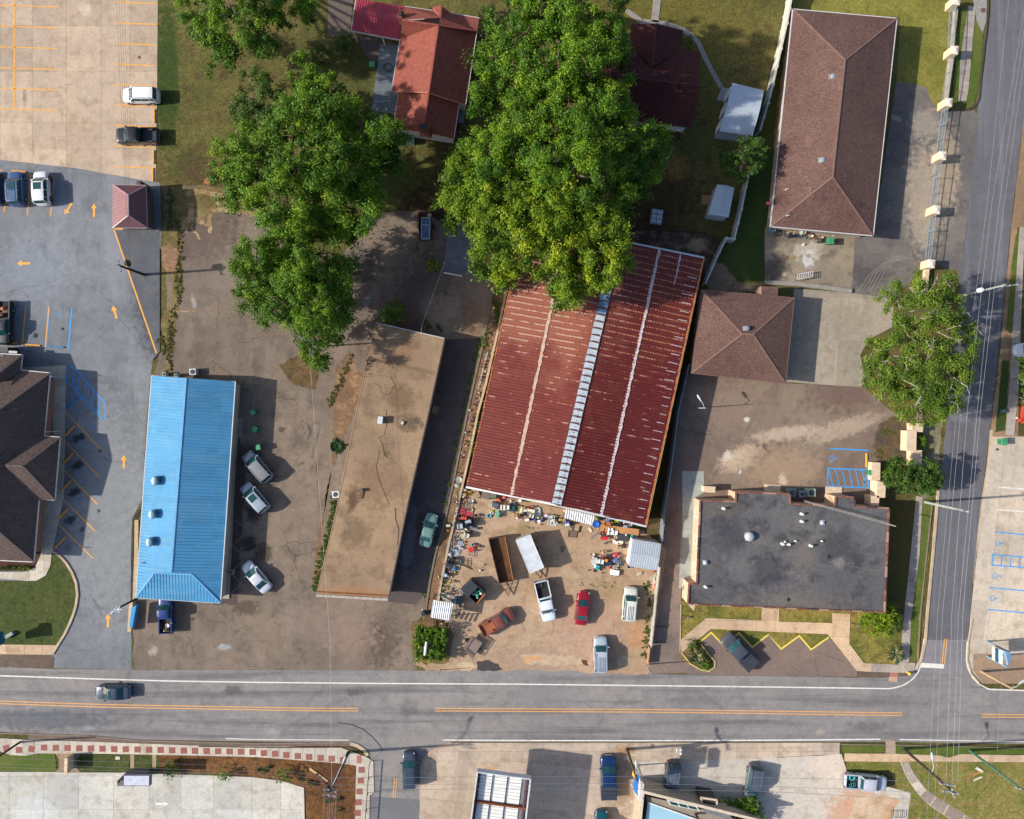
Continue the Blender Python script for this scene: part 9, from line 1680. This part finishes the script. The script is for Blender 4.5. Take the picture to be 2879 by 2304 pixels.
(z2, 'cart', 1460, 725, .5, 1.5, '2c9c9c', 'turquoise cart above the pale shed'), (z2, 'bag', 1530, 735, .5, 0, 'a8b8c8', 'silver heap above the pale shed'), (z2, 'jug', 1605, 670, .3, 0, 'd8dce0', 'white bottle at the bench right end'), (z2, 'bag', 1630, 750, .35, 0, 'b85c3c', 'rust red rag above the pale shed'), (z2, 'bucket', 1405, 1305, .5, 0, '26265c', 'navy bucket at the corner of the pale shed', 'c8ccd8'),
(z2, 'chair', 932, 1035, .62, 0, 'e8c8a4', 'peach chair at the top of the goods island'), (z2, 'chair', 925, 1120, .55, .6, 'e46c7c', 'pink chair at the left of the goods island'), (z2, 'bag', 1140, 1100, .62, 0, 'e05878', 'hot pink beanbag at the top of the goods island'), (z2, 'bag', 1190, 1070, .45, 0, 'b02440', 'crimson cushion behind the hot pink beanbag'), (z2, 'chair', 1215, 1120, .5, .3, 'f0a080', 'salmon chair right of the hot pink beanbag'),
(z2, 'jug', 750, 1085, .36, 0, 'd8dcde', 'white bottle standing left of the goods island'), (z2, 'jug', 742, 1135, .34, 0, 'b8c4d0', 'grey bottle under the white bottle'), (z2, 'cabinet', 765, 1210, .75, .4, 'c4c8c0', 'pale grey cabinet at the left of the goods island'), (z2, 'washer', 880, 1215, .6, -.2, 'dce4e4', 'white fridge lying in the goods island'), (z2, 'bowl', 745, 1290, .5, 0, 'e8eaec', 'white basin lower left of the goods island'), (z2, 'cart', 815, 1330, .5, 1.2, '1c9ca8', 'turquoise pushchair lower left of the goods island', '202428'), (z2, 'tyre', 760, 1385, .35, 0, '404040', 'small tyre under the turquoise pushchair'),
(z2, 'drum', 975, 1190, .5, 0, '3c2c24', 'dark drum with orange rim in the goods island', 'e0903c'), (z2, 'table', 960, 1250, 1.0, -.1, '28303c', 'dark table in the goods island'), (z2, 'bag', 1030, 1170, .35, 0, 'e07c50', 'orange ball like bag in the goods island'), (z2, 'pipe', 1065, 1230, 1.1, 1.2, 'f0f0ee', 'white pole lying across the goods island'), (z2, 'bag', 1030, 1330, .35, 0, 'e05848', 'red bag at the front of the goods island'), (z2, 'box', 1135, 1200, .55, 0, '98a8c4', 'blue grey crate in the goods island'), (z2, 'box', 1210, 1230, .5, .3, '7c8ca0', 'slate crate at the right of the goods island'), (z2, 'frame', 1140, 1310, .6, .8, 'e4e4d8', 'white square frame in the goods island'), (z2, 'jug', 1205, 1290, .28, 0, 'e8e070', 'lemon bottle in the goods island'), (z2, 'box', 1170, 1160, .5, 0, '5c74a0', 'denim blue crate in the goods island'), (z2, 'bag', 1100, 1270, .4, 0, '6c5878', 'mauve clothes in the goods island'), (z2, 'bag', 1180, 1340, .35, 0, 'c8a898', 'beige clothes in the goods island'), (z2, 'tray', 1000, 1290, .6, 0, 'c89c90', 'pink tray in the goods island'), (z2, 'cooler', 1140, 1420, 1.0, -.15, 'f2f2f4', 'long white chest freezer below the goods island'), (z2, 'bag', 1160, 1475, .4, 0, '7c94bc', 'blue cloth poking from the white chest freezer'), (z2, 'frame', 1045, 1090, .6, .3, '4c4044', 'dark twisted frame at the top of the goods island'),
(z2, 'bag', 1880, 1400, .4, 0, 'a0583c', 'rusty heap at the lower right corner of the pale shed'), (z2, 'frame', 1870, 1505, .7, .4, 'c8c8b8', 'pale wire frame by the yard fence'), (z2, 'bag', 1895, 1690, .55, 0, 'f09078', 'salmon umbrella like cover at the yard fence'), (z2, 'bag', 1915, 1600, .4, 0, 'e0a088', 'peach cover above the salmon one at the yard fence'), (z2, 'pipe', 1890, 1550, 1.3, 1.45, 'e8e8e4', 'white pole along the yard fence'), (z2, 'sheet', 1600, 1440, .7, .3, 'b8b4a0', 'wire netting heap below the pale shed'),
(z3, 'drum', 355, 125, .5, 0, '40586c', 'shiny dark blue drum near the kerb above the boards', 'a8c0d8'), (z3, 'bowl', 452, 150, .3, 0, 'a8a898', 'small grey ring above the boards'), (z3, 'pipe', 400, 200, 1.4, .9, '6c6454', 'grey rods leaning above the boards'), (z3, 'plank', 360, 330, 1.8, .85, 'b0a080', 'weathered tan boards stacked beside the skip', 'd8b070'), (z3, 'chair', 445, 255, .5, .8, 'd8ac60', 'straw coloured chair at the end of the tan boards'),
(z3, 'plank', 400, 510, 2.2, -.3, 'b0aca4', 'long grey boards above the lean-to, upper pair'), (z3, 'plank', 340, 570, 2.0, -.5, '949494', 'long grey boards above the lean-to, lower pair'), (z3, 'frame', 610, 470, .85, .8, 'd0d8e0', 'white metal frame left of the skip'), (z3, 'frame', 545, 440, .7, .6, '584c40', 'rusty frame behind the white metal frame'), (z3, 'cabinet', 590, 610, .95, -.1, '46566a', 'slate blue cabinet right of the lean-to'), (z3, 'plank', 710, 590, .7, -.3, 'b09474', 'tan beam end beside the slate blue cabinet'), (z3, 'frame', 545, 700, 1.0, 1.4, '5c8c94', 'teal wire trolley right of the lean-to'), (z3, 'frame', 530, 850, 1.0, 1.5, '2c5c60', 'dark teal rack at the lower right of the lean-to'), (z3, 'bag', 285, 1045, .3, 0, 'e8d868', 'pale yellow bag between the rafters'), (z3, 'bucket', 435, 1088, .22, 0, 'a8a078', 'khaki bucket at the hedge top edge'),
]
for e in LIST:
 f, kind, x, y, s, rot, c, label = e[:8]; c2 = e[8] if len(e) > 8 else None; u, v = f(x, y); z = .0
 if 'on the long bench' in label or 'on the bench' in label: z = .76
 if 'standing on the large black tub' in label: z = .88
 if 'over the second black tub' in label: z = .86
 if 'on the dark grey cabinet' in label: z = .72
 item(kind, u, v, s, rot, c, label, z, c2)
# goods in truck beds
for (u, v, s, lab) in ((1518, 1644, .85, 'upper tyre in the bed of the white pickup'), (1529, 1643, .0, '')):
 if s: item('tyre', 1519, 1646, .75, 0, '3c3c40', 'left hand tyre in the bed of the white pickup', .8); item('tyre', 1530, 1642, .7, 0, '34343a', 'right hand tyre in the bed of the white pickup', .8)
item('bowl', 470, 1760, .5, 0, 'e8e8ea', 'white round lid in the bed of the bright blue pickup', .8, 'c8c0c0'); item('bag', 461, 1776, .25, .6, 'e0e4e8', 'white scrap in the bed of the bright blue pickup', .8); item('jug', 479, 1754, .2, 0, 'f0f0f0', 'small white jug on the bed edge of the bright blue pickup', 1.1); item('box', 467, 1771, .5, 0, '5c4c34', 'brown box in the bed of the bright blue pickup', .75)
item('bag', 6, 868, .7, 0, '9c5c44', 'rust coloured scrap heap in the old black pickup bed', .8); item('plank', 14, 878, 1.0, .9, 'b08468', 'tan boards in the old black pickup bed', .8); item('box', 0, 885, .5, .3, '6c4c3c', 'brown crate in the old black pickup bed', .8)
t = item('tyre', 2397, 2188, .8, 0, '1c4c50', 'coiled blue green hose in the bed of the silver pickup', .8, '2aa0a8'); item('frame', 2397, 2208, .7, .3, '3c9ca0', 'teal wire frame in the bed of the silver pickup', .8)
# clutter behind the long brown building and along the soil strip
z4 = lambda x, y: (2159 + x / 8.625, 620 + y / 8.625); z5 = lambda x, y: (1180 + x / 2.877, 820 + y / 2.877)
for f, kind, x, y, s, rot, c, label in ((z4, 'bowl', 480, 335, .6, 0, 'a8a494', 'grey dish among the clutter behind the long brown building'), (z4, 'plank', 585, 245, 1.0, -.25, 'e0b83c', 'yellow boards behind the long brown building'), (z4, 'plank', 390, 320, 1.0, 1.5, '9c8c84', 'upright grey boards left of the grey dish'), (z4, 'frame', 280, 300, 1.2, .1, '3c3838', 'dark rack next to the corner air conditioner'), (z4, 'bag', 645, 330, .35, 0, 'd4ccd8', 'white bag right of the grey dish'),
 (z4, 'washer', 880, 285, .5, 0, 'a8b09c', 'pale green bin box against the long brown building'), (z4, 'bag', 1040, 330, .6, 0, 'b8946c', 'tan heap behind the long brown building'), (z4, 'bag', 1100, 370, .4, 0, 'e4dcc8', 'cream bag on the tan heap'), (z4, 'plank', 1130, 410, .7, -.8, '7c4c2c', 'brown boards at the tan heap'), (z4, 'mower', 1290, 480, .7, 0, '54504e', 'dark garden machine beside the green bin'), (z4, 'plank', 1600, 360, .9, 1.2, 'c4b8ac', 'light poles leaning above the green bin'), (z4, 'drum', 560, 350, .45, 0, '282630', 'black drum behind the long brown building'), (z4, 'bag', 880, 580, .32, 0, 'f0ece0', 'white cloth on the stained rear concrete'),
 (z5, 'pipe', 515, 640, 4.6, 1.33, 'c8c4bc', 'long white pipe lying on the soil strip'), (z5, 'bowl', 466, 865, .75, 0, '8c6c5c', 'white rimmed hole ring on the soil strip'), (z5, 'bowl', 318, 1525, .8, 0, 'b8b4ac', 'grey dish at the lower end of the soil strip'), (z5, 'bag', 425, 1030, .7, 0, '6c5c58', 'grey heap on the soil strip'), (z5, 'bag', 600, 130, .3, 0, 'd8d4c0', 'white scrap among the weeds at the top of the soil strip'), (z5, 'bag', 405, 960, .3, 0, 'c8ccc8', 'white scrap above the grey heap on the soil strip'), (z5, 'pipe', 505, 885, .5, -.4, 'c8c8c0', 'short pale pipe end at the warehouse wall'), (z5, 'jug', 583, 492, .22, 0, 'e4d890', 'yellowish bottle at the warehouse wall'),
 (z5, 'tray', 125, 957, .9, 1.3, '8c7c64', 'tan wooden tray lying in the alley'), (z1, 'cooler', 135, 800, .5, 0, 'c4bca4', 'pale box on the soil strip beside the black tubs'), (z1, 'bag', 130, 890, .5, 0, 'c47c4c', 'orange clay heap on the soil strip'), (z1, 'jug', 302, 355, .3, 0, 'd8d4cc', 'white jug on the retaining kerb'), (z1, 'bag', 320, 40, .8, 0, 'a49c8c', 'grey rubble heap on the soil strip')):
 u, v = f(x, y); item(kind, u, v, s, rot, c, label, 0)
item('pipe', 1194, 1858, 1.3, -.5, 'e0b020', 'yellow pipe on the ground at the lower left of the hedge'); item('drum', 1190, 1727, .55, 0, '30343c', 'black drum at the left of the lean-to'); item('jug', 1188, 1716, .25, 0, 'd4d8d8', 'white jug on the black drum by the lean-to', .85)
item('frame', 2525, 2290, 1.6, .0, '5c5048', 'dark square wire frame on the lower right lawn'); item('plank', 2754, 2166, .9, -.6, 'e8e4d8', 'white and orange marker board on the lower right lawn'); item('pipe', 2750, 2191, 1.2, .45, 'e4e0cc', 'white pipe on the lower right lawn'); item('pipe', 2748, 2176, 1.3, .5, 'c88c50', 'orange stick on the lower right lawn')
item('plank', 895, 2180, 2.6, -.62, 'c8a878', 'bundle of split timber beside the corner power pole'); item('plank', 905, 2196, 2.2, -.9, '5c3c38', 'dark broken timber beside the corner power pole')
def litter(label, zones, n, seed):
 rnd = random.Random(seed); ms = [hexa(c) for c in ('c8c4bc', '3a3634', '8c6c50', '5c6a78', 'b04838', '2c3c50', 'd8c8a0', '707468', '3c6c84')]; b = MB()
 for f, x0, y0, x1, y1, w in zones:
  for _ in range(n):
   k = rnd.random(); u, v = f(x0 + (x1 - x0) * k + rnd.gauss(0, w), y0 + (y1 - y0) * k + rnd.gauss(0, w)); p = W(u, v); b.mi = rnd.randrange(len(ms)); r_ = rnd.random()
   if r_ < .6: b.box(p.x, p.y, .01, rnd.uniform(.06, .34), rnd.uniform(.05, .2), rnd.uniform(.04, .35), rnd.uniform(0, 3), rnd.uniform(.6, 1))
   elif r_ < .8: b.lathe(p.x, p.y, [(rnd.uniform(.05, .14), .01), (rnd.uniform(.05, .14), rnd.uniform(.1, .35))], 8)
   else: a = rnd.uniform(0, 3); L_ = rnd.uniform(.2, .7); b.bar((p.x, p.y, .12), (p.x + L_ * math.cos(a), p.y + L_ * math.sin(a), .2), .04, .04)
 o = b.build('litter', ms, None, 'stuff'); o['label'] = label; o['category'] = 'litter'
litter('small loose scrap strewn between the yard goods along the kerb', [(z1, 420, 120, 300, 700, 60), (z1, 450, 700, 330, 1250, 60), (z1, 250, 1200, 130, 1700, 50)], 55, 1)
litter('small loose scrap strewn along the front of the warehouse', [(z1, 950, 430, 2100, 690, 45), (z2, 0, 420, 280, 500, 30), (z2, 900, 650, 1380, 900, 60)], 60, 2)
litter('small loose scrap in the island of goods', [(z2, 740, 1180, 1210, 1240, 70)], 90, 3)
litter('small loose scrap behind the long brown building', [(z4, 250, 310, 1350, 420, 30)], 40, 4)
litter('small loose scrap around the skip and lean-to', [(z3, 300, 200, 600, 700, 80)], 50, 5)
litter('small debris scattered down the soil strip', [(z5, 600, 150, 470, 860, 12), (z5, 460, 860, 290, 1600, 14)], 50, 6)
t = thing('mini_digger', 'bright orange machine cut off by the right edge', 'machine', *W(2876, 1178)[:2])
for i, (x, y, sx, sy, r_) in enumerate(((2874, 1182, .6, .5, 0), (2880, 1160, .3, 2.2, -.15), (2886, 1185, .8, .6, 0))): p = W(x, y, .6); b = MB(); b.box(p.x, p.y, .1, sx, sy, .6, r_, .8); b.build(('bucket', 'arm', 'body')[i], FM(176, 62, 40, .7), t)
p = W(2870, 1180, .5); b = MB(); b.lathe(p.x - .35, p.y + .2, [(.12, .2), (.16, .3), (.1, .45)], 10); b.build('lamp', FM(206, 196, 170, .5), t)
b = MB(); b.tube([W(2848, 1065, 2.2), W(2900, 1058, 2.2)], .05, 6); p = W(2848, 1065, 2.2); b.tube([(p.x + 1, p.y, 0), (p.x + 1, p.y, 2.2)], .05); tag(b.build('gate_pole', FM(120, 112, 100, .7)), 'thin horizontal pole over the east footpath', 'pole')
print('objects', len(bpy.data.objects), 'tris', sum(len(o.data.loops) - 2 * len(o.data.polygons) for o in bpy.data.objects if o.type == 'MESH'))
